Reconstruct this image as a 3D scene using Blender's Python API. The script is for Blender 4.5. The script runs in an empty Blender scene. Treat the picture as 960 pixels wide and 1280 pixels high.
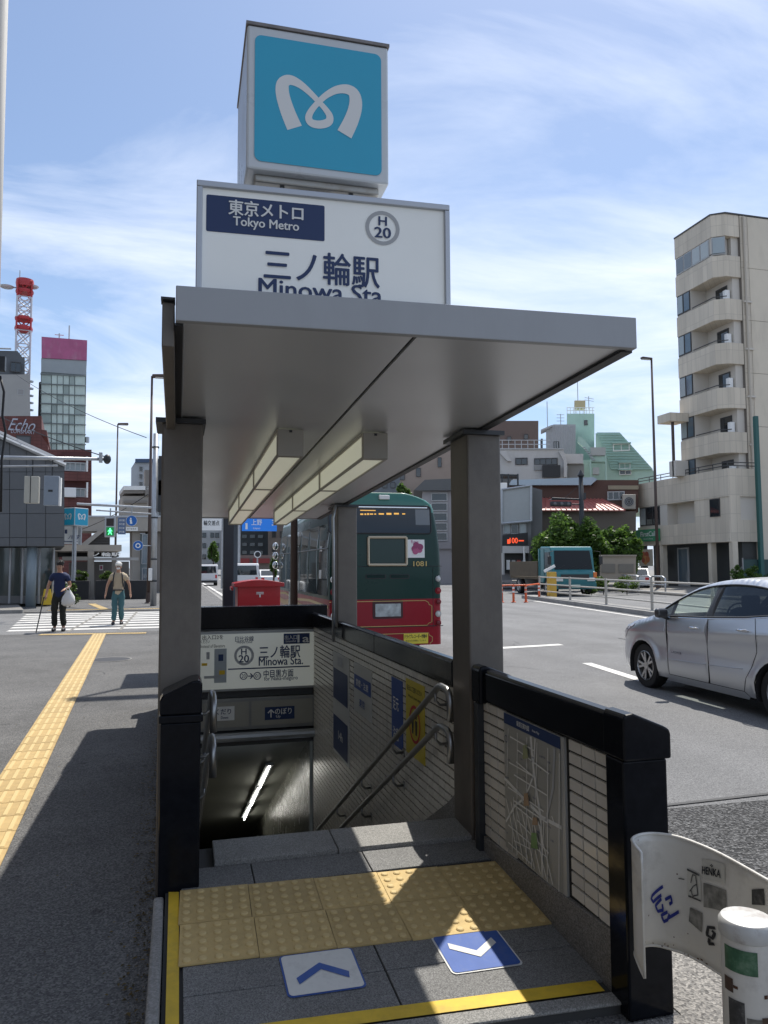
import bpy, bmesh, math, random
from mathutils import Vector, Matrix
from mathutils.geometry import delaunay_2d_cdt
R = math.radians
random.seed(7)
SC = bpy.context.scene
COL = SC.collection

# ------------------------------------------------------------------ camera, sky, sun, exposure
F_PX, YAW, PITCH, ROLL, EYE = 961.0, R(15.0), R(4.05), R(0.3), 1.57
fwd = Vector((math.sin(YAW)*math.cos(PITCH), math.cos(YAW)*math.cos(PITCH), math.sin(PITCH)))
rgt0 = Vector((math.cos(YAW), -math.sin(YAW), 0)); up0 = rgt0.cross(fwd)
upv = up0*math.cos(ROLL) + rgt0*math.sin(ROLL); rgt = rgt0*math.cos(ROLL) - up0*math.sin(ROLL)
CAM = Vector((0, 0, EYE))
cd = bpy.data.cameras.new('camera'); cam = bpy.data.objects.new('camera', cd); COL.objects.link(cam)
cd.sensor_fit = 'HORIZONTAL'; cd.sensor_width = 36; cd.lens = 36*F_PX/960
cd.clip_start = 0.05; cd.clip_end = 3000
m3 = Matrix((rgt, upv, -fwd)).transposed()
cam.matrix_world = Matrix.Translation(CAM) @ m3.to_4x4()
SC.camera = cam

SUN_EL, SUN_AZ = R(60.6), R(36.5)
W = bpy.data.worlds.new('World'); SC.world = W; W.use_nodes = True
nt = W.node_tree; nt.nodes.clear()
def N(t, kind, **kw):
    n = t.nodes.new(kind)
    for k, v in kw.items():
        if k.startswith('i_'):
            n.inputs[int(k[2:])].default_value = v
        else: setattr(n, k, v)
    return n
def L(t, a, b): t.links.new(a, b)
sky = N(nt, 'ShaderNodeTexSky', sky_type='NISHITA', sun_disc=False, sun_elevation=SUN_EL, sun_rotation=SUN_AZ, altitude=20, air_density=1.0, dust_density=0.6, ozone_density=2.6)
tc = N(nt, 'ShaderNodeTexCoord'); sep = N(nt, 'ShaderNodeSeparateXYZ'); L(nt, tc.outputs['Generated'], sep.inputs[0])
den = N(nt, 'ShaderNodeMath', operation='ADD'); L(nt, sep.outputs[2], den.inputs[0]); den.inputs[1].default_value = 0.16
mx = N(nt, 'ShaderNodeMath', operation='MAXIMUM'); L(nt, den.outputs[0], mx.inputs[0]); mx.inputs[1].default_value = 0.05
dx = N(nt, 'ShaderNodeMath', operation='DIVIDE'); L(nt, sep.outputs[0], dx.inputs[0]); L(nt, mx.outputs[0], dx.inputs[1])
dy = N(nt, 'ShaderNodeMath', operation='DIVIDE'); L(nt, sep.outputs[1], dy.inputs[0]); L(nt, mx.outputs[0], dy.inputs[1])
cmb = N(nt, 'ShaderNodeCombineXYZ'); L(nt, dx.outputs[0], cmb.inputs[0]); L(nt, dy.outputs[0], cmb.inputs[1])
mp = N(nt, 'ShaderNodeMapping'); L(nt, cmb.outputs[0], mp.inputs[0]); mp.inputs['Rotation'].default_value = (0, 0, R(35)); mp.inputs['Scale'].default_value = (0.75, 1.5, 1); mp.inputs['Location'].default_value = (3.1, 1.7, 0)
n1 = N(nt, 'ShaderNodeTexNoise'); L(nt, mp.outputs[0], n1.inputs['Vector']); n1.inputs['Scale'].default_value = 1.15; n1.inputs['Detail'].default_value = 9; n1.inputs['Roughness'].default_value = 0.6; n1.inputs['Distortion'].default_value = 0.8
n2 = N(nt, 'ShaderNodeTexNoise'); L(nt, mp.outputs[0], n2.inputs['Vector']); n2.inputs['Scale'].default_value = 0.55; n2.inputs['Detail'].default_value = 3
mul = N(nt, 'ShaderNodeMath', operation='MULTIPLY_ADD'); L(nt, n2.outputs[0], mul.inputs[0]); mul.inputs[1].default_value = 0.55; L(nt, n1.outputs[0], mul.inputs[2])
ramp = N(nt, 'ShaderNodeValToRGB'); L(nt, mul.outputs[0], ramp.inputs[0])
ramp.color_ramp.elements[0].position = 0.645; ramp.color_ramp.elements[0].color = (0.05, 0.05, 0.05, 1)
ramp.color_ramp.elements[1].position = 1.0; ramp.color_ramp.elements[1].color = (0.92, 0.92, 0.92, 1)
mixc = N(nt, 'ShaderNodeMix', data_type='RGBA'); L(nt, ramp.outputs[0], mixc.inputs[0]); L(nt, sky.outputs[0], mixc.inputs[6]); mixc.inputs[7].default_value = (7.0, 7.5, 8.5, 1)
hz = N(nt, 'ShaderNodeMapRange'); L(nt, sep.outputs[2], hz.inputs[0]); hz.inputs[1].default_value = 0.0; hz.inputs[2].default_value = 0.42; hz.inputs[3].default_value = 0.68; hz.inputs[4].default_value = 0.0; hz.interpolation_type = 'SMOOTHSTEP'
mixh = N(nt, 'ShaderNodeMix', data_type='RGBA'); L(nt, hz.outputs[0], mixh.inputs[0]); L(nt, sky.outputs[0], mixh.inputs[6]); mixh.inputs[7].default_value = (2.9, 4.2, 6.3, 1); L(nt, mixh.outputs[2], mixc.inputs[6])
bg = N(nt, 'ShaderNodeBackground'); L(nt, mixc.outputs[2], bg.inputs[0]); bg.inputs[1].default_value = 0.108
wo = N(nt, 'ShaderNodeOutputWorld'); L(nt, bg.outputs[0], wo.inputs[0])
sd = bpy.data.lights.new('sun', 'SUN'); sun = bpy.data.objects.new('sun', sd); COL.objects.link(sun)
sd.energy = 4.0; sd.angle = R(0.55); sd.color = (1, 0.95, 0.87)
sdir = Vector((math.sin(SUN_AZ)*math.cos(SUN_EL), math.cos(SUN_AZ)*math.cos(SUN_EL), math.sin(SUN_EL)))
sun.rotation_euler = sdir.to_track_quat('Z', 'Y').to_euler(); sun.location = sdir*60
vs = SC.view_settings; vs.view_transform = 'Standard'; vs.look = 'None'; vs.gamma = 1; vs.exposure = 0.5; vs.use_curve_mapping = False

# ------------------------------------------------------------------ measuring helpers: a sight line met with a plane of the place
def ray(x, y): return fwd + rgt*((x-480)/F_PX) - upv*((y-640)/F_PX)
def atz(x, y, z):
    d = ray(x, y); return CAM + d*((z-EYE)/d.z)
def atY(x, y, Y):
    d = ray(x, y); return CAM + d*(Y/d.y)
def atX(x, y, X):
    d = ray(x, y); return CAM + d*(X/d.x)

# ------------------------------------------------------------------ materials
_ = None
def srgb(r, g, b):
    f = lambda c: (c/255/12.92) if c/255 <= 0.04045 else ((c/255+0.055)/1.055)**2.4
    return (f(r), f(g), f(b))
MATS = {}
def mat(name, col, rough=0.6, metal=0.0, var=0.0, scale=4.0, bump=0.0, bscale=60.0, rnd=0.0, stain=0.0, stain_col=(0.05, 0.045, 0.04), stain_scale=2.0, spec=0.5, coat=0.0, emit=None, estr=0.0, trans=0.0, alpha=1.0, dist=0.02, streak=0.0, sheen=0.0):
    if name in MATS: return MATS[name]
    m = bpy.data.materials.new(name); m.use_nodes = True; t = m.node_tree
    p = t.nodes['Principled BSDF']; MATS[name] = m
    p.inputs['Roughness'].default_value = rough; p.inputs['Metallic'].default_value = metal
    p.inputs['Specular IOR Level'].default_value = spec; p.inputs['Coat Weight'].default_value = coat; p.inputs['Coat Roughness'].default_value = 0.06
    p.inputs['Transmission Weight'].default_value = trans; p.inputs['Alpha'].default_value = alpha
    if emit: p.inputs['Emission Color'].default_value = (*emit, 1); p.inputs['Emission Strength'].default_value = estr
    c = N(t, 'ShaderNodeRGB'); c.outputs[0].default_value = (*col, 1); cur = c.outputs[0]
    tcn = N(t, 'ShaderNodeTexCoord')
    def scaled(sock, fac_sock, lo, hi):
        mr = N(t, 'ShaderNodeMapRange'); L(t, fac_sock, mr.inputs[0]); mr.inputs[1].default_value = 0.25 if fac_sock.node.type != 'OBJECT_INFO' else 0; mr.inputs[2].default_value = 0.75 if fac_sock.node.type != 'OBJECT_INFO' else 1
        mr.inputs[3].default_value = lo; mr.inputs[4].default_value = hi
        vm = N(t, 'ShaderNodeVectorMath', operation='SCALE'); L(t, sock, vm.inputs[0]); L(t, mr.outputs[0], vm.inputs['Scale'])
        return vm.outputs[0]
    if var:
        nz = N(t, 'ShaderNodeTexNoise'); L(t, tcn.outputs['Object'], nz.inputs['Vector']); nz.inputs['Scale'].default_value = scale; nz.inputs['Detail'].default_value = 6; nz.inputs['Roughness'].default_value = 0.62
        cur = scaled(cur, nz.outputs[0], 1-var, 1+var)
        mr = N(t, 'ShaderNodeMapRange'); L(t, nz.outputs[0], mr.inputs[0]); mr.inputs[3].default_value = max(0.02, rough-0.12); mr.inputs[4].default_value = min(1, rough+0.12); L(t, mr.outputs[0], p.inputs['Roughness'])
    if rnd:
        oi = N(t, 'ShaderNodeObjectInfo'); cur = scaled(cur, oi.outputs['Random'], 1-rnd, 1+rnd)
    if stain:
        nz = N(t, 'ShaderNodeTexNoise'); mpn = N(t, 'ShaderNodeMapping'); L(t, tcn.outputs['Object'], mpn.inputs[0]); L(t, mpn.outputs[0], nz.inputs['Vector'])
        mpn.inputs['Scale'].default_value = (1, 1, 1-0.85*streak); nz.inputs['Scale'].default_value = stain_scale; nz.inputs['Detail'].default_value = 8; nz.inputs['Roughness'].default_value = 0.7
        rp = N(t, 'ShaderNodeValToRGB'); L(t, nz.outputs[0], rp.inputs[0]); rp.color_ramp.elements[0].position = 0.5; rp.color_ramp.elements[1].position = 0.74
        mm = N(t, 'ShaderNodeMath', operation='MULTIPLY'); L(t, rp.outputs[0], mm.inputs[0]); mm.inputs[1].default_value = stain
        mixn = N(t, 'ShaderNodeMix', data_type='RGBA'); L(t, mm.outputs[0], mixn.inputs[0]); L(t, cur, mixn.inputs[6]); mixn.inputs[7].default_value = (*stain_col, 1); cur = mixn.outputs[2]
    L(t, cur, p.inputs['Base Color'])
    if bump:
        nb = N(t, 'ShaderNodeTexNoise'); L(t, tcn.outputs['Object'], nb.inputs['Vector']); nb.inputs['Scale'].default_value = bscale; nb.inputs['Detail'].default_value = 5; nb.inputs['Roughness'].default_value = 0.65
        bn = N(t, 'ShaderNodeBump'); L(t, nb.outputs[0], bn.inputs['Height']); bn.inputs['Strength'].default_value = bump; bn.inputs['Distance'].default_value = dist; L(t, bn.outputs[0], p.inputs['Normal'])
    return m
def speckle(name, base, dark, light, scale, rough=0.9, bump=0.4, var=0.2, vscale=0.6, dist=0.008, wear=0.0, spots=0.0):
    """aggregate surface: asphalt, granite, terrazzo"""
    if name in MATS: return MATS[name]
    m = bpy.data.materials.new(name); m.use_nodes = True; t = m.node_tree; MATS[name] = m
    p = t.nodes['Principled BSDF']; p.inputs['Roughness'].default_value = rough
    tcn = N(t, 'ShaderNodeTexCoord')
    vo = N(t, 'ShaderNodeTexVoronoi'); L(t, tcn.outputs['Object'], vo.inputs['Vector']); vo.inputs['Scale'].default_value = scale
    rp = N(t, 'ShaderNodeValToRGB'); L(t, vo.outputs['Color'], rp.inputs[0]); e = rp.color_ramp.elements
    e[0].position = 0.15; e[0].color = (*dark, 1); e[1].position = 0.9; e[1].color = (*light, 1); k = rp.color_ramp.elements.new(0.5); k.color = (*base, 1)
    nz = N(t, 'ShaderNodeTexNoise'); L(t, tcn.outputs['Object'], nz.inputs['Vector']); nz.inputs['Scale'].default_value = vscale; nz.inputs['Detail'].default_value = 8; nz.inputs['Roughness'].default_value = 0.65
    mr = N(t, 'ShaderNodeMapRange'); L(t, nz.outputs[0], mr.inputs[0]); mr.inputs[1].default_value = 0.25; mr.inputs[2].default_value = 0.75; mr.inputs[3].default_value = 1-var; mr.inputs[4].default_value = 1+var
    vm = N(t, 'ShaderNodeVectorMath', operation='SCALE'); L(t, rp.outputs[0], vm.inputs[0]); L(t, mr.outputs[0], vm.inputs['Scale']); cur = vm.outputs[0]
    if wear:
        nw = N(t, 'ShaderNodeTexNoise'); mpn = N(t, 'ShaderNodeMapping'); L(t, tcn.outputs['Object'], mpn.inputs[0]); mpn.inputs['Scale'].default_value = (1, 0.06, 1); L(t, mpn.outputs[0], nw.inputs['Vector']); nw.inputs['Scale'].default_value = 0.9; nw.inputs['Detail'].default_value = 5
        mw = N(t, 'ShaderNodeMapRange'); L(t, nw.outputs[0], mw.inputs[0]); mw.inputs[1].default_value = 0.3; mw.inputs[2].default_value = 0.7; mw.inputs[3].default_value = 1-wear; mw.inputs[4].default_value = 1+wear
        vw = N(t, 'ShaderNodeVectorMath', operation='SCALE'); L(t, cur, vw.inputs[0]); L(t, mw.outputs[0], vw.inputs['Scale']); cur = vw.outputs[0]
    if spots:
        v2 = N(t, 'ShaderNodeTexVoronoi'); L(t, tcn.outputs['Object'], v2.inputs['Vector']); v2.inputs['Scale'].default_value = 2.3
        m2 = N(t, 'ShaderNodeMapRange'); L(t, v2.outputs['Distance'], m2.inputs[0]); m2.inputs[1].default_value = .05; m2.inputs[2].default_value = .075; m2.inputs[3].default_value = 1-spots; m2.inputs[4].default_value = 1
        n3 = N(t, 'ShaderNodeTexNoise'); L(t, tcn.outputs['Object'], n3.inputs['Vector']); n3.inputs['Scale'].default_value = .45; n3.inputs['Detail'].default_value = 9; n3.inputs['Roughness'].default_value = .75
        m3_ = N(t, 'ShaderNodeMapRange'); L(t, n3.outputs[0], m3_.inputs[0]); m3_.inputs[1].default_value = .52; m3_.inputs[2].default_value = .62; m3_.inputs[3].default_value = 1; m3_.inputs[4].default_value = 1-spots*.45
        mm_ = N(t, 'ShaderNodeMath', operation='MULTIPLY'); L(t, m2.outputs[0], mm_.inputs[0]); L(t, m3_.outputs[0], mm_.inputs[1])
        v3 = N(t, 'ShaderNodeVectorMath', operation='SCALE'); L(t, cur, v3.inputs[0]); L(t, mm_.outputs[0], v3.inputs['Scale']); cur = v3.outputs[0]
    L(t, cur, p.inputs['Base Color'])
    bn = N(t, 'ShaderNodeBump'); L(t, vo.outputs['Distance'], bn.inputs['Height']); bn.inputs['Strength'].default_value = bump; bn.inputs['Distance'].default_value = dist; L(t, bn.outputs[0], p.inputs['Normal'])
    return m
def tilemat(name, col, w, h, gap=.012, joint=.7, rough=.7, streak=.25):
    """small facade tiles, too far away to be built singly: joints and tone per tile"""
    if name in MATS: return MATS[name]
    m = bpy.data.materials.new(name); m.use_nodes = True; t = m.node_tree; MATS[name] = m; p = t.nodes['Principled BSDF']; p.inputs['Roughness'].default_value = rough
    tcn = N(t, 'ShaderNodeTexCoord'); sp_ = N(t, 'ShaderNodeSeparateXYZ'); L(t, tcn.outputs['Object'], sp_.inputs[0]); ad = N(t, 'ShaderNodeMath', operation='SUBTRACT'); L(t, sp_.outputs[0], ad.inputs[0]); L(t, sp_.outputs[1], ad.inputs[1]); cb = N(t, 'ShaderNodeCombineXYZ'); L(t, ad.outputs[0], cb.inputs[0]); L(t, sp_.outputs[2], cb.inputs[1])
    br = N(t, 'ShaderNodeTexBrick'); L(t, cb.outputs[0], br.inputs['Vector']); br.offset = 0; br.inputs['Scale'].default_value = 1; br.inputs['Brick Width'].default_value = w; br.inputs['Row Height'].default_value = h; br.inputs['Mortar Size'].default_value = gap; br.inputs['Color1'].default_value = (*[c*.93 for c in col], 1); br.inputs['Color2'].default_value = (*[c*1.05 for c in col], 1); br.inputs['Mortar'].default_value = (*[c*joint for c in col], 1)
    nz = N(t, 'ShaderNodeTexNoise'); mpn = N(t, 'ShaderNodeMapping'); L(t, tcn.outputs['Object'], mpn.inputs[0]); mpn.inputs['Scale'].default_value = (1,1,.15); L(t, mpn.outputs[0], nz.inputs['Vector']); nz.inputs['Scale'].default_value = 1.4; nz.inputs['Detail'].default_value = 6
    mr = N(t, 'ShaderNodeMapRange'); L(t, nz.outputs[0], mr.inputs[0]); mr.inputs[1].default_value = .3; mr.inputs[2].default_value = .7; mr.inputs[3].default_value = 1-streak; mr.inputs[4].default_value = 1+streak*.4
    vm = N(t, 'ShaderNodeVectorMath', operation='SCALE'); L(t, br.outputs[0], vm.inputs[0]); L(t, mr.outputs[0], vm.inputs['Scale']); L(t, vm.outputs[0], p.inputs['Base Color'])
    return m
def topworn(name, base, top, z0, z1, rnd=.1):
    """raised block: dirty between the studs, rubbed paler on the raised tops"""
    m = mat(name, base, .72, var=.2, scale=6, rnd=rnd, stain=.5, stain_col=tuple(c*.4 for c in base), stain_scale=8, bump=.3, bscale=140, dist=.004)
    t = m.node_tree; p = t.nodes['Principled BSDF']; cur = p.inputs['Base Color'].links[0].from_socket
    tcn = N(t, 'ShaderNodeTexCoord'); sp_ = N(t, 'ShaderNodeSeparateXYZ'); L(t, tcn.outputs['Object'], sp_.inputs[0]); mr = N(t, 'ShaderNodeMapRange'); L(t, sp_.outputs[2], mr.inputs[0]); mr.inputs[1].default_value = z0; mr.inputs[2].default_value = z1
    rp = N(t, 'ShaderNodeValToRGB'); L(t, mr.outputs[0], rp.inputs[0]); e = rp.color_ramp.elements; e[0].color = (0,0,0,1); e[1].color = (.8,.8,.8,1)
    mx_ = N(t, 'ShaderNodeMix', data_type='RGBA'); L(t, rp.outputs[0], mx_.inputs[0]); L(t, cur, mx_.inputs[6]); mx_.inputs[7].default_value = (*top, 1); L(t, mx_.outputs[2], p.inputs['Base Color']); return m
def leafmat(name, col):
    if name in MATS: return MATS[name]
    m = bpy.data.materials.new(name); m.use_nodes = True; t = m.node_tree; MATS[name] = m
    p = t.nodes['Principled BSDF']; p.inputs['Roughness'].default_value = 0.5
    g = N(t, 'ShaderNodeNewGeometry'); rp = N(t, 'ShaderNodeValToRGB'); L(t, g.outputs['Random Per Island'], rp.inputs[0])
    e = rp.color_ramp.elements; e[0].color = (col[0]*.45, col[1]*.5, col[2]*.5, 1); e[1].color = (col[0]*1.7, col[1]*1.5, col[2]*1.3, 1); L(t, rp.outputs[0], p.inputs['Base Color'])
    tr = N(t, 'ShaderNodeBsdfTranslucent'); L(t, rp.outputs[0], tr.inputs[0]); ms = N(t, 'ShaderNodeMixShader'); ms.inputs[0].default_value = 0.5
    L(t, p.outputs[0], ms.inputs[1]); L(t, tr.outputs[0], ms.inputs[2]); L(t, ms.outputs[0], t.nodes['Material Output'].inputs[0])
    return m
def glassy(name, col, rough=0.03, spec=0.9):
    return mat(name, col, rough=rough, spec=spec, var=0.0)

# ------------------------------------------------------------------ mesh helpers
OFF = {}
class MB:
    def __init__(s): s.v = []; s.f = []
    def add(s, pts, faces):
        b = len(s.v); s.v += [Vector(p) for p in pts]; s.f += [[b+i for i in f] for f in faces]; return s
    def box(s, x0, x1, y0, y1, z0, z1):
        return s.add([(x0,y0,z0),(x1,y0,z0),(x1,y1,z0),(x0,y1,z0),(x0,y0,z1),(x1,y0,z1),(x1,y1,z1),(x0,y1,z1)], [(0,3,2,1),(4,5,6,7),(0,1,5,4),(1,2,6,5),(2,3,7,6),(3,0,4,7)])
    def obox(s, c, a, b, d):     # centre and three half-extent vectors
        c, a, b, d = map(Vector, (c, a, b, d))
        P = [c-a-b-d, c+a-b-d, c+a+b-d, c-a+b-d, c-a-b+d, c+a-b+d, c+a+b+d, c-a+b+d]
        return s.add(P, [(0,3,2,1),(4,5,6,7),(0,1,5,4),(1,2,6,5),(2,3,7,6),(3,0,4,7)])
    def quad(s, *p): return s.add(p, [tuple(range(len(p)))])
    def ext(s, pts, vec):
        n = len(pts); vec = Vector(vec); pts = [Vector(p) for p in pts]
        return s.add(pts+[p+vec for p in pts], [tuple(range(n))[::-1], tuple(range(n, 2*n))]+[(i, (i+1) % n, n+(i+1) % n, n+i) for i in range(n)])
    def tube(s, path, r, n=8, caps=True, closed=False):
        path = [Vector(p) for p in path]; k = len(path); rs = r if isinstance(r, (list, tuple)) else [r]*k
        b = len(s.v); prev = None
        for i, p in enumerate(path):
            if closed: d = path[(i+1) % k]-path[i-1]
            else: d = path[min(i+1, k-1)]-path[max(i-1, 0)]
            d.normalize()
            if prev is None:
                a = d.cross(Vector((0,0,1)));
                if a.length < 1e-3: a = d.cross(Vector((0,1,0)))
            else: a = prev - d*prev.dot(d)
            a.normalize(); prev = a; c = d.cross(a)
            for j in range(n):
                t = 2*math.pi*j/n; s.v.append(p+(a*math.cos(t)+c*math.sin(t))*rs[i])
        for i in range(k if closed else k-1):
            for j in range(n):
                i2 = (i+1) % k
                s.f.append([b+i*n+j, b+i*n+(j+1) % n, b+i2*n+(j+1) % n, b+i2*n+j])
        if caps and not closed:
            s.f.append([b+j for j in range(n)][::-1]); s.f.append([b+(k-1)*n+j for j in range(n)])
        return s
    def cyl(s, p0, p1, r0, r1=None, n=16): return s.tube([p0, p1], [r0, r0 if r1 is None else r1], n)
    def disc(s, c, nrm, r, n=24, r_in=0):
        c = Vector(c); nrm = Vector(nrm).normalized(); a = nrm.orthogonal().normalized(); b2 = nrm.cross(a)
        if r_in == 0: return s.add([c+(a*math.cos(2*math.pi*i/n)+b2*math.sin(2*math.pi*i/n))*r for i in range(n)], [tuple(range(n))])
        P = [c+(a*math.cos(2*math.pi*i/n)+b2*math.sin(2*math.pi*i/n))*q for q in (r_in, r) for i in range(n)]
        return s.add(P, [(i, n+i, n+(i+1) % n, (i+1) % n) for i in range(n)])
    def lathe(s, c, prof, n=20):   # prof: (radius, z)
        c = Vector(c); b = len(s.v)
        for r, z in prof:
            for j in range(n): s.v.append(c+Vector((r*math.cos(2*math.pi*j/n), r*math.sin(2*math.pi*j/n), z)))
        for i in range(len(prof)-1):
            for j in range(n): s.f.append([b+i*n+j, b+i*n+(j+1) % n, b+(i+1)*n+(j+1) % n, b+(i+1)*n+j])
        s.f.append([b+j for j in range(n)][::-1]); s.f.append([b+(len(prof)-1)*n+j for j in range(n)]); return s
    def ball(s, c, rx, ry, rz, n=10, m=7):
        c = Vector(c); b = len(s.v)
        for i in range(m+1):
            t = math.pi*i/m
            for j in range(n): q = 2*math.pi*j/n; s.v.append(c+Vector((rx*math.sin(t)*math.cos(q), ry*math.sin(t)*math.sin(q), rz*math.cos(t))))
        for i in range(m):
            for j in range(n): s.f.append([b+i*n+j, b+(i+1)*n+j, b+(i+1)*n+(j+1) % n, b+i*n+(j+1) % n])
        return s
    def build(s, name, material, parent=None, smooth=False, bevel=0.0, seg=2, auto=None, kind=None, fix=True, raw=False):
        off = OFF.get(parent.name, Vector()) if parent and not raw else Vector()
        loc = Vector()
        if parent is None and s.v:
            xs = [p.x for p in s.v]; ys = [p.y for p in s.v]; zs = [p.z for p in s.v]
            loc = Vector(((min(xs)+max(xs))/2, (min(ys)+max(ys))/2, min(zs)))
        me = bpy.data.meshes.new(name); me.from_pydata([p-off-loc for p in s.v], [], s.f)
        if fix:
            bm = bmesh.new(); bm.from_mesh(me); bmesh.ops.recalc_face_normals(bm, faces=bm.faces); bm.to_mesh(me); bm.free()
        me.materials.append(material)
        if smooth: me.shade_smooth()
        o = bpy.data.objects.new(name, me); COL.objects.link(o); o.location = loc
        if auto is not None and smooth:
            try: me.set_sharp_from_angle(angle=R(auto))
            except Exception: pass
        if bevel: md = o.modifiers.new('bevel', 'BEVEL'); md.width = bevel; md.segments = seg; md.limit_method = 'ANGLE'; md.angle_limit = R(40)
        if parent: o.parent = parent; OFF[o.name] = OFF.get(parent.name, Vector())
        else: OFF[o.name] = loc
        if kind: o['kind'] = kind
        return o
def tag(o, label=None, cat=None, group=None, kind=None):
    if label: o['label'] = label
    if cat: o['category'] = cat
    if group: o['group'] = group
    if kind: o['kind'] = kind
    return o
def thing(name, label, cat, loc=(0,0,0), rz=0.0, group=None, local=False):
    o = bpy.data.objects.new(name, None); COL.objects.link(o); o.empty_display_size = 0.2
    o.location = loc; o.rotation_euler = (0, 0, rz); OFF[o.name] = Vector((0,0,0)) if local else Vector(loc)
    return tag(o, label, cat, group)
def copy_tree(o, parent=None):
    c = o.copy(); COL.objects.link(c); OFF[c.name] = OFF.get(o.name, Vector())
    if parent: c.parent = parent
    for ch in list(o.children): copy_tree(ch, c)
    return c
def patch2d(outline, step, fn, holes=(), extra=()):
    """triangulate a 2-D outline with inner points and lift it to 3-D with fn(u, v)"""
    pts = [Vector(p) for p in outline]; edges = [(i, (i+1) % len(outline)) for i in range(len(outline))]
    for h in holes:
        b = len(pts); pts += [Vector(p) for p in h]; edges += [(b+i, b+(i+1) % len(h)) for i in range(len(h))]
    def inside(p, poly):
        c = False; j = len(poly)-1
        for i in range(len(poly)):
            a, b = poly[i], poly[j]
            if (a[1] > p[1]) != (b[1] > p[1]) and p[0] < (b[0]-a[0])*(p[1]-a[1])/(b[1]-a[1])+a[0]: c = not c
            j = i
        return c
    if step:
        u0 = min(p[0] for p in outline); u1 = max(p[0] for p in outline); v0 = min(p[1] for p in outline); v1 = max(p[1] for p in outline)
        for i in range(1, int((u1-u0)/step)+1):
            for j in range(1, int((v1-v0)/step)+1):
                q = (u0+i*step+0.0007*j, v0+j*step+0.0005*i)
                if inside(q, outline) and not any(inside(q, h) for h in holes): pts.append(Vector(q))
    V, E_, Fc, *_ = delaunay_2d_cdt(pts, edges, [], 0, 1e-6)
    faces = []
    for f in Fc:
        c = sum((V[i] for i in f), Vector((0,0)))/len(f)
        if inside(c, outline) and not any(inside(c, h) for h in holes): faces.append(tuple(f))
    return [fn(v.x, v.y) for v in V], faces
class Plane:
    """a flat face in the place: origin o, unit right r, unit up u, normal towards the viewer n"""
    def __init__(s, o, r, u): s.o = Vector(o); s.r = Vector(r).normalized(); s.u = Vector(u).normalized(); s.n = s.r.cross(s.u)
    def __call__(s, a, b, h=0.0): return s.o+s.r*a+s.u*b+s.n*h
    def px(s, x, y):
        d = ray(x, y); p = CAM+d*((s.o-CAM).dot(s.n)/d.dot(s.n)) - s.o
        return p.dot(s.r), p.dot(s.u)
    def rect(s, mb, a0, a1, b0, b1, h=0.002, t=0.0):
        if t: return mb.ext([s(a0,b0,h-t), s(a1,b0,h-t), s(a1,b1,h-t), s(a0,b1,h-t)], s.n*t)
        return mb.quad(s(a0,b0,h), s(a1,b0,h), s(a1,b1,h), s(a0,b1,h))
    def poly(s, mb, pts, h=0.002, t=0.0):
        if t: return mb.ext([s(a,b,h-t) for a, b in pts], s.n*t)
        return mb.quad(*[s(a,b,h) for a, b in pts])
    def rrect(s, a0, a1, b0, b1, r, k=5):
        P = []
        for cx, cy, t0 in ((a1-r,b1-r,0),(a0+r,b1-r,90),(a0+r,b0+r,180),(a1-r,b0+r,270)):
            for i in range(k+1): t = R(t0+90*i/k); P.append((cx+r*math.cos(t), cy+r*math.sin(t)))
        return P
    def ring(s, c, r0, r1, mb, h=0.002, n=28):
        P = [s(c[0]+q*math.cos(2*math.pi*i/n), c[1]+q*math.sin(2*math.pi*i/n), h) for q in (r0, r1) for i in range(n)]
        return mb.add(P, [(i, (i+1) % n, n+(i+1) % n, n+i) for i in range(n)])
    def circ(s, c, r, mb, h=0.002, n=28): return mb.quad(*[s(c[0]+r*math.cos(2*math.pi*i/n), c[1]+r*math.sin(2*math.pi*i/n), h) for i in range(n)])
    def line(s, mb, pts, w, h=0.002, closed=False):
        """flat stroke of width w"""
        k = len(pts); pts = [Vector(p) for p in pts]; Lf = []; Rt = []
        for i in range(k):
            a = pts[i-1] if (i or closed) else pts[i]; b = pts[(i+1) % k] if (i < k-1 or closed) else pts[i]
            d = (b-a).normalized(); nn = Vector((-d.y, d.x)); ww = (w[i] if isinstance(w, (list, tuple)) else w)/2
            hh = h[i] if isinstance(h, (list, tuple)) else h
            Lf.append(s(*(pts[i]+nn*ww), hh)); Rt.append(s(*(pts[i]-nn*ww), hh))
        b0 = len(mb.v); mb.v += Lf+Rt
        for i in range(k if closed else k-1): j = (i+1) % k; mb.f.append([b0+k+i, b0+k+j, b0+j, b0+i])
        return mb
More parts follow.
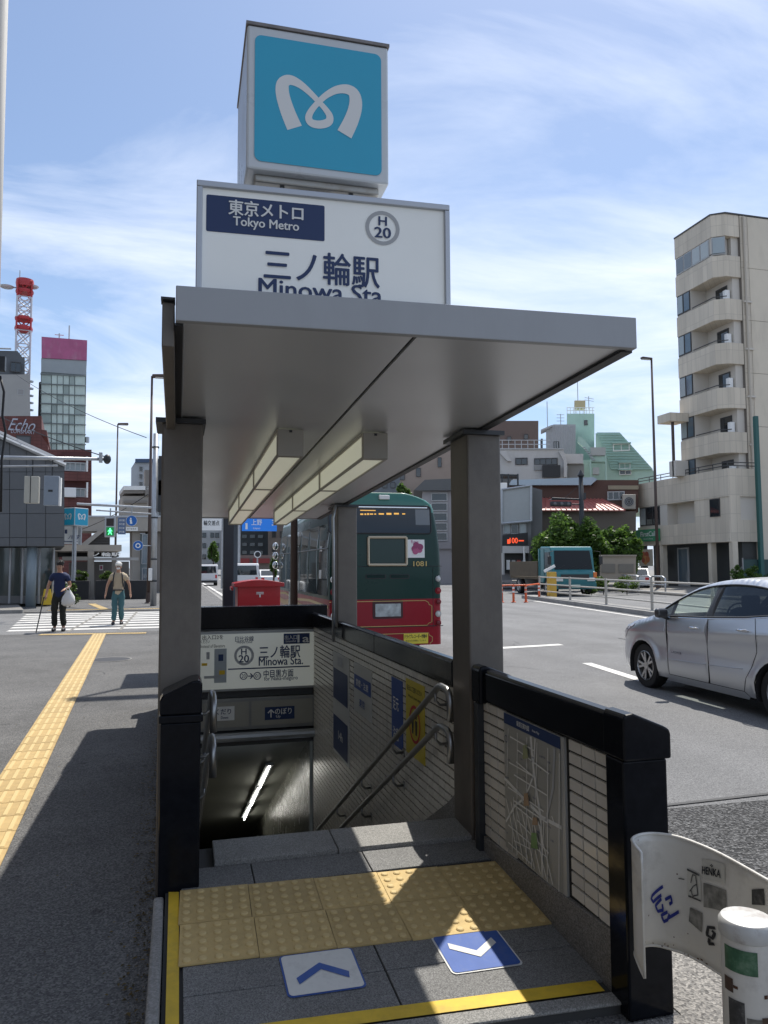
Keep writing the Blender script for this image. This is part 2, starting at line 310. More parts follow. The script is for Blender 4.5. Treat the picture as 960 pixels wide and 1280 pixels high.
def lettering(pl, body, ca, cb, w, h, material, parent, bold=0.012, lift=0.003, rot=0.0, keep=False, name='lettering'):
    """text fitted into a w x h box centred at (ca, cb) of a plane"""
    cu = bpy.data.curves.new('t', 'FONT'); cu.body = body; cu.offset = 0; cu.resolution_u = 3; cu.space_line = 1.05; cu.align_x = 'CENTER'
    ob = bpy.data.objects.new('t', cu); me = ob.to_mesh()
    vs_ = [v.co.copy() for v in me.vertices]
    if not vs_: return None
    x0 = min(v.x for v in vs_); x1 = max(v.x for v in vs_); y0 = min(v.y for v in vs_); y1 = max(v.y for v in vs_)
    sx = w/(x1-x0); sy = h/max(y1-y0, 1e-4)
    if keep: sx = sy = min(sx, sy)
    mb = MB(); c, s_ = math.cos(rot), math.sin(rot)
    fc_ = [list(p.vertices) for p in me.polygons]; nv = len(vs_)
    shifts = [(0,0)] if bold < .004 else [(-bold,0),(0,bold*.6),(bold,0),(0,-bold*.6)]
    for k_, (ex, ey) in enumerate(shifts):
        for v in vs_:
            a = (v.x+ex*1.3-(x0+x1)/2)*sx; b = (v.y+ey*1.3-(y0+y1)/2)*sy
            mb.v.append(pl(ca+a*c-b*s_, cb+a*s_+b*c, lift+.00015*k_))
        mb.f += [[i+k_*nv for i in p] for p in fc_]
    ob.to_mesh_clear(); bpy.data.objects.remove(ob); bpy.data.curves.remove(cu)
    return mb.build(name, material, parent, fix=False)
def foliage(mb, c, rx, ry, rz, n, size, lumps=9, rng=random, gap=0.0):
    """leaf faces spread through lumpy clusters inside an ellipsoid"""
    c = Vector(c); ctr = []
    for i in range(lumps):
        while True:
            p = Vector((rng.uniform(-1,1), rng.uniform(-1,1), rng.uniform(-1,1)))
            if 0.2 < p.length < 0.95: break
        ctr.append((Vector((p.x*rx*.82, p.y*ry*.82, p.z*rz*.82)), rng.uniform(.2,.46)))
    for i in range(n):
        q, k = ctr[i % lumps]
        d = Vector((rng.gauss(0,1), rng.gauss(0,1), rng.gauss(0,1))).normalized()*(rng.random()**0.4)
        p = c+q+Vector((d.x*rx*k, d.y*ry*k, d.z*rz*k))
        a = Vector((rng.gauss(0,1), rng.gauss(0,1), rng.gauss(0,.6))).normalized(); b = a.cross(Vector((rng.gauss(0,1), rng.gauss(0,1), rng.gauss(0,1)))).normalized()
        s_ = size*rng.uniform(.6,1.35)
        mb.add([p-a*s_, p+b*s_*.45, p+a*s_, p-b*s_*.45], [(0,1,2,3)])
    return mb

# shared finishes
white_paint = mat('white_paint', (.78,.78,.76), .45, var=.05)
steel = mat('stainless_steel', (.33,.33,.325), .38, 1.0, var=.06, scale=9)
galv = mat('galvanised_steel', (.42,.44,.46), .45, .7, var=.12, scale=6)
dark_metal = mat('dark_painted_metal', (.025,.028,.032), .45, var=.1)
brown_pole = mat('brown_painted_steel', (.075,.05,.042), .5, var=.1)
black_stone = mat('polished_black_granite', (.008,.009,.012), .13, var=.25, scale=30, spec=.14)
navy = mat('navy_print', srgb(32,54,98), .5)
blue_print = mat('blue_print', srgb(44,78,150), .5)
white_print = mat('white_print', (.78,.79,.78), .5)
black_print = mat('black_print', (.015,.016,.02), .5)
grey_print = mat('grey_print', (.42,.43,.44), .5)
yellow_print = mat('yellow_print', (.75,.5,.03), .55, var=.08)
red_print = mat('red_print', (.55,.03,.03), .5)
green_print = mat('green_print', (.03,.25,.11), .5)
glass_dark = glassy('dark_window_glass', (.02,.026,.03))
glass_blue = glassy('blue_grey_window_glass', (.10,.14,.17), .05)
glass_pale = glassy('pale_curtained_glass', (.32,.37,.38), .12)
rubber = mat('tyre_rubber', (.012,.012,.013), .8, bump=.2, bscale=80)
# ================================================================== SETTING: ground, road, kerbs, markings
asphalt_walk = speckle('pavement_asphalt', (.115,.115,.116), (.065,.065,.066), (.20,.198,.192), 130, .92, .7, .25, .8, spots=.4)
asphalt_road = speckle('road_asphalt', (.155,.156,.158), (.10,.101,.103), (.22,.22,.22), 120, .88, .45, .16, .35, wear=.14, spots=.35)
asphalt_rough = speckle('coarse_drainage_asphalt', (.06,.06,.06), (.018,.018,.018), (.2,.2,.2), 75, .9, 1.0, .2, 1.5, dist=.02)
pale_walk = speckle('pale_aggregate_pavement', (.2,.19,.175), (.1,.095,.088), (.33,.31,.28), 110, .9, .6, .3, 2.0)
conc = speckle('kerb_concrete', (.25,.245,.235), (.2,.2,.19), (.31,.3,.29), 140, .9, .3, .25, 2)
road_white = mat('road_paint_white', (.62,.61,.58), .7, var=.22, scale=3, stain=.6, stain_col=(.14,.135,.13), stain_scale=6)
tactile_y = topworn('tactile_yellow', (.44,.31,.13), (.60,.46,.22), .0065, .0105)
tactile_dirty = topworn('worn_tactile_yellow', (.50,.365,.155), (.60,.46,.22), .0065, .011, .07)
HX0, HX1, HY0, HY1 = -.06, 1.7, 4.10, 9.24        # opening of the stairwell
KX = 2.05
g = MB(); xs = [-1500, HX0, HX1, KX]; ys = [-200, HY0, HY1, 2200]
for i in range(3):
    for j in range(3):
        if i == 1 and j == 1: continue
        g.quad((xs[i],ys[j],0),(xs[i+1],ys[j],0),(xs[i+1],ys[j+1],0),(xs[i],ys[j+1],0))
pav = g.build('pavement', asphalt_walk, kind='structure')
road = MB().quad((KX,-200,-.12),(1500,-200,-.12),(1500,2200,-.12),(KX,2200,-.12)).build('road', asphalt_road, kind='structure')
MB().quad((2.24,-8,-.114),(4.6,-8,-.114),(4.55,4.74,-.114),(2.24,4.79,-.114)).build('coarse_patch', asphalt_rough, road)
MB().quad((1.72,-6,.004),(2.05,-6,.004),(2.05,9.0,.004),(1.72,9.0,.004)).build('pale_strip', pale_walk, pav)
MB().quad((1.45,-6,.0045),(1.72,-6,.0045),(1.72,2.44,.0045),(1.45,2.44,.0045)).build('pale_strip', pale_walk, pav)
kr = thing('kerb', None, None, (2.12, 0, 0)); kr['kind'] = 'structure'
kb = MB().box(KX,2.2,-.0,.596,-.13,.004)
k0 = None
for i in range(-6, 32):
    if k0 is None: k0 = kb.build('kerb_stone', conc, kr, bevel=.012); k0.location = (0, i*.6, 0)
    else:
        k = k0.copy(); COL.objects.link(k); k.location = (0, i*.6, 0)
MB().box(KX,2.2,29.5,400,-.13,.004).build('kerb_run', conc, kr)
# side street with zebra crossing
side = MB().quad((-300,19.95,.004),(KX,19.95,.004),(KX,29.4,.004),(-300,29.4,.004)).add([(KX,19.4,.004),(2.6,19.4,-.114),(2.6,29.6,-.114),(KX,29.6,.004)], [(0,1,2,3)]).build('side_street', asphalt_road, kind='structure')
for i in range(8):
    y = 21.0+i*1.02
    MB().quad((-4.1-.12*i,y,.009),(1.2,y,.009),(1.2,y+.46,.009),(-4.1-.12*i,y+.46,.009)).build('crossing_stripe', road_white, side)
for x in (-2.62,-1.42):
    MB().quad((x,20.4,.011),(x+.08,20.4,.011),(x+.08,29,.011),(x,29,.011)).build('guide_line', mat('guide_line_grey', (.2,.19,.17), .8), side)
for y in (19.3, 30.0, 20.6):
    MB().quad((-60,y,.0095),(-4.9,y,.0095),(-4.9,y+.16,.0095),(-60,y+.16,.0095)).build('edge_line', road_white, side)
# far pavement on the left beyond the crossing
MB().ext([(-60,29.5,0),(1.9,29.5,0),(1.9,300,0),(-60,300,0)], (0,0,.03)).build('far_pavement', asphalt_walk, kind='structure')
fk = MB().box(-60,-5.2,29.3,29.5,0,.13).build('far_kerb', conc, kind='structure')
MB().ext([(-60,29.5,.03),(-5.2,29.5,.03),(-6.2,34,.03),(-60,34,.03)], (0,0,.09)).build('raised_pavement', pale_walk, kind='structure')
# lane markings on the main road
def mark(pts, z=-.115): return MB().quad(*[(x,y,z) for x, y in pts]).build('lane_marking', road_white, road)
mark([(6.5,10.0),(6.68,10.0),(6.95,12.1),(6.77,12.1)])
mark([(6.35,14.65),(7.95,14.95),(7.95,15.2),(6.35,14.95)])
for y in range(26, 120, 10): mark([(5.6,y),(5.75,y),(5.75,y+5),(5.6,y+5)])
mark([(2.55,22),(2.75,22),(2.75,150),(2.55,150)])
tar = mat('tar_seam', (.022,.022,.023), .6, var=.2)
for (x0,y0,x1,y1) in ((2.25,4.8,12,5.15),(8.2,-2,9.9,16)):
    d = Vector((x1-x0,y1-y0)).normalized()*.02; MB().quad((x0-d.y,y0+d.x,-.1125),(x0+d.y,y0-d.x,-.1125),(x1+d.y,y1-d.x,-.1125),(x1-d.y,y1+d.x,-.1125)).build('tar_seam', tar, road)
# hairline cracks and old patches in the pavement and road
rc = random.Random(4)
for i in range(9):
    x, y = (rc.uniform(-2.2,-.3), rc.uniform(3.5,16)) if i < 5 else (rc.uniform(3,9), rc.uniform(4,18)); z = .0035 if i < 5 else -.1165; mb = MB(); a = rc.uniform(0,3.1); w = .004 if i < 5 else .009
    for k in range(9):
        a += rc.gauss(0,.5); x2, y2 = x+.14*math.cos(a), y+.14*math.sin(a)*1.6; nx, ny = -math.sin(a)*w*rc.uniform(.4,1), math.cos(a)*w*rc.uniform(.4,1); mb.add([(x+nx,y+ny,z),(x-nx,y-ny,z),(x2-nx,y2-ny,z),(x2+nx,y2+ny,z)], [(0,1,2,3)]); x, y = x2, y2
    mb.build('crack', tar, pav if i < 5 else road, fix=False)
# guiding block strip along the pavement: one bar tile, laid again and again
bt = MB().box(-.15,.15,0,.298,0,.006)
for k in range(4):
    cx = -.1125+.075*k
    bt.add([(cx-.017,.012,.006),(cx+.017,.012,.006),(cx+.017,.286,.006),(cx-.017,.286,.006),(cx-.011,.018,.011),(cx+.011,.018,.011),(cx+.011,.28,.011),(cx-.011,.28,.011)], [(4,5,6,7),(0,1,5,4),(1,2,6,5),(2,3,7,6),(3,0,4,7)])
dots = MB().box(-.15,.15,0,.298,0,.006)
for a in range(5):
    for b in range(5):
        c = (-.12+.06*a,.029+.06*b,.006); dots.lathe(c, [(.0165,0),(.0145,.003),(.0105,.005)], 8)
t0 = None; n_tiles = 52
ang = math.atan2(-.0495, 1)
first_tile = bt.build('guiding_block', tactile_y, pav, raw=True); first_tile.location = (0,0,0)
for i in range(n_tiles):
    y = 3.6+i*.305
    tl = first_tile if i == 0 else first_tile.copy()
    if i: COL.objects.link(tl)
    tl.parent = pav; x = -1.165-.0495*(y-7.2)
    tl.location = Vector((x,y,.003))-OFF[pav.name]; tl.rotation_euler = (0,0,-ang+random.uniform(-.004,.004))
dot0 = dots.build('warning_block', tactile_y, pav, raw=True)
k = 0
for i in range(-4, 4):
    for j in range(1):
        tl = dot0 if k == 0 else dot0.copy()
        if k: COL.objects.link(tl)
        k += 1; tl.parent = pav; tl.location = Vector((-1.78+.302*i, 19.45-.04*i, .003))-OFF[pav.name]; tl.rotation_euler = (0,0,R(-3))
for i in range(14):
    tl = dot0.copy(); COL.objects.link(tl); tl.parent = pav; tl.location = Vector((-4.4+.302*i, 30.2, .034))-OFF[pav.name]
for i in range(16):
    tl = first_tile.copy(); COL.objects.link(tl); tl.parent = pav; tl.location = Vector((-2.6-.06*i, 30.5+.305*i, .034))-OFF[pav.name]; tl.rotation_euler = (0,0,R(11))
mh = thing('manhole_cover', 'dark round manhole cover set in the pavement beside the yellow guiding strip', 'manhole cover', (-1.1,14.1,.003))
MB().disc((-1.1,14.1,.004), (0,0,1), .33, 28).build('lid', mat('cast_iron', (.04,.04,.042), .6, .3, var=.3, scale=20), mh)
MB().disc((-1.1,14.1,.007), (0,0,1), .36, 28, .33).build('rim', conc, mh)

# ================================================================== STATION ENTRANCE: floor
def zf(y): return .074+.06*(y-3.05)
def yf(x): return 2.70-.042*x            # the front runs a little askew
granite = speckle('flamed_granite', (.17,.17,.165), (.1,.1,.1), (.25,.25,.245), 260, .75, .35, .15, 3)
granite_lt = speckle('pale_flamed_granite', (.24,.235,.22), (.15,.15,.145), (.34,.335,.32), 260, .75, .35, .15, 3)
joint = mat('joint_mortar', (.05,.05,.05), .9)
ef = thing('entrance_floor', None, None, (.75,3.3,0)); ef['kind'] = 'structure'
fb = MB()
lo = [(-.035,yf(0)-.13),(1.56,yf(1.56)-.13),(1.56,4.16),(-.035,4.16)]
fb.add([(x,y,-.02) for x, y in lo]+[(x,y,zf(y)-.012) for x, y in lo], [(3,2,1,0),(4,5,6,7),(0,1,5,4),(1,2,6,5),(2,3,7,6),(3,0,4,7)])
fb.build('floor_bed', joint, ef)
def slab(c4, m=granite, up=0.0, name='paving_slab', bev=.003):
    mb = MB(); mb.add([(x,y,zf(y)-.012) for x, y in c4]+[(x,y,zf(y)+up) for x, y in c4], [(3,2,1,0),(4,5,6,7),(0,1,5,4),(1,2,6,5),(2,3,7,6),(3,0,4,7)])
    return mb.build(name, m, ef, bevel=bev)
G = .003
xj = [.035,.77,1.535]
for i in range(2):
    a, b = xj[i]+G, xj[i+1]-G
    slab([(a,yf(a)+G),(b,yf(b)+G),(b,2.9-.02*b),(a,2.9-.02*a)]); slab([(a,2.906-.02*a),(b,2.906-.02*b),(b,3.078),(a,3.088)])
for a, b in ((.035,.36),(.366,.92),(.926,1.535)): slab([(a,3.69),(b,3.69),(b,3.915),(a,3.915)])
for a, b in ((.19,.80),(.804,1.535)): slab([(a,3.92),(b,3.92),(b,4.175),(a,4.175)], granite_lt, .022, bev=.005)
for a, b in ((-.03,.62),(.625,1.555)):
    slab([(a,yf(a)-.135),(b,yf(b)-.135),(b,yf(b)-.068),(a,yf(a)-.068)], granite_lt, .0, 'edge_stone', .006)
yl = mat('worn_yellow_line', (.62,.42,.03), .6, var=.2, scale=9, stain=.55, stain_col=(.2,.15,.06), stain_scale=7)
MB().add([(x,y,zf(y)+.002) for x, y in ((-.02,yf(0)-.065),(1.50,yf(1.5)-.065),(1.50,yf(1.5)+.002),(-.02,yf(0)+.002))], [(0,1,2,3)]).build('edge_line', yl, ef)
MB().add([(x,y,zf(y)+.002) for x, y in ((-.02,yf(0)+.004),(.024,yf(0)+.004),(.024,3.69),(-.02,3.70))], [(0,1,2,3)]).build('edge_line', yl, ef)
MB().ext([(-.085,2.55,.0),(-.04,2.55,.0),(-.04,3.715,.0),(-.085,3.715,.0)], (0,0,.095)).build('rim_stone', conc, ef, bevel=.012)
wt = MB().box(-.1498,.1498,-.1498,.1498,0,.006)
for a in range(5):
    for b in range(5):
        if random.random() < .0: continue
        wt.lathe((-.12+.06*a,-.12+.06*b,.006), [(.018,0),(.0165,.003),(.012,.0065)], 10)
w0 = wt.build('warning_block', tactile_dirty, ef, raw=True)
k = 0
for i in range(5):
    for j in range(2):
        tl = w0 if k == 0 else w0.copy()
        if k: COL.objects.link(tl)
        k += 1; tl.parent = ef; y = 3.235+.303*j - .012*i
        tl.location = Vector((.175+.302*i, y, zf(y)+.001))-OFF[ef.name]; tl.rotation_euler = (math.atan(.06), 0, R(-1.3+random.uniform(-.3,.3)))
def floor_sticker(label, cx, cy, base, ink, up, border):
    t = thing('floor_sticker', label, 'sticker', (cx,cy,zf(cy)), group=None)
    pl = Plane((cx,cy,zf(cy)), (1,-.012,0), (0,1,.06))
    mb = MB(); pl.poly(mb, pl.rrect(-.143,.143,-.134,.134,.022), .0035); mb.build('border', border, t)
    mb = MB(); pl.poly(mb, pl.rrect(-.136,.136,-.127,.127,.018), .0055); mb.build('plate', base, t)
    s = 1 if up else -1
    mb = MB(); pl.poly(mb, [(0,.052*s),(.098,-.028*s),(.092,-.068*s),(0,.008*s)][::s], .0075); pl.poly(mb, [(0,.008*s),(-.092,-.068*s),(-.098,-.028*s),(0,.052*s)][::s], .0075); mb.build('chevron', ink, t)
stk_blue = mat('scuffed_blue_sticker', srgb(52,88,160), .5, var=.1, scale=12, stain=.25, stain_col=(.2,.22,.25), stain_scale=14)
stk_white = mat('scuffed_white_sticker', (.66,.66,.63), .5, var=.1, scale=12, stain=.5, stain_col=(.3,.3,.29), stain_scale=12)
floor_sticker('white floor sticker with a blue chevron pointing up towards the stairs', .536, 2.932, stk_white, stk_blue, True, stk_blue)
floor_sticker('blue floor sticker with a white chevron pointing towards the viewer', 1.146, 2.925, stk_blue, stk_white, False, stk_white)

# ------------------------------------------------------------------ tiled parapet on the right
tile_white = mat('glazed_white_tile', (.63,.60,.54), .22, var=.05, scale=20, rnd=.07, spec=.5)
grout = mat('dark_grout', (.018,.018,.017), .9)
plinth_g = speckle('grey_plinth_granite', (.2,.19,.175), (.1,.095,.09), (.3,.29,.27), 240, .6, .2, .15, 3)
TW, TH, TG = .0965, .0452, .0068
def tile_mb(mb, x, y0, y1, z0, z1):
    e = .002
    return mb.add([(x+.009,y0,z0),(x+.009,y1,z0),(x+.009,y1,z1),(x+.009,y0,z1),(x,y0+e,z0+e),(x,y1-e,z0+e),(x,y1-e,z1-e),(x,y0+e,z1-e)], [(4,7,6,5),(0,4,5,1),(1,5,6,2),(2,6,7,3),(3,7,4,0)])
TILE = tile_mb(MB(), 0, 0, TW, 0, TH)
tile_me = None
def put_tile(parent, x, y, z):
    global tile_me
    if tile_me is None:
        o = TILE.build('tile', tile_white); tile_me = o.data; bpy.data.objects.remove(o)
        c = tile_me; 
    o = bpy.data.objects.new('tile', tile_me); COL.objects.link(o); o.parent = parent
    o.location = Vector((x+.0045, y+TW/2, z))-OFF[parent.name]; return o
def coping(mb, y0, y1, x=1.525, flip=False, zt=1.035, zb=.88, w=.175):
    s = -1 if flip else 1
    prof = [(0,zb),(0,zt-.012),(.012,zt),(.04,zt+.004),(w-.03,zt-.045),(w-.006,zt-.058),(w,zt-.075),(w,zb)]
    return mb.ext([(x+s*a,y0,z) for a, z in prof], (0,y1-y0,0))
pp = thing('tiled_parapet', 'low white tiled wall with black granite coping beside the coarse road edge', 'wall', (1.62,3.1,0))
MB().box(1.549,1.69,2.55,3.915,0,.885).build('wall_core', grout, pp)
MB().ext([(1.532,2.55,0),(1.532,2.55,.252),(1.532,3.90,.185),(1.532,3.90,0)], (.162,0,0)).build('plinth', plinth_g, pp, bevel=.004)
coping(MB(), 2.575, 3.74).build('coping', black_stone, pp, bevel=.006)
coping(MB(), 3.74, 3.86, x=1.505, zt=1.05, zb=.86, w=.2).build('coping_end_block', black_stone, pp, bevel=.012)
MB().box(1.522,1.70,2.45,2.57,0,.88).build('end_pillar', black_stone, pp, bevel=.008)
coping(MB(), 2.43, 2.572, x=1.516, zt=1.045, zb=.883, w=.19).build('pillar_cap', black_stone, pp, bevel=.008)
MB().box(1.505,1.545,3.775,3.825,.10,.86).build('flood_board_channel', dark_metal, pp, bevel=.004)
for r_ in range(14):
    for c_ in range(13):
        y = 2.574+c_*(TW+TG); z = .876-(r_+1)*(TH+TG)
        if z < .252-.0497*(y-2.55)-.012: continue
        if 2.91 < y+.05 < 3.51 and .224 < z < .85: continue
        put_tile(pp, 1.541, y, z)
# ------------------------------------------------------------------ stairwell right wall, left wall
SL = -.524
def zs(y): return .11+SL*(y-4.17)
wr = thing('stairwell_wall', 'white tiled stairwell wall with black coping, posters and handrails, descending beside the bus', 'wall', (1.62,6.5,0))
core = MB().ext([(1.549,4.17,.885),(1.549,9.05,.885),(1.549,9.05,zs(9.05)-.3),(1.549,4.17,-.3)], (.141,0,0)); core.build('wall_core', grout, wr)
coping(MB(), 4.21, 6.02).build('coping', black_stone, wr, bevel=.006); coping(MB(), 6.026, 9.05).build('coping', black_stone, wr, bevel=.006)
stringer = MB().ext([(1.53,4.17,zf(4.17)),(1.53,4.17,.30),(1.53,4.32,.2),(1.53,9.05,zs(9.05)+.13),(1.53,9.05,zs(9.05)-.35)], (.03,0,0)); stringer.build('stringer', plinth_g, wr)
cells = []
for c_ in range(int(4.8/(TW+TG))):
    y = 4.205+c_*(TW+TG)
    for r_ in range(72):
        z = .876-(r_+1)*(TH+TG)
        if z < max(zs(y)+.10, -2.6): break
        cells.append((y, z))
cells.sort(key=lambda p: p[0])
for y, z in cells[:285]: put_tile(wr, 1.541, y, z)
rest = MB()
for y, z in cells[285:]: tile_mb(rest, 1.541, y, y+TW, z, z+TH)
rest.build('wall_tiles', tile_white, wr, kind='stuff', fix=False)
wl = thing('stairwell_side_wall', 'low black coped wall running back behind the left canopy column', 'wall', (0,6.5,0))
MB().ext([(-.06,3.94,0),(-.06,3.94,.88),(-.06,9.05,.88),(-.06,9.05,0)], (.16,0,0)).build('wall_core', grout, wl)
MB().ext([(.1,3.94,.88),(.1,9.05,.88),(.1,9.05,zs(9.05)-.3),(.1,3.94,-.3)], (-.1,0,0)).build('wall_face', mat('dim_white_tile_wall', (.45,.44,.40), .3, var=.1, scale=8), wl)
coping(MB(), 3.94, 9.05, x=.115, flip=True).build('coping', black_stone, wl, bevel=.006)
lp = thing('granite_post', 'tall black granite gatepost at the foot of the left canopy column', 'post', (.02,3.8,0))
MB().box(-.068,.113,3.72,3.938,0,.855).build('shaft', black_stone, lp, bevel=.006)
MB().box(-.075,.122,3.71,3.938,.857,.892).build('band', black_stone, lp, bevel=.005)
MB().ext([(.118,3.715,.893),(.118,3.715,1.03),(.105,3.715,1.047),(.07,3.715,1.043),(-.06,3.715,.985),(-.072,3.715,.96),(-.072,3.715,.893)], (0,.223,0)).build('cap', black_stone, lp, bevel=.008)

# stairs and passage below
st = thing('staircase', 'dark granite stairs going down below the canopy to the underground passage', 'stairs', (.85,4.2,0))
step_m = speckle('stair_granite', (.13,.13,.125), (.08,.08,.08), (.2,.2,.195), 240, .7, .3, .15, 3)
tread = .296; rise = .155
s0 = MB().box(.10,1.545,0,tread+.03,-.19,0).build('step', step_m, st, bevel=.006, raw=True)
nose = MB().box(.2,1.5,.008,.045,.0,.004); nose_m = mat('step_nosing', (.28,.2,.05), .7, var=.15)
for i in range(30):
    o = s0 if i == 0 else s0.copy()
    if i: COL.objects.link(o)
    o.parent = st; o.location = Vector((0, 4.175+i*tread, .13-.012-(i+1)*rise))-OFF[st.name]
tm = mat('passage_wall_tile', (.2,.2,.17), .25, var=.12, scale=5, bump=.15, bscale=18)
tc_m = mat('passage_ceiling', (.42,.43,.39), .5, var=.1, scale=2)
ps = thing('underground_passage', None, None, (.8,12,-3)); ps['kind'] = 'structure'
def zc(y): return -.46-.48*(y-9.25)
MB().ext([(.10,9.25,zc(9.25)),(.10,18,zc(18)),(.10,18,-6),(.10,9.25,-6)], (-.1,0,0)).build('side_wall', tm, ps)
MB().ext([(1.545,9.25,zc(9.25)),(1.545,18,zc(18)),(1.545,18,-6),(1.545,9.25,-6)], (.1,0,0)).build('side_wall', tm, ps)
MB().ext([(.0,9.25,zc(9.25)),(1.645,9.25,zc(9.25)),(1.645,18,zc(18)),(0,18,zc(18))], (0,0,.12)).build('passage_ceiling', tc_m, ps)
MB().box(0,1.645,13.0,18,-5.0,-4.75).build('landing', step_m, ps); MB().box(-.1,1.75,18,18.1,-6,-3).build('end_wall', tm, ps)
MB().quad((0,4.0,-6),(1.65,4.0,-6),(1.65,18,-6),(0,18,-6)).build('bed', joint, ps)
MB().quad((.10,4.17,-.3),(1.549,4.17,-.3),(1.549,4.17,-6),(.10,4.17,-6)).build('bed', joint, ps)
tube_m = mat('lit_fluorescent', (.9,.9,.85), .4, emit=(1,.97,.88), estr=8)
for i in range(3):
    y0 = 10.35+i*1.32; y1 = y0+1.24
    f = thing('tube_lamp', ['topmost','middle','lowest'][i]+' lit tube lamp in the row down the passage ceiling', 'lamp', (1.2,y0,zc(y0)), group='tube lamps along the passage ceiling')
    MB().obox((1.2,(y0+y1)/2,zc((y0+y1)/2)-.02), (.05,0,0), Vector((0,y1-y0,zc(y1)-zc(y0)))/2, (0,0,.02)).build('housing', galv, f)
    MB().tube([(1.2,y0+.03,zc(y0)-.06),(1.2,y1-.03,zc(y1)-.06)], .013, 8).build('tube', tube_m, f)
# ------------------------------------------------------------------ back wall of the opening
bw = thing('stairwell_header', 'black coped wall closing the stair opening above the passage mouth', 'wall', (.8,9.15,0))
MB().box(-.06,1.70,9.06,9.24,-.46,.865).build('wall_core', mat('header_panel', (.1,.1,.1), .5, var=.1), bw)
MB().box(-.08,1.72,9.03,9.26,.868,1.118).build('coping', black_stone, bw, bevel=.008)
MB().box(.10,1.545,8.98,9.058,-.40,-.28).build('lower_beam', dark_metal, bw, bevel=.006)
MB().tube([(.1,8.9,-.33),(1.54,8.9,-.33)], .05, 10).build('shutter_roll', galv, bw)
lb = thing('direction_light_box', 'glazed light box above the passage mouth with up and down signs', 'sign', (.8,9.0,-.25))
MB().box(.10,1.555,8.96,9.055,-.265,.09).build('frame', mat('dull_aluminium', (.3,.3,.29), .4, .6, var=.1), lb, bevel=.004)
bp = Plane((0,8.955,0), (1,0,0), (0,0,1))
pan = mat('frosted_panel', (.34,.33,.29), .35, var=.06)
for a0, a1 in ((.13,.80),(.83,1.53)):
    mb = MB(); bp.rect(mb, a0, a1, -.225, .05, .004, .004); mb.build('panel', pan, lb)
def bpx(x0,y0,x1,y1):
    a0, b1 = bp.px(x0,y0); a1, b0 = bp.px(x1,y1); return a0, a1, b0, b1
a0,a1,b0,b1 = bpx(331,884,368,898); mb = MB(); bp.rect(mb, a0,a1,b0,b1,.006); mb.build('up_plate', navy, lb)
lettering(bp, 'のぼり', a0+.62*(a1-a0), b0+.64*(b1-b0), .19, .07, white_print, lb, lift=.008); lettering(bp, 'Up', a0+.45*(a1-a0), b0+.22*(b1-b0), .05, .035, white_print, lb, lift=.008)
mb = MB(); cx = a0+.07; cy = (b0+b1)/2; bp.line(mb, [(cx,cy-.045),(cx,cy+.04)], .014, .008); bp.line(mb, [(cx-.035,cy+.005),(cx,cy+.042)], .013, .009); bp.line(mb, [(cx,cy+.042),(cx+.035,cy+.005)], .013, .010); mb.build('arrow', white_print, lb)
a0,a1,b0,b1 = bpx(262,884,293,900); mb = MB(); bp.rect(mb, a0,a1,b0,b1,.006); mb.build('down_plate', white_print, lb)
lettering(bp, 'くだり', a0+.55*(a1-a0), b0+.64*(b1-b0), .17, .06, navy, lb, lift=.008); lettering(bp, 'Down', a0+.6*(a1-a0), b0+.22*(b1-b0), .08, .03, navy, lb, lift=.008)

# big name board over the stairs
sb = thing('exit_name_board', 'long white light box naming station and exit on the back wall of the stairwell', 'sign', (.8,9.0,.16))
sp = Plane((0,8.95,0), (1,0,0), (0,0,1))
MB().box(.10,1.575,8.955,9.058,.17,.85).build('frame', steel, sb, bevel=.006)
board_w = mat('backlit_acrylic_white', (.72,.73,.68), .3, emit=(.95,1,.92), estr=.07)
mb = MB(); sp.rect(mb, .125, 1.55, .2, .815, .004, .004); mb.build('panel', board_w, sb)
def spb(x0,y0,x1,y1):
    a0, b1 = sp.px(x0,y0); a1, b0 = sp.px(x1,y1); return (a0+a1)/2, (b0+b1)/2, a1-a0, b1-b0
def sl(body, x0,y0,x1,y1, m=black_print, bold=.014): a,b,w,h = spb(x0,y0,x1,y1); lettering(sp, body, a,b,w,h, m, sb, bold=bold, lift=.008)
sl('三ノ輪駅', 324,807.5,375,821.5, navy); sl('Minowa Sta.', 323.5,822,378.5,830, navy); sl('日比谷線', 294,795.5,317,801.5, navy, .01); sl('Hibiya Line', 296,801.5,315,804.5, navy, .005)
a,b,w,h = spb(354.5,792,387,804); mb = MB(); sp.rect(mb, a-w/2,a+w/2,b-h/2,b+h/2,.006); mb.build('exit_plate', navy, sb)
sl('1a', 372,793.5,386,802.5, white_print); sl('出入口', 356,794,371,799, white_print, .008); sl('Entrance/Exit', 357,800,370,802.5, white_print, .004)
a,b,w,h = spb(294,807,316,831.5); mb = MB(); sp.ring((a,b), .083, .112, mb, .006); mb.build('line_ring', grey_print, sb)
sl('H', 301.5,811,308,818, navy); sl('20', 298.5,819,311,827.5, navy)
a,b,w,h = spb(285,833,387,836); mb = MB(); sp.rect(mb, a-w/2,a+w/2,b-.007,b+.007,.006); mb.build('rule', navy, sb)
sl('中目黒方面', 329.5,837.5,366.5,845.5, navy); sl('for Naka-meguro', 330,846,372,850.5, navy, .006)
for x in (304.5, 321.5):
    a,b,w,h = spb(x-4.5,840,x+4.5,849.5); mb = MB(); sp.ring((a,b), .034, .044, mb, .006); mb.build('route_ring', navy, sb)
sl('20', 302,842.5,307,847, navy, .004); sl('01', 319,842.5,324,847, navy, .004)
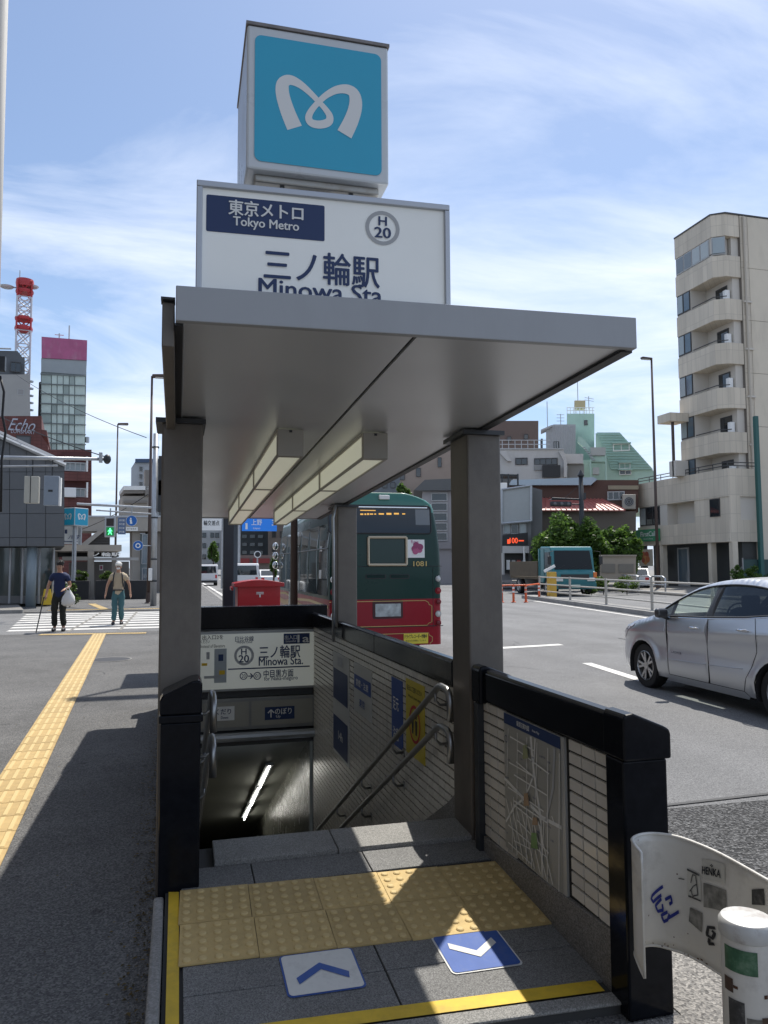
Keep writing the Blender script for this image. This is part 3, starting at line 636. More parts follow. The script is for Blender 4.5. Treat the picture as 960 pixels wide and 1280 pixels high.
a,b,w,h = spb(310,843,316,847); mb = MB(); sp.line(mb, [(a-w/2,b),(a+w/2,b)], .012, .006); sp.line(mb, [(a+w/2-.03,b+.03),(a+w/2,b)], .012, .007); sp.line(mb, [(a+w/2-.03,b-.03),(a+w/2,b)], .012, .008); mb.build('arrow', navy, sb)
sl('出入口2を', 253,794,279,799, black_print, .006); sl('ください', 251,800,262,804, black_print, .006); sl('Instead of Elevators', 251,806,281,809, black_print, .003)
map_grey = mat('route_map_grey', (.42,.46,.48), .4)
a,b,w,h = spb(268,811,283,853); mb = MB(); sp.rect(mb, a-w/2,a+w/2,b-h/2,b+h/2,.006); mb.build('route_map', map_grey, sb)
for q in ((273,818,279,826,navy),(274,838,281,843,yellow_print),(252,829,259,832,yellow_print),(258,815,262,824,grey_print),(255,845,276,847.5,grey_print)):
    a,b,w,h = spb(*q[:4]); mb = MB(); sp.rect(mb, a-w/2,a+w/2,b-h/2,b+h/2,.009); mb.build('map_mark', q[4], sb)
# ================================================================== CANOPY
def zsof(y): return 2.37-.036*(y-2.5)
col_m = mat('weathered_steel_cladding', (.15,.134,.117), .5, .25, var=.14, scale=7, stain=.55, stain_col=(.07,.06,.055), stain_scale=3.2, bump=.25, bscale=160, dist=.003, streak=.6)
fascia_m = mat('grey_painted_aluminium', (.34,.35,.365), .4, .15, var=.06, scale=1.5, stain=.18, stain_col=(.2,.2,.2), stain_scale=3, streak=.9, bump=.05, bscale=4)
soffit_m = mat('satin_aluminium_soffit', (.60,.61,.625), .32, .35, var=.05, scale=1.2, bump=.06, bscale=3)
gasket = mat('black_gasket', (.02,.02,.022), .5)
cn = thing('entrance_canopy', 'flat grey metal canopy on square columns sheltering the stairs', 'canopy', (.8,5.7,0))
CY1 = 9.05
def yfr(x): return 2.531-.0418*(x+.016)
fl = (-.018, yfr(-.018)); fr = (1.635, yfr(1.635))
# fascia ring: front, right, left, back
def band(p, q, th, name='fascia'):
    d = Vector((q[0]-p[0], q[1]-p[1], 0)).normalized(); nn = Vector((-d.y, d.x, 0))*th; mb = MB()
    P = [Vector((*p, zsof(p[1]))), Vector((*q, zsof(q[1])))]
    b = [P[0], P[1], P[1]+nn, P[0]+nn]
    mb.add(b+[v+Vector((0,0,.117)) for v in b], [(3,2,1,0),(4,5,6,7),(0,1,5,4),(1,2,6,5),(2,3,7,6),(3,0,4,7)])
    return mb.build(name, fascia_m, cn, bevel=.003)
band(fl, fr, .03); band((fr[0],fr[1]+.001), (1.635,CY1), .03, 'side_fascia'); band((1.605,CY1), (-.018,CY1), .03, 'back_fascia'); band((-.018,CY1-.031), (-.018,fl[1]+.032), .03, 'side_fascia')
def sheet(pts, dz, name, m, th=.012):
    mb = MB(); n = len(pts); lo = [(x,y,zsof(y)+dz) for x, y in pts]; hi = [(x,y,zsof(y)+dz+th) for x, y in pts]
    mb.add(lo+hi, [tuple(range(n))[::-1], tuple(range(n,2*n))]+[(i,(i+1)%n,n+(i+1)%n,n+i) for i in range(n)]); return mb.build(name, m, cn)
sheet([(.002,yfr(0)+.031),(.787,yfr(.787)+.031),(.787,9.01),(.002,9.01)], .006, 'soffit_panel', soffit_m)
sheet([(.803,yfr(.8)+.031),(1.585,yfr(1.585)+.031),(1.585,9.01),(.803,9.01)], .006, 'soffit_panel', soffit_m)
sheet([(.013,yfr(0)+.032),(1.604,yfr(1.6)+.032),(1.604,9.015),(.013,9.015)], .03, 'soffit_backing', gasket)
sheet([(-.017,yfr(0)+.02),(1.634,yfr(1.63)+.02),(1.634,CY1-.02),(-.017,CY1-.02)], .105, 'roof_sheet', fascia_m, .010)
sheet([(1.59,yfr(1.6)+.032),(1.636,yfr(1.63)+.034),(1.636,9.0),(1.59,9.0)], -.006, 'edge_trim', gasket, .008)
sheet([(-.019,yfr(0)+.032),(.006,yfr(0)+.032),(.006,9.0),(-.019,9.0)], -.006, 'edge_trim', gasket, .008)
# outer gutter beam on the pavement side
mb = MB(); a = [(-.062,2.62),(-.021,2.62),(-.021,9.0),(-.075,9.0)]
mb.add([(x,y,zsof(y)-.06) for x, y in a]+[(x,y,zsof(y)+.092) for x, y in a], [(3,2,1,0),(4,5,6,7),(0,1,5,4),(1,2,6,5),(2,3,7,6),(3,0,4,7)]); mb.build('gutter_beam', col_m, cn, bevel=.004)
MB().box(-.066,-.02,2.60,2.66,zsof(2.6)+.094,zsof(2.6)+.102).build('gutter_cap', dark_metal, cn)
# columns
def column(x0, x1, y0, y1, z0):
    mb = MB(); z = [zsof(y0)-.004, zsof(y1)-.004]
    mb.add([(x0,y0,z0),(x1,y0,z0),(x1,y1,z0),(x0,y1,z0),(x0,y0,z[0]),(x1,y0,z[0]),(x1,y1,z[1]),(x0,y1,z[1])], [(3,2,1,0),(4,5,6,7),(0,1,5,4),(1,2,6,5),(2,3,7,6),(3,0,4,7)])
    c = mb.build('column', col_m, cn, bevel=.012, seg=3)
    e = .03; MB().add([(x0-e,y0-e,zsof(y0)-.03),(x1+.012,y0-e,zsof(y0)-.03),(x1+.012,y1+e,zsof(y1)-.03),(x0-e,y1+e,zsof(y1)-.03),(x0-e,y0-e,zsof(y0)-.006),(x1+.012,y0-e,zsof(y0)-.006),(x1+.012,y1+e,zsof(y1)-.006),(x0-e,y1+e,zsof(y1)-.006)], [(3,2,1,0),(4,5,6,7),(0,1,5,4),(1,2,6,5),(2,3,7,6),(3,0,4,7)]).build('head_plate', dark_metal, c)
    return c
column(-.085,.115,3.945,4.19,.0); column(1.52,1.72,3.915,4.185,.0); column(1.52,1.72,7.46,7.75,.97); column(-.085,.115,7.46,7.75,.0)
MB().tube([(1.50,7.44,2.18),(1.47,7.43,2.05),(1.475,7.43,1.8),(1.475,7.43,.84)], .016, 8).build('conduit', galv, cn, smooth=True)

# lights under the canopy
acry = mat('milky_acrylic', (.70,.72,.60), .3, emit=(1,1,.78), estr=.16)
lamp_frame = mat('beige_lamp_frame', (.36,.34,.30), .45, var=.05)
for x0, x1, lab in ((.508,.651,'left of the two long boxed strip lights under the canopy soffit'), (.982,1.123,'right of the two long boxed strip lights under the canopy soffit')):
    t = thing('strip_light', lab, 'light', (x0,6,zsof(6)), group='strip lights under the canopy')
    def bx(mb, xa, xb, ya, yb, ta, tb): return mb.add([(xa,ya,zsof(ya)-tb),(xb,ya,zsof(ya)-tb),(xb,yb,zsof(yb)-tb),(xa,yb,zsof(yb)-tb),(xa,ya,zsof(ya)-ta),(xb,ya,zsof(ya)-ta),(xb,yb,zsof(yb)-ta),(xa,yb,zsof(yb)-ta)], [(3,2,1,0),(4,5,6,7),(0,1,5,4),(1,2,6,5),(2,3,7,6),(3,0,4,7)])
    Y = [4.12,5.48,6.84,8.2]
    bx(MB(), x0, x1, 4.10, 4.145, .0, .148).build('end_cap', lamp_frame, t, bevel=.004); bx(MB(), x0, x1, 8.2, 8.245, .0, .148).build('end_cap', lamp_frame, t)
    for i in range(3): bx(MB(), x0+.008, x1-.008, Y[i]+.026, Y[i+1]-.002, .012, .140).build('diffuser', acry, t)
    for i in (1,2): bx(MB(), x0, x1, Y[i]-.012, Y[i]+.022, .0, .146).build('divider', lamp_frame, t)
    for xa in (x0, x1-.012): bx(MB(), xa, xa+.012, 4.147, 8.198, .132, .147).build('rail', lamp_frame, t)
    for xa in (x0, x1-.012): bx(MB(), xa, xa+.012, 4.147, 8.198, .0, .014).build('rail', lamp_frame, t)
    MB().obox(((x0+x1)/2,4.098,zsof(4.1)-.012), (.008,0,0), (0,.003,0), (0,0,.006)).build('latch', dark_metal, t)

# station name sign on the canopy
ns = thing('station_name_sign', 'white framed station name sign standing on the front of the canopy roof', 'sign', (.49,2.65,2.45))
a_ = R(-2.4); rr = Vector((math.cos(a_), math.sin(a_), 0)); bk = Vector((-rr.y, rr.x, 0))
npn = Plane((.045,2.60,0), rr, (0,0,1))
al = mat('satin_aluminium_frame', (.42,.44,.47), .35, .6)
wd = .895; zt = 2.882; zb = 2.45
mb = MB(); npn.rect(mb, 0, wd, zb, zt, -.012, .12); mb.build('box', al, ns)
for q in ((0,wd,zt-.022,zt),(0,wd,zb,zb+.02),(0,.02,zb+.02,zt-.022),(wd-.02,wd,zb+.02,zt-.022)):
    mb = MB(); npn.rect(mb, *q, .006, .0185); mb.build('frame_bar', al, ns, bevel=.003)
sign_w = mat('sign_white_acrylic', (.76,.78,.77), .35, var=.03, emit=(.9,.97,1), estr=.06)  # faint glow added to brighten the panel, which stands in shade
mb = MB(); npn.rect(mb, .02, wd-.02, zb+.02, zt-.022, -.006, .006); mb.build('panel', sign_w, ns)
def npb(x0,y0,x1,y1):
    p = [npn.px(*q) for q in ((x0,y0),(x1,y0),(x0,y1),(x1,y1))]
    return p
def nl(body, cx, cy, wpx, hpx, m, bold=.015):
    a, b = npn.px(cx, cy); a0, _ = npn.px(cx-wpx/2, cy); a1, _ = npn.px(cx+wpx/2, cy); _, b1 = npn.px(cx, cy-hpx/2); _, b0 = npn.px(cx, cy+hpx/2)
    return lettering(npn, body, a, b, a1-a0, b1-b0, m, ns, bold=bold, lift=-.002)
p0 = npn.px(258,242); p1 = npn.px(406,256); p2 = npn.px(258,288)
mb = MB(); npn.poly(mb, npn.rrect(p0[0],p1[0],p2[1],p0[1],.006), -.0045); mb.build('operator_plate', navy, ns)
nl('東京メトロ', 333,262.5,93,19, white_print, .02); nl('Tokyo Metro', 333,281,82,14.5, white_print, .018)
mb = MB(); c_ = npn.px(478.5,284.5); npn.ring(c_, .049, .063, mb, -.004); mb.build('line_ring', grey_print, ns)
nl('H', 478.5,276,10,11, navy, .02); nl('20', 478.5,290.5,20,13, navy, .02)
nl('三ノ輪駅', 403.5,335,144,40, navy, .014); nl('Minowa Sta.', 405,364,160,22, navy, .014)

# cube sign above
cs = thing('cube_sign', 'large teal cube sign with white ribbon emblem above the station name', 'sign', (.47,2.85,2.9))
b_ = R(-.6); cr = Vector((math.cos(b_), math.sin(b_), 0)); ck = Vector((-cr.y, cr.x, 0))
o0 = atY(309.5,30,2.6); S = .512; zc0, zc1 = 2.952, 3.475
A0 = Vector((o0.x, 2.61, 0))
def cub(mb, a0, a1, d0, d1, z0, z1):
    P = [A0+cr*a+ck*d for a, d in ((a0,d0),(a1,d0),(a1,d1),(a0,d1))]
    return mb.ext([Vector((p.x,p.y,z0)) for p in P], (0,0,z1-z0))
cub(MB(), 0, S, 0, S, zc0, zc1).build('cube_body', mat('cube_white_acrylic', (.62,.66,.69), .3, var=.04), cs, bevel=.008)
cub(MB(), -.004, S+.004, -.004, S+.004, zc1+.0005, zc1+.012).build('top_trim', mat('rusty_trim', (.22,.2,.19), .5, .4, var=.3, scale=20), cs)
cub(MB(), .03, S-.03, .03, S-.03, zc0-.028, zc0-.0005).build('bottom_pan', mat('stained_steel_pan', (.42,.41,.38), .4, .5, var=.15, stain=.5, stain_col=(.2,.14,.08), stain_scale=12), cs, bevel=.006)
cub(MB(), .19, .33, .17, .33, 2.86, zc0-.028).build('neck', galv, cs)
for d in ((.13,.05),(.38,.05),(.13,.45),(.38,.45)): cub(MB(), d[0]-.008,d[0]+.008,d[1]-.008,d[1]+.008, zc0-.032, zc0-.0285).build('screw', dark_metal, cs)
cp = Plane(A0, cr, (0,0,1))
teal = mat('teal_acrylic', srgb(36,146,180), .35, var=.03, emit=srgb(36,146,180), estr=.1)  # slight emission put in so the shaded cube faces read brighter
P = [cp.px(*q) for q in ((318,44.5),(476,68),(477,219.5),(318.5,202))]
al0 = (P[0][0]+P[3][0])/2; al1 = (P[1][0]+P[2][0])/2; be1 = (P[0][1]+P[1][1])/2; be0 = (P[2][1]+P[3][1])/2
mb = MB(); cp.poly(mb, cp.rrect(al0, al1, be0, be1, .024), .003); mb.build('face_panel', teal, cs)
def emblem_path():
    z = [(430,367,47),(411,322,44),(397,277,41),(395,247,38),(404,233,33),(421,231,30),(447,244,24),(474,267,19),(500,294,17),(518,314,18),(530,334,21),(526,351,24),(502,358,25),(478,353,24),(470,338,21),(478,318,18),(499,293,17),(522,273,19),(550,259,24),(577,257,30),(596,266,34),(604,286,38),(602,315,41),(590,350,44),(572,386,47)]
    def cr_(p0,p1,p2,p3,t): return [0.5*((2*b)+(-a+c)*t+(2*a-5*b+4*c-d)*t*t+(-a+3*b-3*c+d)*t**3) for a,b,c,d in zip(p0,p1,p2,p3)]
    out = []
    for i in range(len(z)-1):
        for k in range(4): out.append(cr_(z[max(i-1,0)], z[i], z[i+1], z[min(i+2,len(z)-1)], k/4))
    return out+[list(z[-1])]
em = emblem_path(); E2 = []
for x, y, w in em:
    a, b = cp.px(180+x/2.286, y/2.286); E2.append((a, b, w/2.286*2.62/961*1.0))
mb = MB(); cp.line(mb, [(a,b) for a,b,w in E2], [w for a,b,w in E2], [.0038+.0016*i/len(E2) for i in range(len(E2))]); mb.build('emblem', white_print, cs, fix=False)
# emblem shape in unit coordinates, for the smaller cube signs
ea = [a for a,b,w in E2]; eb = [b for a,b,w in E2]; EMC = ((min(ea)+max(ea))/2, (min(eb)+max(eb))/2)
EMU = [((a-EMC[0])/S, (b-EMC[1])/S, w/S) for a,b,w in E2]
# ------------------------------------------------------------------ handrails
def rail(t, path, r=.019, name='rail'): return MB().tube(path, r, 12).build(name, steel, t, smooth=True)
def arc_end(x, y0, z0, drop, side=1):
    return [(x,y0-.20,z0-drop),(x,y0-.20,z0-.06),(x,y0-.185,z0-.022),(x,y0-.15,z0-.003),(x,y0-.05,z0-.0),(x,y0,z0-.012)]
hr_lab = {(1,0):'upper steel handrail on the right tiled wall of the stairs', (1,1):'lower steel handrail on the right tiled wall of the stairs', (0,0):'upper steel handrail end showing beside the left granite post', (0,1):'lower steel handrail end showing beside the left granite post'}
for sd_, x, xw in ((1,1.462,1.54),(0,.185,.10)):
    for lv, z0 in ((0,.885),(1,.66)):
        h = thing('handrail', hr_lab[(sd_,lv)], 'handrail', (x,4.2,z0-.3), group='stair handrails')
        zz = z0 if sd_ else z0+.02
        rail(h, arc_end(x,4.27,zz,.17)+[(x,8.95,zz-.012-.524*(8.95-4.27))])
        for yb in (4.32,5.25,6.2,7.2,8.2):
            zr = zz-.012-.524*(yb-4.27)
            MB().tube([(x,yb,zr-.01),(x,yb,zr-.06),(x+(xw-x)*.35,yb,zr-.085),(xw,yb,zr-.085)], .009, 8).build('bracket', steel, h, smooth=True)
            MB().cyl((xw-(.004 if sd_ else -.004),yb,zr-.085),(xw+(.001 if sd_ else -.001),yb,zr-.085), .03, n=14).build('rose', steel, h)

# ------------------------------------------------------------------ map and posters on the right-hand wall
wp = Plane((1.5405,4,0), (0,-1,0), (0,0,1))       # a grows towards the camera
am = thing('area_map', 'large neighbourhood street map board set in the tiled parapet', 'map', (1.54,3.21,.22))
mp2 = Plane((1.538,3.515,.224), (0,-1,0), (0,0,1)); MW, MH = .605, .642
mb = MB(); mp2.rect(mb, 0, MW, 0, MH, 0, .014); mb.build('board', mat('map_frame_grey', (.5,.5,.48), .4, .3), am)
mb = MB(); mp2.rect(mb, .004, MW-.03, .006, MH-.055, .0015); mb.build('map_sheet', mat('map_ground', (.36,.355,.32), .35, var=.04), am)
mb = MB(); mp2.rect(mb, .004, MW-.03, MH-.054, MH-.004, .0015); mb.build('header', navy, am)
lettering(mp2, '駅周辺案内図', .22, MH-.028, .13, .024, white_print, am, .008, .003); lettering(mp2, 'Area Map', .35, MH-.03, .07, .014, white_print, am, .004, .003)
st_w = mat('map_street_white', (.74,.74,.71), .4)
U = MW-.034; V = MH-.066
def mline(pts, w, m=st_w, h=.003):
    mb = MB(); mp2.line(mb, [(.004+p[0]*U, .008+p[1]*V) for p in pts], w, h); return mb.build('street', m, am)
mline([(.68,0),(.68,.25),(.66,.45),(.60,.62),(.55,.8),(.52,1)], .020); mline([(0,.55),(.3,.5),(.5,.47),(.7,.44),(1,.46)], .016, h=.0034)
mline([(.02,.2),(.2,.38),(.4,.5),(.55,.7),(.6,1)], .011, h=.0038); mline([(.75,.42),(.88,.7),(.92,1)], .016, grey_print, .0042)
rs = random.Random(3)
for i in range(11):
    x = .05+.09*i; mline([(x,.0 if i % 3 else .5),(x+.05,.45 if i % 2 else .98)], .0062, h=.0046+.0002*i)
for i in range(12):
    y = .05+.08*i; x0 = rs.uniform(0,.3); mline([(x0,y+rs.uniform(-.03,.03)),(min(.97,x0+rs.uniform(.3,.7)),y+rs.uniform(-.09,.03))], .0062, h=.007+.0002*i)
for i in range(7):
    x0 = .05+.1*i; mline([(x0,.40),(x0+.22,.02)], .0062, h=.0096+.0002*i)
for (x0,y0,x1,y1,m) in ((.52,.16,.64,.30,mat('map_park_green', (.20,.34,.12), .5)),(.40,.80,.50,.93,mat('map_park_olive', (.31,.33,.18), .5)),(.40,.44,.50,.56,mat('map_orange', (.40,.27,.16), .5)),(.55,.34,.65,.42,mat('map_orange', (1,1,1)))):
    mb = MB(); mp2.poly(mb, [(.004+x0*U,.008+y0*V),(.004+x1*U,.008+(y0+.03)*V),(.004+(x1-.02)*U,.008+y1*V),(.004+(x0+.01)*U,.008+(y1-.02)*V)], .0115); mb.build('map_patch', m, am)
mb = MB(); mp2.ring((.05,MH-.12), .014, .017, mb, .0115); mb.build('compass_ring', navy, am)
for i in range(26):
    x = rs.uniform(.06,.9)*U; y = rs.uniform(.05,.92)*V; lettering(mp2, rs.choice(['三ノ輪','根岸','竜泉','下谷','日本堤','公園','小学校','郵便局']), x, y, .03, .009, navy, am, .0, .0119)
def wbox(x0,y0,x1,y1):
    a0, b1 = wp.px(x0,y0); a1, b0 = wp.px(x1,y1); return a0, a1, b0, b1
def poster(name, label, cat, a0, a1, b0, b1, m, th=.004):
    t = thing(name, label, cat, wp((a0+a1)/2,b0)); mb = MB(); wp.rect(mb, a0,a1,b0,b1,.004,th); mb.build('sheet', m, t); return t
paper = mat('poster_paper', (.52,.53,.51), .5, var=.05)
def wy(px, y): return wp.px(px, y)[0]
a0, a1 = wy(417,860), wy(437,860)
t = poster('notice_strip', 'tall pale notice strip with navy blocks on the far stairwell tiles', 'poster', a0, a1, -.27, .72, paper)
for b0, b1 in ((.26,.56),(-.24,.10)):
    mb = MB(); wp.rect(mb, a0+.02, a1-.06, b0, b1, .0065); mb.build('navy_block', navy, t)
mb = MB(); wp.rect(mb, a0+.3*(a1-a0), a0+.62*(a1-a0), .60,.69,.0065); mb.build('dark_block', grey_print, t)
lettering(wp, '14h', (a0+a1)/2, -.06, .2, .08, white_print, t, .01, .009)
a0, a1 = wy(443,840), wy(465,840)
t = poster('white_notice', 'white notice with a narrow navy band on the stairwell tiles', 'poster', a0, a1, .30, .72, paper)
mb = MB(); wp.rect(mb, a0+.02, a1-.02, .50, .62, .0065); mb.build('navy_band', blue_print, t); lettering(wp, '禁煙・注意', (a0+a1)/2, .56, (a1-a0)*.7, .06, white_print, t, .01, .009); lettering(wp, '東京', (a0+a1)/2, .40, .2, .07, blue_print, t, .01, .009)
a0, a1 = wy(490,860), wy(503.5,860)
t = poster('navy_notice', 'narrow navy notice with white characters next to the yellow warning sign', 'poster', a0, a1, .28, .76, blue_print)
lettering(wp, '足元', (a0+a1)/2-.02, .58, .15, .09, white_print, t, .01, .007); lettering(wp, '注意', (a0+a1)/2-.02, .37, .15, .09, white_print, t, .01, .007)
a0, a1 = wy(508,870), wy(531,870)
t = poster('warning_sign', 'yellow warning sign with a red ring round two dark figures', 'sign', a0, a1, .30, .80, mat('warning_yellow', (.62,.50,.04), .45))
cx = (a0+a1)/2; mb = MB(); wp.ring((cx,.52), .105, .125, mb, .0065); mb.build('red_ring', red_print, t)
for dx in (-.038,.038):
    mb = MB(); wp.circ((cx+dx,.575), .018, mb, .008, 14); wp.poly(mb, [(cx+dx-.024,.55),(cx+dx+.024,.55),(cx+dx+.014,.455),(cx+dx-.014,.455)], .008); mb.build('figure', black_print, t)
lettering(wp, '足元にご注意ください', cx, .745, (a1-a0)*.8, .035, black_print, t, .006, .0075); lettering(wp, 'Watch your step', cx, .69, (a1-a0)*.7, .022, black_print, t, .004, .0075)

# ------------------------------------------------------------------ guard plate and post on the kerb side
guard_w = mat('chipped_white_enamel', (.68,.665,.62), .42, var=.08, scale=4, stain=.6, stain_col=(.16,.13,.10), stain_scale=3.5, bump=.1, bscale=14)
gp = thing('guardrail_end', 'curved white guardrail end plate covered in stickers and blue scrawl', 'guardrail', (1.6,2.1,0))
def gpath(s):           # plan path of the plate, s in 0..1 from the free end to the cut-off side, plus top and bottom heights
    ctl = [(1.463,2.262,.640,.25),(1.464,2.30,.652,.28),(1.478,2.335,.658,.295),(1.52,2.352,.662,.30),(1.565,2.345,.664,.30),(1.60,2.305,.668,.30),(1.622,2.24,.672,.305),(1.635,2.10,.676,.31),(1.643,1.91,.668,.30),(1.65,1.7,.66,.295),(1.66,1.4,.66,.29),(1.68,1.0,.66,.29)]
    f = s*(len(ctl)-1); i = min(int(f), len(ctl)-2); t = f-i
    p = [ctl[max(i-1,0)], ctl[i], ctl[i+1], ctl[min(i+2,len(ctl)-1)]]
    return [0.5*((2*b)+(-a+c)*t+(2*a-5*b+4*c-d)*t*t+(-a+3*b-3*c+d)*t**3) for a,b,c,d in zip(*p)]
def gpt(s, v, h=0.0):
    x, y, zt_, zb_ = gpath(s); x2, y2, _, _ = gpath(min(s+.01,1)); x1, y1, _, _ = gpath(max(s-.01,0))
    d = Vector((x2-x1, y2-y1, 0)).normalized(); nn = Vector((d.y, -d.x, 0))
    if nn.dot(Vector((x,y,0))) > 0: nn = -nn
    wave = .016*math.sin(v*math.pi*2)*min(1, max(0, (s-.55)*3))
    return Vector((x, y, zb_+(zt_-zb_)*v)) + nn*(h+wave)
mb = MB(); NS, NV = 60, 14
for i in range(NS+1):
    for j in range(NV+1): mb.v.append(gpt(i/NS, j/NV))
for i in range(NS):
    for j in range(NV): a = i*(NV+1)+j; mb.f.append([a, a+NV+1, a+NV+2, a+1])
o = mb.build('plate', guard_w, gp, smooth=True); md = o.modifiers.new('thick', 'SOLIDIFY'); md.thickness = .006; md.offset = 0
for v_ in (0, 1): MB().tube([gpt(i/50, v_) for i in range(51)], .0055, 6).build('rolled_edge', guard_w, gp, smooth=True)
MB().tube([gpt(0, i/10) for i in range(11)], .005, 6).build('rolled_edge', guard_w, gp, smooth=True)
class GP:               # a small flat chart on the curved plate
    def __init__(s, s0, v0, h): s.s0 = s0; s.v0 = v0; s.h = h
    def __call__(s, a, b, h=0): return gpt(s.s0+a, s.v0+b, s.h+h)
for s_, v_ in ((.80,.25),(.80,.75),(.86,.25),(.86,.75)):
    c_ = gpt(s_, v_, .003); d_ = (gpt(s_, v_, .02)-c_).normalized(); MB().cyl(c_, c_+d_*.012, .014, n=6).build('bolt', galv, gp)
ink = mat('blue_marker', srgb(28,44,130), .5)
def gstroke(name, pts, w, m, h):
    mb = MB(); k = len(pts); P = [Vector(p) for p in pts]
    # resample
    Q = []
    for i in range(k-1):
        n = max(2, int((P[i+1]-P[i]).length/.012))
        for j in range(n): Q.append(P[i].lerp(P[i+1], j/n))
    Q.append(P[-1]); b0 = len(mb.v)
    for i, p in enumerate(Q):
        d = (Q[min(i+1,len(Q)-1)]-Q[max(i-1,0)]); d = Vector((d.x*1.1, d.y*.36)); d.normalize(); nn = Vector((-d.y/1.1, d.x/.36))*w/2
        for q in (p+nn, p-nn): mb.v.append(gpt(q.x, q.y, h))
    for i in range(len(Q)-1): mb.f.append([b0+2*i, b0+2*i+1, b0+2*i+3, b0+2*i+2])
    return mb.build(name, m, gp, fix=False)
from_px = {}
def gsv(x, y):          # nearest (s, v) of the plate to a sight line, found by search
    best = None; d = ray(x, y).normalized()
    if not from_px:
        for i in range(7, 61):
            for j in range(0, 21): from_px[(i/60, j/20)] = gpt(i/60, j/20)-CAM
    for k_, p in from_px.items():
        e = (p-d*p.dot(d)).length
        if best is None or e < best[0]: best = (e, *k_)
    s_, v_ = best[1], best[2]
    for st_ in (.006,.0015):
        for _ in range(6):
            c = []
            for ds in (-st_,0,st_):
                for dv in (-st_*2,0,st_*2):
                    p = gpt(s_+ds, v_+dv)-CAM; c.append(((p-d*p.dot(d)).length, s_+ds, v_+dv))
            _, s_, v_ = min(c)
    return s_, v_
def Z6(x, y): return gsv(770+x*190/869, 1000+y*280/1280)
for i, pts in enumerate([[(272,490),(205,540),(198,560),(210,578),(262,540)],[(285,565),(318,548),(325,580),(310,592)],[(262,560),(225,600),(240,632),(272,625),(268,590)],[(300,635),(262,655),(278,690),(300,680),(312,648)],[(368,635),(300,672)]]):
    gstroke('scrawl', [Z6(*p) for p in pts], .011, ink, .0062+.0004*i)
def gsticker(name, pts, m, h=.0062):
    c = [Z6(*p) for p in pts]; mb = MB(); n = 6
    for i in range(n+1):
        for j in range(n+1):
            u, v = i/n, j/n
            s_ = (c[0][0]*(1-u)+c[1][0]*u)*(1-v)+(c[3][0]*(1-u)+c[2][0]*u)*v; q = (c[0][1]*(1-u)+c[1][1]*u)*(1-v)+(c[3][1]*(1-u)+c[2][1]*u)*v
            mb.v.append(gpt(s_, q, h))
    for i in range(n):
        for j in range(n): a = i*(n+1)+j; mb.f.append([a, a+1, a+n+2, a+n+1])
    return mb.build(name, m, gp, fix=False)
stk1 = mat('pale_sticker', (.55,.54,.49), .5, var=.1, scale=30); stk2 = mat('grey_worn_sticker', (.19,.185,.165), .6, var=.6, scale=30, stain=.5, stain_col=(.4,.39,.36), stain_scale=30); stk3 = mat('dark_worn_sticker', (.05,.05,.05), .6, var=.5, scale=40, stain=.4, stain_col=(.3,.29,.27), stain_scale=40)
gsticker('sticker', [(500,335),(628,365),(630,475),(500,445)], stk1); gsticker('sticker', [(415,395),(490,430),(497,578),(420,545)], stk1)
gsticker('sticker', [(508,470),(640,515),(640,640),(510,610)], stk2)
gsticker('sticker_smear', [(430,610),(505,645),(500,755),(425,690)], stk2, .0064); gsticker('sticker', [(785,510),(855,505),(858,600),(785,595)], stk3)
gstroke('drawn_edge', [Z6(417,393),Z6(489,428)], .006, stk3, .0085); gstroke('drawn_edge', [Z6(425,545),Z6(497,576)], .005, stk3, .0085); gstroke('drawn_edge', [Z6(365,447),Z6(400,452)], .003, stk3, .0068)
for i, pts in enumerate([[(440,470),(450,425),(468,430),(475,480),(455,490),(432,520)],[(475,480),(482,540),(450,548),(440,510)]]): gstroke('drawn_figure', [Z6(*p) for p in pts], .003, stk3, .0088+.0003*i)
class GChart:
    def __init__(s, c, r_, u_): s.c = c; s.r_ = r_; s.u_ = u_
    def __call__(s, a, b, h=0): return gpt(s.c[0]+a*s.r_[0]+b*s.u_[0], s.c[1]+a*s.r_[1]+b*s.u_[1], h)
q0, q1, q2 = Z6(505,392), Z6(612,418), Z6(505,350)
ch = GChart(((q0[0]+q1[0])/2,(q0[1]+q1[1])/2), (q1[0]-q0[0],q1[1]-q0[1]), (q2[0]-q0[0],q2[1]-q0[1]))
lettering(ch, 'HENKA', 0, -.1, 1.0, 1.0, black_print, gp, .03, .009); lettering(ch, '❖', .02, .72, .2, .45, black_print, gp, .0, .009)
for i, pts in enumerate([[(575,730),(535,725),(528,770),(560,790),(575,760),(555,745)],[(545,790),(540,820),(572,822)]]): gstroke('scrawl', [Z6(*p) for p in pts], .008, black_print, .0062+.0004*i)
gpo = thing('guardrail_post', 'white enamel guardrail post with flat cap and worn stickers at the right edge', 'post', (1.474,1.796,0))
pc = Vector((1.474,1.796,0)); pr_ = .067; PH = .06
MB().lathe(pc, [(pr_,0),(pr_,.53+PH)], 32).build('pipe', guard_w, gpo, smooth=True, auto=40)
MB().lathe(pc, [(pr_+.002,.531+PH),(pr_+.004,.535+PH),(pr_+.004,.565+PH),(pr_-.003,.575+PH),(pr_-.02,.579+PH),(0.001,.581+PH)], 32).build('cap', mat('bright_enamel', (.55,.55,.53), .4, var=.1, scale=12, stain=.7, stain_col=(.2,.12,.08), stain_scale=14), gpo, smooth=True, auto=35)
MB().box(pc.x+pr_-.01,1.636,pc.y-.04,pc.y+.04,.40,.54).build('bracket', guard_w, gpo, bevel=.008)
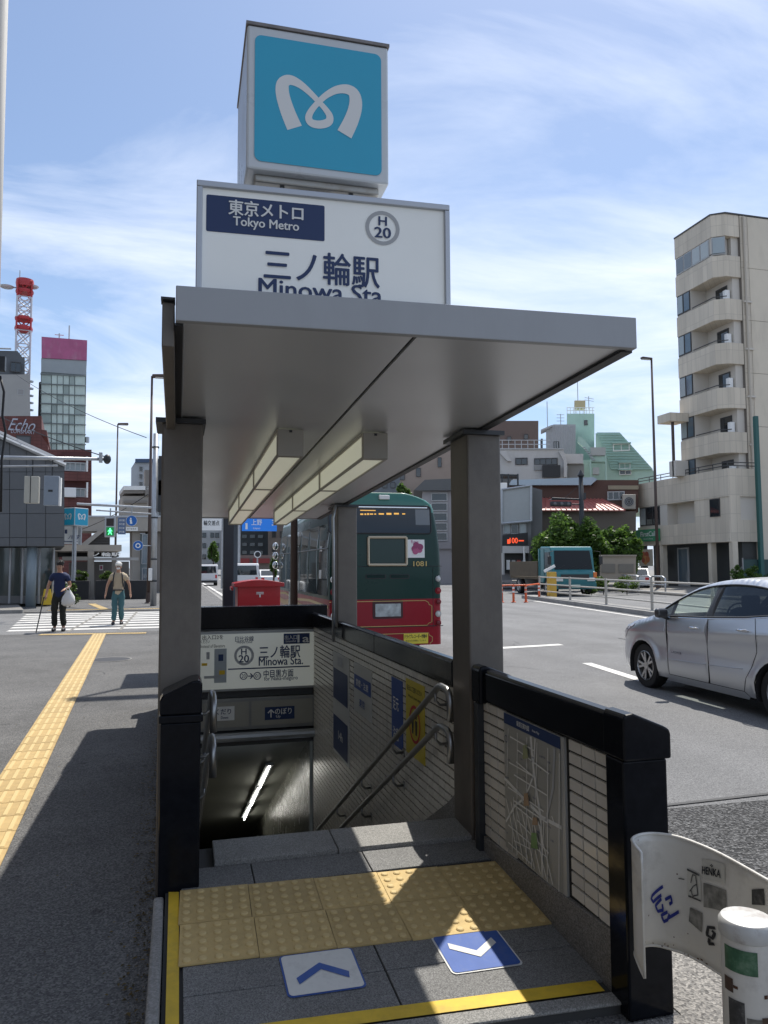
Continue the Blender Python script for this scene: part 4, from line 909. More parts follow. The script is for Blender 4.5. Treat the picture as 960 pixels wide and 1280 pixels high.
class Cyl:
    def __init__(s, c, r_, t0): s.c = c; s.r = r_; s.t0 = t0
    def __call__(s, a, b, h=0): t = s.t0+a/s.r; return s.c+Vector(((s.r+h)*math.cos(t), (s.r+h)*math.sin(t), b+PH))
tv = math.atan2(-pc.y, -pc.x); pcyl = Cyl(pc, pr_, tv)
def psticker(name, a0, a1, b0, b1, m, h=.0015):
    mb = MB(); n = 10
    for i in range(n+1): mb.v += [pcyl(a0+(a1-a0)*i/n, b0, h), pcyl(a0+(a1-a0)*i/n, b1, h)]
    for i in range(n): mb.f.append([2*i,2*i+2,2*i+3,2*i+1])
    return mb.build(name, m, gpo, fix=False)
psticker('green_reflector', -.064, .022, .455, .515, mat('green_reflector_film', (.05,.14,.075), .4, var=.4, scale=25, stain=.5, stain_col=(.25,.3,.24), stain_scale=25))
psticker('brown_leaf_sticker', -.068, -.04, .40, .435, mat('brown_sticker', (.08,.045,.03), .6, var=.3, scale=50))
psticker('sticker', -.055, -.012, .295, .385, stk3); psticker('sticker', -.008, .05, .29, .35, stk2); psticker('sticker', .028, .06, .32, .355, mat('brown_sticker', (1,1,1)), .002); psticker('sticker', -.05, -.028, .245, .285, stk1); psticker('sticker', -.01, .05, .2, .27, stk1)
rngs = random.Random(21)
for i in range(14):
    a = rngs.uniform(-.07,.07); b = rngs.uniform(.08,.5); w_ = rngs.uniform(.004,.014); psticker('rust_chip', a, a+w_, b, b+rngs.uniform(.003,.012), mat('rust_brown', (.10,.045,.025), .9, var=.4, scale=60), .001)
for i in range(20):
    s_ = rngs.uniform(.12,.6); v_ = rngs.choice([rngs.uniform(.0,.05), rngs.uniform(.0,.03), rngs.uniform(.05,.97)]); d_ = rngs.uniform(.002,.006)
    mb = MB(); mb.quad(gpt(s_,v_,.0056), gpt(s_+d_,v_,.0056), gpt(s_+d_*1.2,v_+d_*rngs.uniform(1,4),.0056), gpt(s_-d_*.2,v_+d_*2,.0056)); mb.build('rust_chip', mat('rust_brown', (1,1,1)), gp, fix=False)
for i in range(4):
    a = -.01+.014*i; mb = MB(); mb.quad(pcyl(a,.205+.004*i,.003), pcyl(a+.004,.205,.003), pcyl(a+.006,.262,.003), pcyl(a+.002,.264,.003)); mb.build('ink_line', stk3, gpo, fix=False)
# ================================================================== VEHICLES
def car_glass(name, tint):
    if name in MATS: return MATS[name]
    m = bpy.data.materials.new(name); m.use_nodes = True; t = m.node_tree; MATS[name] = m; t.nodes.remove(t.nodes['Principled BSDF'])
    tr = N(t, 'ShaderNodeBsdfTransparent'); tr.inputs[0].default_value = (*tint, 1); gl = N(t, 'ShaderNodeBsdfGlossy'); gl.inputs['Roughness'].default_value = .02
    fr_ = N(t, 'ShaderNodeLayerWeight'); pw = N(t, 'ShaderNodeMath', operation='POWER'); L(t, fr_.outputs['Facing'], pw.inputs[0]); pw.inputs[1].default_value = 4; ad = N(t, 'ShaderNodeMath', operation='MULTIPLY_ADD'); L(t, pw.outputs[0], ad.inputs[0]); ad.inputs[1].default_value = .6; ad.inputs[2].default_value = .05; ms = N(t, 'ShaderNodeMixShader'); L(t, ad.outputs[0], ms.inputs[0]); L(t, tr.outputs[0], ms.inputs[1]); L(t, gl.outputs[0], ms.inputs[2])
    L(t, ms.outputs[0], t.nodes['Material Output'].inputs[0]); return m
silver = mat('silver_car_paint', (.50,.52,.55), .36, .75, var=.02, scale=2, coat=.45)
chrome = mat('chrome', (.7,.7,.7), .08, 1.0)
black_plastic = mat('black_plastic', (.02,.02,.021), .45)
cabin_dark = mat('dark_cabin_trim', (.02,.02,.022), .8)
clear_g = car_glass('clear_car_glass', (.88,.95,.90)); privacy_g = car_glass('privacy_car_glass', (.10,.11,.115))
alloy = mat('alloy_wheel', (.5,.5,.5), .3, .9)
def wheel(parent, c, side, r=.305, w=.19, spokes=10):
    """c: centre; side -1 / +1: outward direction along local x"""
    c = Vector(c)
    def ring(prof, name, m, par, smooth=True):
        mb = MB(); n = 32; b = 0
        for rr_, xx in prof:
            for j in range(n): q = 2*math.pi*j/n; mb.v.append(c+Vector((side*xx, rr_*math.cos(q), rr_*math.sin(q))))
        for i in range(len(prof)-1):
            for j in range(n): mb.f.append([i*n+j, i*n+(j+1) % n, (i+1)*n+(j+1) % n, (i+1)*n+j])
        return mb.build(name, m, par, smooth=smooth, auto=40)
    ty = ring([(r*.66,-w/2),(r*.95,-w/2),(r,-w/2+.03),(r,w/2-.03),(r*.955,w/2-.004),(r*.80,w/2),(r*.66,w/2-.01)], 'tyre', rubber, parent)
    rim = ring([(r*.665,-w/2+.01),(r*.64,w/2-.03),(r*.665,w/2-.004),(r*.64,w/2-.0),(r*.61,w/2-.025),(r*.60,-w/2+.03),(.001,-w/2+.03)], 'rim', alloy, parent)
    for k in range(spokes):
        q = 2*math.pi*(k//2)/(spokes/2)+(.22 if k % 2 else -.22); d = Vector((0, math.cos(q), math.sin(q))); e = Vector((0,-d.z,d.y))
        q2 = 2*math.pi*(k//2)/(spokes/2); d2 = Vector((0, math.cos(q2), math.sin(q2)))
        p0 = c+d2*r*.12+Vector((side*(w/2-.03),0,0)); p1 = c+d*r*.62+Vector((side*(w/2-.018),0,0)); dd = (p1-p0)
        MB().obox((p0+p1)/2, dd/2, e*r*.055, Vector((side*.012,0,0))).build('spoke', alloy, rim, bevel=.004)
    mb = MB(); mb.disc(c+Vector((side*(w/2-.045),0,0)), (side,0,0), r*.6, 24); mb.build('brake_shadow_disc', black_plastic, rim)
    mb = MB(); mb.tube([c+Vector((side*(w/2-.05),0,0)), c+Vector((side*(w/2-.012),0,0))], r*.17, 14); mb.build('hub', alloy, rim)
    return ty
def smoothpoly(pts, k=5):
    out = []; n = len(pts)
    for i in range(n-1):
        p = [pts[max(i-1,0)], pts[i], pts[i+1], pts[min(i+2,n-1)]]
        for j in range(k):
            t = j/k; out.append(tuple(0.5*((2*b)+(-a+c)*t+(2*a-5*b+4*c-d)*t*t+(-a+3*b-3*c+d)*t**3) for a,b,c,d in zip(*p)))
    return out+[tuple(pts[-1])]
def hatchback(loc, rz, label):
    t = thing('hatchback_car', label, 'car', loc, rz, local=True)
    LEN = 4.1; top = smoothpoly([(.02,.42),(-.0,.56),(.05,.70),(.22,.80),(.60,.905),(1.0,1.0),(1.4,1.215),(1.75,1.385),(2.15,1.485),(2.6,1.515),(3.1,1.495),(3.5,1.44),(3.74,1.38),(3.85,1.2),(3.95,1.05),(4.06,.88),(4.1,.62),(4.08,.4)], 5)
    AR = [(.82,.30),(3.42,.30)]; ra = .352
    def hw(s, z):
        w = .8475
        w -= .20*max(0, (.75-s)/.75)**2.2 + .13*max(0, (s-3.3)/.8)**2
        if z > .92: w -= .30*((z-.92)/.6)**1.35
        w -= .05*max(0, (.45-z)/.25)**2
        w += .012*math.exp(-((z-.80-.06*(s-1.2))/.045)**2) - .014*math.exp(-((z-.60)/.10)**2)
        for a in AR: d = math.hypot(s-a[0], z-a[1]); w += .016*math.exp(-((d-.37)/.05)**2)
        return w
    # rounding next to the silhouette
    def near(s, z):
        d = min(math.hypot(s-p[0], z-p[1]) for p in top); return max(0, 1-d/.11)
    def S(s, z, sd, off=0.0): return Vector((sd*(hw(s,z)-.055*near(s,z)**2+off), LEN/2-s, z))   # front at +y
    def arch(a, t0, t1, n=14): return [(a[0]+ra*math.cos(R(t0+(t1-t0)*i/n)), a[1]+ra*math.sin(R(t0+(t1-t0)*i/n))) for i in range(n+1)]
    zb_ = .205; th = math.degrees(math.asin((zb_-.30)/ra))
    belt = [(1.0,.985),(1.42,1.0),(2.25,1.035),(2.9,1.075),(3.35,1.12),(3.62,1.19)]
    f_top = [p for p in top if p[0] <= 1.0 or p[1] < .6 and p[0] < 1]
    front_arch = arch(AR[0], 180-th if False else 180+abs(th), 0-abs(th)); rear_arch = arch(AR[1], 180+abs(th), -abs(th))
    i1 = [i for i, p in enumerate(top) if p[0] >= 1.0 and p[1] > .9][0]
    nose = top[:i1+1]
    ir = [i for i, p in enumerate(top) if p[0] > 3.84][0]
    panels = {
     'fender': nose[::1]+[(1.05,.992),(1.39,1.0),(1.40,.75),(1.41,.5),(1.40,.25),(1.36,zb_)]+front_arch[::-1]+[(.25,zb_),(.06,.27)],
     'door_front': [(1.405,1.0),(2.245,1.033),(2.25,.7),(2.245,.30),(2.22,.262),(1.415,.262),(1.416,.5)],
     'door_rear': [(2.255,1.034),(3.05,1.09),(3.13,.92),(3.12,.72),(3.02,.55),(2.93,.42),(2.86,.262),(2.26,.262),(2.258,.7)],
     'quarter': [(3.06,1.092),(3.35,1.12),(3.62,1.19),(3.86,1.19)]+[p for p in top[ir:] if p[1] < 1.19]+[(4.0,.26),(3.9,zb_)]+rear_arch[::-1]+[(2.95,zb_),(2.87,.262),(2.94,.42),(3.03,.545),(3.13,.72),(3.14,.92)],
     'sill': [(1.37,.255),(2.86,.255),(2.94,zb_),(2.9,.17),(1.3,.17),(1.36,zb_)],
    }
    for sd in (-1, 1):
        for nm, poly in panels.items():
            V, Fc = patch2d(poly, .028, lambda u, v, sd=sd: S(u, v, sd))
            o = MB().add(V, Fc).build(nm.split('_')[0], silver, t, smooth=True)
            if nm == 'door_front' and sd == -1: dfront = o
            if nm == 'door_rear' and sd == -1: drear = o
        # dark liner behind the gaps
        liner = nose+[(1.0,.98)]+belt[1:]+[(3.86,1.18)]+[p for p in top[ir:] if p[1] < 1.17]+[(3.9,zb_)]+rear_arch[::-1]+[(3.0,zb_),(1.3,zb_)]+front_arch[::-1]+[(.3,zb_)]
        V, Fc = patch2d([(s_, z_) for s_, z_ in liner], .12, lambda u, v, sd=sd: S(u, v, sd, -.018)); MB().add(V, Fc).build('liner', cabin_dark, t)
        # upper side: pillars and roof rail with the window opening
        dlo = smoothpoly([(1.10,1.008),(1.45,1.19),(1.78,1.345),(2.1,1.42),(2.55,1.448),(3.05,1.42),(3.38,1.335),(3.52,1.24)], 4)+[(3.33,1.135),(2.9,1.09),(2.25,1.05),(1.5,1.02)]
        up = top[i1:ir]+[(3.86,1.195),(3.62,1.195),(3.35,1.125),(2.9,1.08),(2.25,1.04),(1.42,1.005),(1.02,.995)]
        V, Fc = patch2d(up, .035, lambda u, v, sd=sd: S(u, v, sd), holes=[dlo]); MB().add(V, Fc).build('roof_rail', silver, t, smooth=True)
        def clip(lo, hi): return [p for p in dlo if lo <= p[0] <= hi]
        def yt(s):
            for i in range(len(dlo)-5):
                if dlo[i][0] <= s <= dlo[i+1][0]: k_ = (s-dlo[i][0])/(dlo[i+1][0]-dlo[i][0]+1e-9); return dlo[i][1]*(1-k_)+dlo[i+1][1]*k_
            return 1.3
        yb = lambda s: 1.02+.03*(s-1.5)/.75 if s < 2.25 else 1.05+.04*(s-2.25)/.65
        fw = [(1.52,yb(1.52)),(1.52,yt(1.52))]+[p for p in dlo[:29] if 1.53 < p[0] < 2.18]+[(2.19,yt(2.19)),(2.19,yb(2.19))]
        V, Fc = patch2d(fw, .08, lambda u, v, sd=sd: S(u, v, sd, -.006)); MB().add(V, Fc).build('front_window', clear_g, t, smooth=True)
        qw = [(1.13,1.012),(1.47,1.185),(1.47,yb(1.47))]; V, Fc = patch2d(qw, 0, lambda u, v, sd=sd: S(u, v, sd, -.006)); MB().add(V, Fc).build('quarter_window', privacy_g, t)
        rw = [(2.31,yb(2.31)),(2.31,yt(2.31))]+[p for p in dlo[:29] if 2.32 < p[0] < 3.5]+[(3.5,1.25),(3.33,1.14),(2.9,1.095)]
        V, Fc = patch2d(rw, .08, lambda u, v, sd=sd: S(u, v, sd, -.006)); MB().add(V, Fc).build('rear_window', privacy_g, t, smooth=True)
        bpil = [(2.18,yb(2.18)-.003),(2.18,yt(2.18)+.004),(2.32,yt(2.32)+.004),(2.32,yb(2.32)-.003)]; V, Fc = patch2d(bpil, .05, lambda u, v, sd=sd: S(u, v, sd, -.002)); MB().add(V, Fc).build('centre_pillar', black_plastic, t)
        apil = [(1.46,yb(1.46)-.003),(1.46,yt(1.46)+.003),(1.53,yt(1.53)+.004),(1.53,yb(1.53)-.003)]; V, Fc = patch2d(apil, 0, lambda u, v, sd=sd: S(u, v, sd, -.002)); MB().add(V, Fc).build('window_divider', black_plastic, t)
        # rain visor and black sash round the opening
        path = [S(u, v, sd, .004) for u, v in dlo]; MB().tube(path, .012, 6, closed=True).build('window_sash', black_plastic, t, smooth=True)
        MB().tube([S(s_, z_-.006, sd, .004) for s_, z_ in ((1.12,1.0),(1.6,1.014),(2.25,1.043),(2.9,1.085),(3.3,1.125))], .006, 6).build('belt_moulding', chrome, t)
        for s_, d_, z_ in ((2.03,'f',.905),(2.93,'r',.945)):
            par = (dfront if d_ == 'f' else drear) if sd == -1 else t
            MB().tube([S(s_-.11, z_, sd, .012), S(s_-.05, z_+.006, sd, .034), S(s_+.05, z_+.008, sd, .034), S(s_+.10, z_+.004, sd, .012)], [.008,.014,.014,.008], 8).build('handle', chrome, par, smooth=True)
        MB().tube([S(s_, .46+.03*(s_-1.4), sd, .004) for s_ in (1.44,1.7,2.0,2.22)], .005, 5).build('door_crease', silver, t, smooth=True); MB().tube([S(s_, .485+.05*(s_-2.28), sd, .004) for s_ in (2.28,2.5,2.7,2.88)], .005, 5).build('door_crease', silver, t, smooth=True)
        lettering(Plane(S(1.62,.56,sd,.012), (0,-1,0) if sd < 0 else (0,1,0), (0,0,1)), 'e-POWER', 0, 0, .22, .03, chrome, t, 0, .002) if sd < 0 else None
        # mirror
        mc = S(1.44, 1.06, sd, .13); MB().obox(mc, (.085,0,0), (0,.05,.0), (0,0,.062)).build('mirror_housing', silver if sd > 0 else mat('mirror_silver_dark', (.10,.10,.105), .25, .5), t, bevel=.04, seg=3)
        MB().obox(S(1.44,1.0,sd,.05), Vector((sd*.06,0,.02)), (0,.02,0), (0,0,.02)).build('mirror_arm', black_plastic, t, bevel=.006)
        # lamps
        hl = [(.10,.66),(.30,.795),(.62,.88),(.60,.83),(.34,.70),(.16,.62)]; V, Fc = patch2d(hl, .04, lambda u, v, sd=sd: S(u, v, sd, .006)); MB().add(V, Fc).build('headlight', mat('headlight_lens', (.35,.33,.36), .08, .3), t, smooth=True)
        tl = [(3.9,1.05),(4.03,.93),(4.07,.78),(3.98,.72),(3.84,.9)]; V, Fc = patch2d(tl, .04, lambda u, v, sd=sd: S(u, v, sd, .006)); MB().add(V, Fc).build('tail_light', mat('tail_lens', (.35,.01,.01), .1), t, smooth=True)
        for a in AR:
            wheel(t, (sd*.72, LEN/2-a[0], .30), sd)
            mb = MB(); n = 16
            for i in range(n+1):
                q = R(-20+220*i/n); y_ = LEN/2-a[0]+ra*math.cos(q)*-1; z_ = a[1]+ra*math.sin(q)
                mb.v += [Vector((sd*.86*.975,y_,z_)), Vector((sd*.5,y_,z_))]
            for i in range(n): mb.f.append([2*i,2*i+2,2*i+3,2*i+1])
            mb.build('wheel_arch', cabin_dark, t, smooth=True)
    # band across: hood, windscreen, roof, tail
    def across(i0, i1_, name, m):
        mb = MB(); n = 12; k = 0
        for i in range(i0, i1_+1):
            s, z = top[i]; w = hw(s, z)-.055
            for j in range(n+1):
                u = -1+2*j/n; mb.v.append(Vector((u*w, LEN/2-s + (.10*(1-u*u) if s < .3 else (-.05*(1-u*u) if s > 3.8 else .06*(1-u*u) if 1 < s < 1.8 else 0)), z+.028*(1-u*u))))
        for i in range(i1_-i0):
            for j in range(n): a = i*(n+1)+j; mb.f.append([a, a+1, a+n+2, a+n+1])
        return mb.build(name, m, t, smooth=True)
    iw = [i for i, p in enumerate(top) if p[0] >= 1.8][0]; ig = [i for i, p in enumerate(top) if p[0] >= 3.74][0]; ig2 = [i for i, p in enumerate(top) if p[0] >= 3.96][0]
    across(0, i1, 'bonnet', silver); across(i1, iw, 'windscreen', clear_g); across(iw, ig, 'roof', silver); across(ig, ig2, 'rear_window', privacy_g); across(ig2, len(top)-1, 'tailgate', silver)
    MB().box(-.66,.66,-1.75,1.55,.15,.22).build('underbody', cabin_dark, t); MB().box(-.70,.70,.95,1.15,.5,.95).build('dashboard', cabin_dark, t)
    for sx in (-.38,.38):
        s_ = MB().box(sx-.24,sx+.24,-.25,.35,.3,.55).obox((sx,-.33,.83), (.23,0,0), (0,.07,-.02), (0,-.06,.34)).obox((sx,-.42,1.24), (.11,0,0), (0,.045,0), (0,0,.08)).build('seat', cabin_dark, t, bevel=.03)
    MB().box(-.62,.62,-1.45,-1.2,.3,1.08).build('rear_seat', cabin_dark, t, bevel=.05)
    mb = MB(); q = [Vector((-.38+.17*math.cos(a), .82-.03*math.sin(a), 1.0+.16*math.sin(a))) for a in [2*math.pi*i/18 for i in range(18)]]
    MB().tube([(v.x*-1, v.y, v.z) for v in q], .014, 6, closed=True).build('steering_wheel', cabin_dark, t)
    return t
hatchback((7.06, 8.25, -.12), R(-2.2), 'silver hatchback car driving past on the near lane')

# ------------------------------------------------------------------ bus
bus_green = mat('bus_green', (.003,.034,.026), .3, var=.04, coat=.1, scale=2, spec=.3); bus_red = mat('bus_red', (.28,.008,.020), .32, var=.04, coat=.1, scale=2, spec=.3); gold = mat('gold_trim', (.5,.36,.14), .35, .5)
roof_green = mat('bus_roof_green', (.03,.16,.12), .3, coat=.4)
bus = thing('city_bus', 'dark green and red city bus with gold trim waiting beyond the stairwell wall', 'bus', (3.61,13.3,-.12))
BX0, BX1, BY0, BY1 = 2.573, 4.648, 13.31, 20.4
def bprof(z):     # side x by height
    if z < 1.55: return 0
    return .10*((z-1.55)/1.0)**2 if z < 2.55 else .10+.55*((z-2.55)/.36)**3
bz = [.16,.3,.75,1.0,1.3,1.55,1.9,2.2,2.45,2.6,2.7,2.78,2.84,2.88,2.905]
def brear(z): return .0 if z < 1.5 else .10*((z-1.5)/1.4)**2
def bus_skin(z0, z1, name, m, lift=0.0):
    mb = MB(); zz = [z0]+[z for z in bz if z0+.01 < z < z1-.01]+[z1]; k = 0
    def sect(z):
        i = bprof(z); r = .10; y0 = BY0+brear(z); P = []
        for cx, cy, t0 in ((BX1-i-r, y0+r, 270), (BX1-i-r, BY1-r, 0), (BX0+i+r, BY1-r, 90), (BX0+i+r, y0+r, 180)):
            for q in range(5): a = R(t0+22.5*q); P.append(Vector((cx+(r+lift)*math.cos(a), cy+(r+lift)*math.sin(a), z-.0)))
        return P
    n = 20
    for z in zz: mb.v += sect(z)
    for i in range(len(zz)-1):
        for j in range(n): mb.f.append([i*n+j, i*n+(j+1) % n, (i+1)*n+(j+1) % n, (i+1)*n+j])
    if z1 > 2.9: mb.f.append([(len(zz)-1)*n+j for j in range(n)])
    if z0 < .2: mb.f.append([j for j in range(n)][::-1])
    return mb.build(name, m, bus, smooth=True, auto=50)
bus_skin(.16, .985, 'lower_body', bus_red); bus_skin(.985, 2.55, 'body', bus_green); bus_skin(2.55, 2.905, 'roof', roof_green)
rp_ = Plane((BX0,BY0,0), (1,0,0), (0,0,1))
def Z4(x, y): return rp_.px(400+x/5.333, 600+y/5.333)
def rlift(z): return .006-brear(max(z,.2))
class RearP(Plane):
    def __call__(s, a, b, h=0.0): return s.o+s.r*a+s.u*b+s.n*(h-brear(b))
rp2 = RearP((BX0,BY0,0), (1,0,0), (0,0,1))
def rrect4(x0,y0,x1,y1,m,name,h=.006,r=.0,par=None):
    a0, b1 = Z4(x0,y0); a1, b0 = Z4(x1,y1); mb = MB()
    poly = rp2.rrect(a0,a1,b0,b1,r) if r else [(a0,b0),(a1,b0),(a1,b1),(a0,b1)]
    V, Fc = patch2d(poly, .12, lambda u, v: rp2(u, v, h)); mb.add(V, Fc); return mb.build(name, m, par or bus, fix=False, smooth=True)
rw_ = rrect4(60,163,743,358,glassy('bus_rear_glass', (.02,.033,.048), .08, .35),'rear_window',.008,.06)
mb = MB(); a0, b1 = Z4(60,163); a1, b0 = Z4(743,358); P = rp2.rrect(a0,a1,b0,b1,.06); MB().tube([rp2(a,b,.01) for a,b in P], .012, 6, closed=True).build('window_rubber', black_plastic, rw_)
amber = mat('amber_led', (.3,.15,.03), .5, emit=(1,.55,.12), estr=.6)
for x0,x1,y0,y1 in ((272,375,198,205),(272,292,222,232),(300,312,222,232),(318,330,220,232),(335,358,222,230),(366,378,222,230),(395,430,220,230),(447,480,218,231),(497,530,218,229),(552,572,221,229)):
    rrect4(x0,y0,x1,y1,amber,'led_dash',.012,0,rw_)
rrect4(640,195,735,300,glassy('bus_glass_corner', (.06,.085,.11), .1),'glass_tint',.0095,0,rw_)
fr4 = [Z4(322,382), Z4(575,382), Z4(575,565), Z4(322,565)]
fr_m = mat('brass_frame', (.52,.45,.33), .35, .5)
for (p, q) in ((0,1),(1,2),(2,3),(3,0)):
    MB().tube([rp2(*fr4[p],.02), rp2(*fr4[q],.02)], .026, 8).build('poster_frame', fr_m, bus)
rrect4(334,394,563,553,mat('frame_green_panel', (.004,.03,.024), .3),'frame_panel',.012)
rs_ = rrect4(580,397,697,518,white_print,'rose_poster',.012)
c_ = Z4(645,455); pink = mat('rose_pink', (.45,.10,.22), .5); pink2 = mat('rose_dark_pink', (.3,.05,.14), .5)
for i in range(9):
    q = i*2.4; r_ = .035*math.sqrt(i)/1.4; mb = MB(); rp2.circ((c_[0]+r_*math.cos(q), c_[1]+r_*math.sin(q)), .055, mb, .015+.0006*i, 14); mb.build('rose_petal', pink if i % 2 else pink2, rs_, fix=False)
lettering(rp2, 'Rose', Z4(632,412)[0], Z4(632,412)[1], .14, .06, pink, rs_, .0, .015); lettering(rp2, '1081', Z4(666,558)[0], Z4(666,558)[1], .25, .09, gold, bus, .01, .008)
for x0, x1 in ((302,440),(465,596)):
    v = rrect4(x0,628,x1,658,black_plastic,'vent',.008,.03)
    for y in (634,642,650): a0, b = Z4(x0+8,y); a1, _ = Z4(x1-8,y); MB().tube([rp2(a0,b,.014), rp2(a1,b,.014)], .008, 5).build('louvre', bus_green, v)
a0, b = Z4(60,578); a1, _ = Z4(812,578); MB().tube([rp2(a0,b,.003), rp2(a1,b,.003)], .005, 5).build('panel_seam', black_plastic, bus)
a0, b = Z4(752,585); _, b2 = Z4(752,985); MB().tube([rp2(a0,b,.003), rp2(a0,b2,.003)], .004, 5).build('panel_seam', black_plastic, bus)
a0, b = Z4(60,990); a1, _ = Z4(820,990); MB().tube([rp2(a0,b,.003), rp2(a1,b,.003)], .008, 5).build('panel_seam', black_plastic, bus)
rrect4(350,800,553,922,mat('plate_recess', (.05,.008,.012), .5),'plate_recess',.006,.04); pl_ = rrect4(368,826,538,908,mat('number_plate', (.40,.44,.44), .5, var=.5, scale=9),'number_plate',.012,.01)
for pts in ([(60,815),(700,803),(722,815),(726,830),(745,838),(745,945),(722,955),(715,968),(60,985)],[(60,1040),(722,1018),(730,1035),(748,1045),(748,1075),(735,1085),(730,1100)]):
    mb = MB(); rp2.line(mb, [Z4(*p) for p in pts], .012, .008); mb.build('gold_line', gold, bus, fix=False)
ys_ = rrect4(557,1025,720,1088,mat('sticker_yellow', (.75,.62,.06), .5),'yellow_sticker',.01)
lettering(rp2, 'ドライブレコーダー作動中', *Z4(638,1042), .42, .075, black_print, ys_, .02, .013); lettering(rp2, '安全のため録画しています', *Z4(638,1070), .38, .03, black_print, ys_, .0, .013)
lens = {'white':mat('lens_white', (.6,.6,.58), .15), 'red':mat('lens_red', (.28,.012,.02), .12), 'amber':mat('lens_dull_red', (.16,.01,.016), .15)}
for y, k in ((658,'white'),(738,'red'),(812,'amber'),(892,'white'),(952,'amber')):
    for mir in (0,1):
        a, b = Z4(787,y); a = a if not mir else (BX1-BX0)-a; c = rp2(a,b,.0)
        l = MB().ball(c, .048, .03, .048, 14, 8).build('tail_lamp', lens[k], bus, smooth=True); MB().tube([rp2(a+.052*math.cos(2*math.pi*i/16), b+.052*math.sin(2*math.pi*i/16), .006) for i in range(16)], .008, 6, closed=True).build('bezel', chrome if k == 'white' else bus_red, l)
c = atY(479,622,13.45); MB().obox(c, (.10,0,0), (0,.09,0), (0,0,.04)).obox(c+Vector((-.02,.0,-.08)), (.05,0,0), (0,.05,0), (0,0,.06)).build('rear_camera', white_paint, bus, bevel=.012)
MB().box(BX0+.25,BX1-.25,BY0+.04,BY0+.14,2.62,2.65).build('rear_drip_rail', chrome, bus, bevel=.01)
# bus side facing the pavement
lpn = Plane((BX0,BY1,0), (0,-1,0), (0,0,1)); LN = BY1-BY0
class SideP(Plane):
    def __call__(s, a, b, h=0.0): return s.o+s.r*a+s.u*b+s.n*(h-bprof(b))
sp2 = SideP((BX0,BY1,0), (0,-1,0), (0,0,1))
side_glass = glassy('bus_side_glass', (.03,.045,.045), .04)
for i in range(6):
    a0 = .35+i*1.1; V, Fc = patch2d(sp2.rrect(a0,a0+1.06,1.05,2.35,.04), .2, lambda u, v: sp2(u, v, .008)); w_ = MB().add(V, Fc).build('side_window', side_glass, bus, fix=False)
    MB().tube([sp2(a0,1.9,.014), sp2(a0+1.06,1.9,.014)], .012, 5).build('window_bar', black_plastic, w_)
V, Fc = patch2d(sp2.rrect(1.9,2.9,.3,2.3,.04), .2, lambda u, v: sp2(u, v, .014)); dr = MB().add(V, Fc).build('door', side_glass, bus, fix=False); MB().tube([sp2(2.4,.3,.02), sp2(2.4,2.3,.02)], .02, 6).build('door_seal', black_plastic, dr)
mb = MB(); sp2.line(mb, [(.2,.9),(1.4,.93),(3,.85),(5,.9),(7,.86)], .05, .01); mb.build('gold_line', gold, bus, fix=False)
mb = MB(); sp2.line(mb, [(.3,.75),(1.2,.70),(2.6,.78),(4.4,.70),(6.8,.76)], .12, .012); mb.build('gold_scroll', mat('gold_scroll', (.45,.28,.12), .4, .2), bus, fix=False)
mb = MB(); sp2.rect(mb, LN-1.0, LN-.75, 1.35, 1.95, .012); mb.build('side_notice', white_print, bus, fix=False)
for y in (BY0+1.6, BY1-2.0):
    for sx, x in ((-1, BX0+.13), (1, BX1-.13)): wheel(bus, (x, y, .30), sx, .42, .24)
for i in range(3):
    MB().tube([(BX0-.02,BY1-.2,2.1-.25*i),(BX0-.06,BY1+.1,2.15-.25*i)], .015, 6).build('mirror_arm', black_plastic, bus); MB().ball((BX0-.07,BY1+.12,2.12-.25*i), .08, .05, .10, 12, 8).build('mirror', chrome, bus, smooth=True)

# ------------------------------------------------------------------ teal dump truck
tk = atz(719,745.5,-.12)
truck_t = mat('truck_teal', (.008,.15,.17), .35, var=.04, coat=.4, scale=2)
tr_ = thing('dump_truck', 'teal dump truck with an empty bed coming the other way beyond the median', 'truck', (tk.x,tk.y,-.12), R(-5), local=True)
tr_.scale = (1.13,1.13,1.13)
# local: front at y=0 facing -y
cab = MB().ext([(-1.1,0.0,.45),(-1.1,-.03,1.15),(-1.1,.12,1.25),(-1.1,.30,2.25),(-1.1,.42,2.42),(-1.1,1.65,2.45),(-1.1,1.72,.65),(-1.1,1.3,.62),(-1.1,1.15,.9),(-1.1,.75,.98),(-1.1,.4,.85),(-1.1,.3,.45)], (2.2,0,0)).build('cab', truck_t, tr_, bevel=.06, seg=3)
wsn = Vector((0,-.985,.17)); MB().quad((-.98,.105,1.30),(.98,.105,1.30),(.92,.275,2.22),(-.92,.275,2.22)).build('windscreen', glassy('truck_screen', (.012,.016,.018), .08, .25), cab)
for sx in (-1,1):
    MB().quad((sx*1.106,.28,1.35),(sx*1.106,1.05,1.30),(sx*1.106,1.05,2.15),(sx*1.106,.45,2.15)).build('side_window', glassy('truck_screen', (1,1,1)), cab)
    MB().obox((sx*.82,-.03,.82), (.2,0,0), (0,.03,0), (0,0,.09)).build('headlight', mat('headlight_pale', (.6,.6,.58), .1), cab, bevel=.02)
    MB().obox((sx*1.04,-.02,1.03), (.09,0,0), (0,.04,0), (0,0,.13)).build('indicator', mat('indicator_orange', (.65,.16,.02), .2), cab, bevel=.02)
    MB().tube([(sx*1.05,.1,2.2),(sx*1.3,-.1,2.15),(sx*1.3,-.1,1.5)], .018, 6).build('mirror_arm', black_plastic, cab); MB().obox((sx*1.32,-.1,1.75), (.09,0,0), (0,.04,0), (0,0,.2)).build('mirror', black_plastic, cab, bevel=.02)
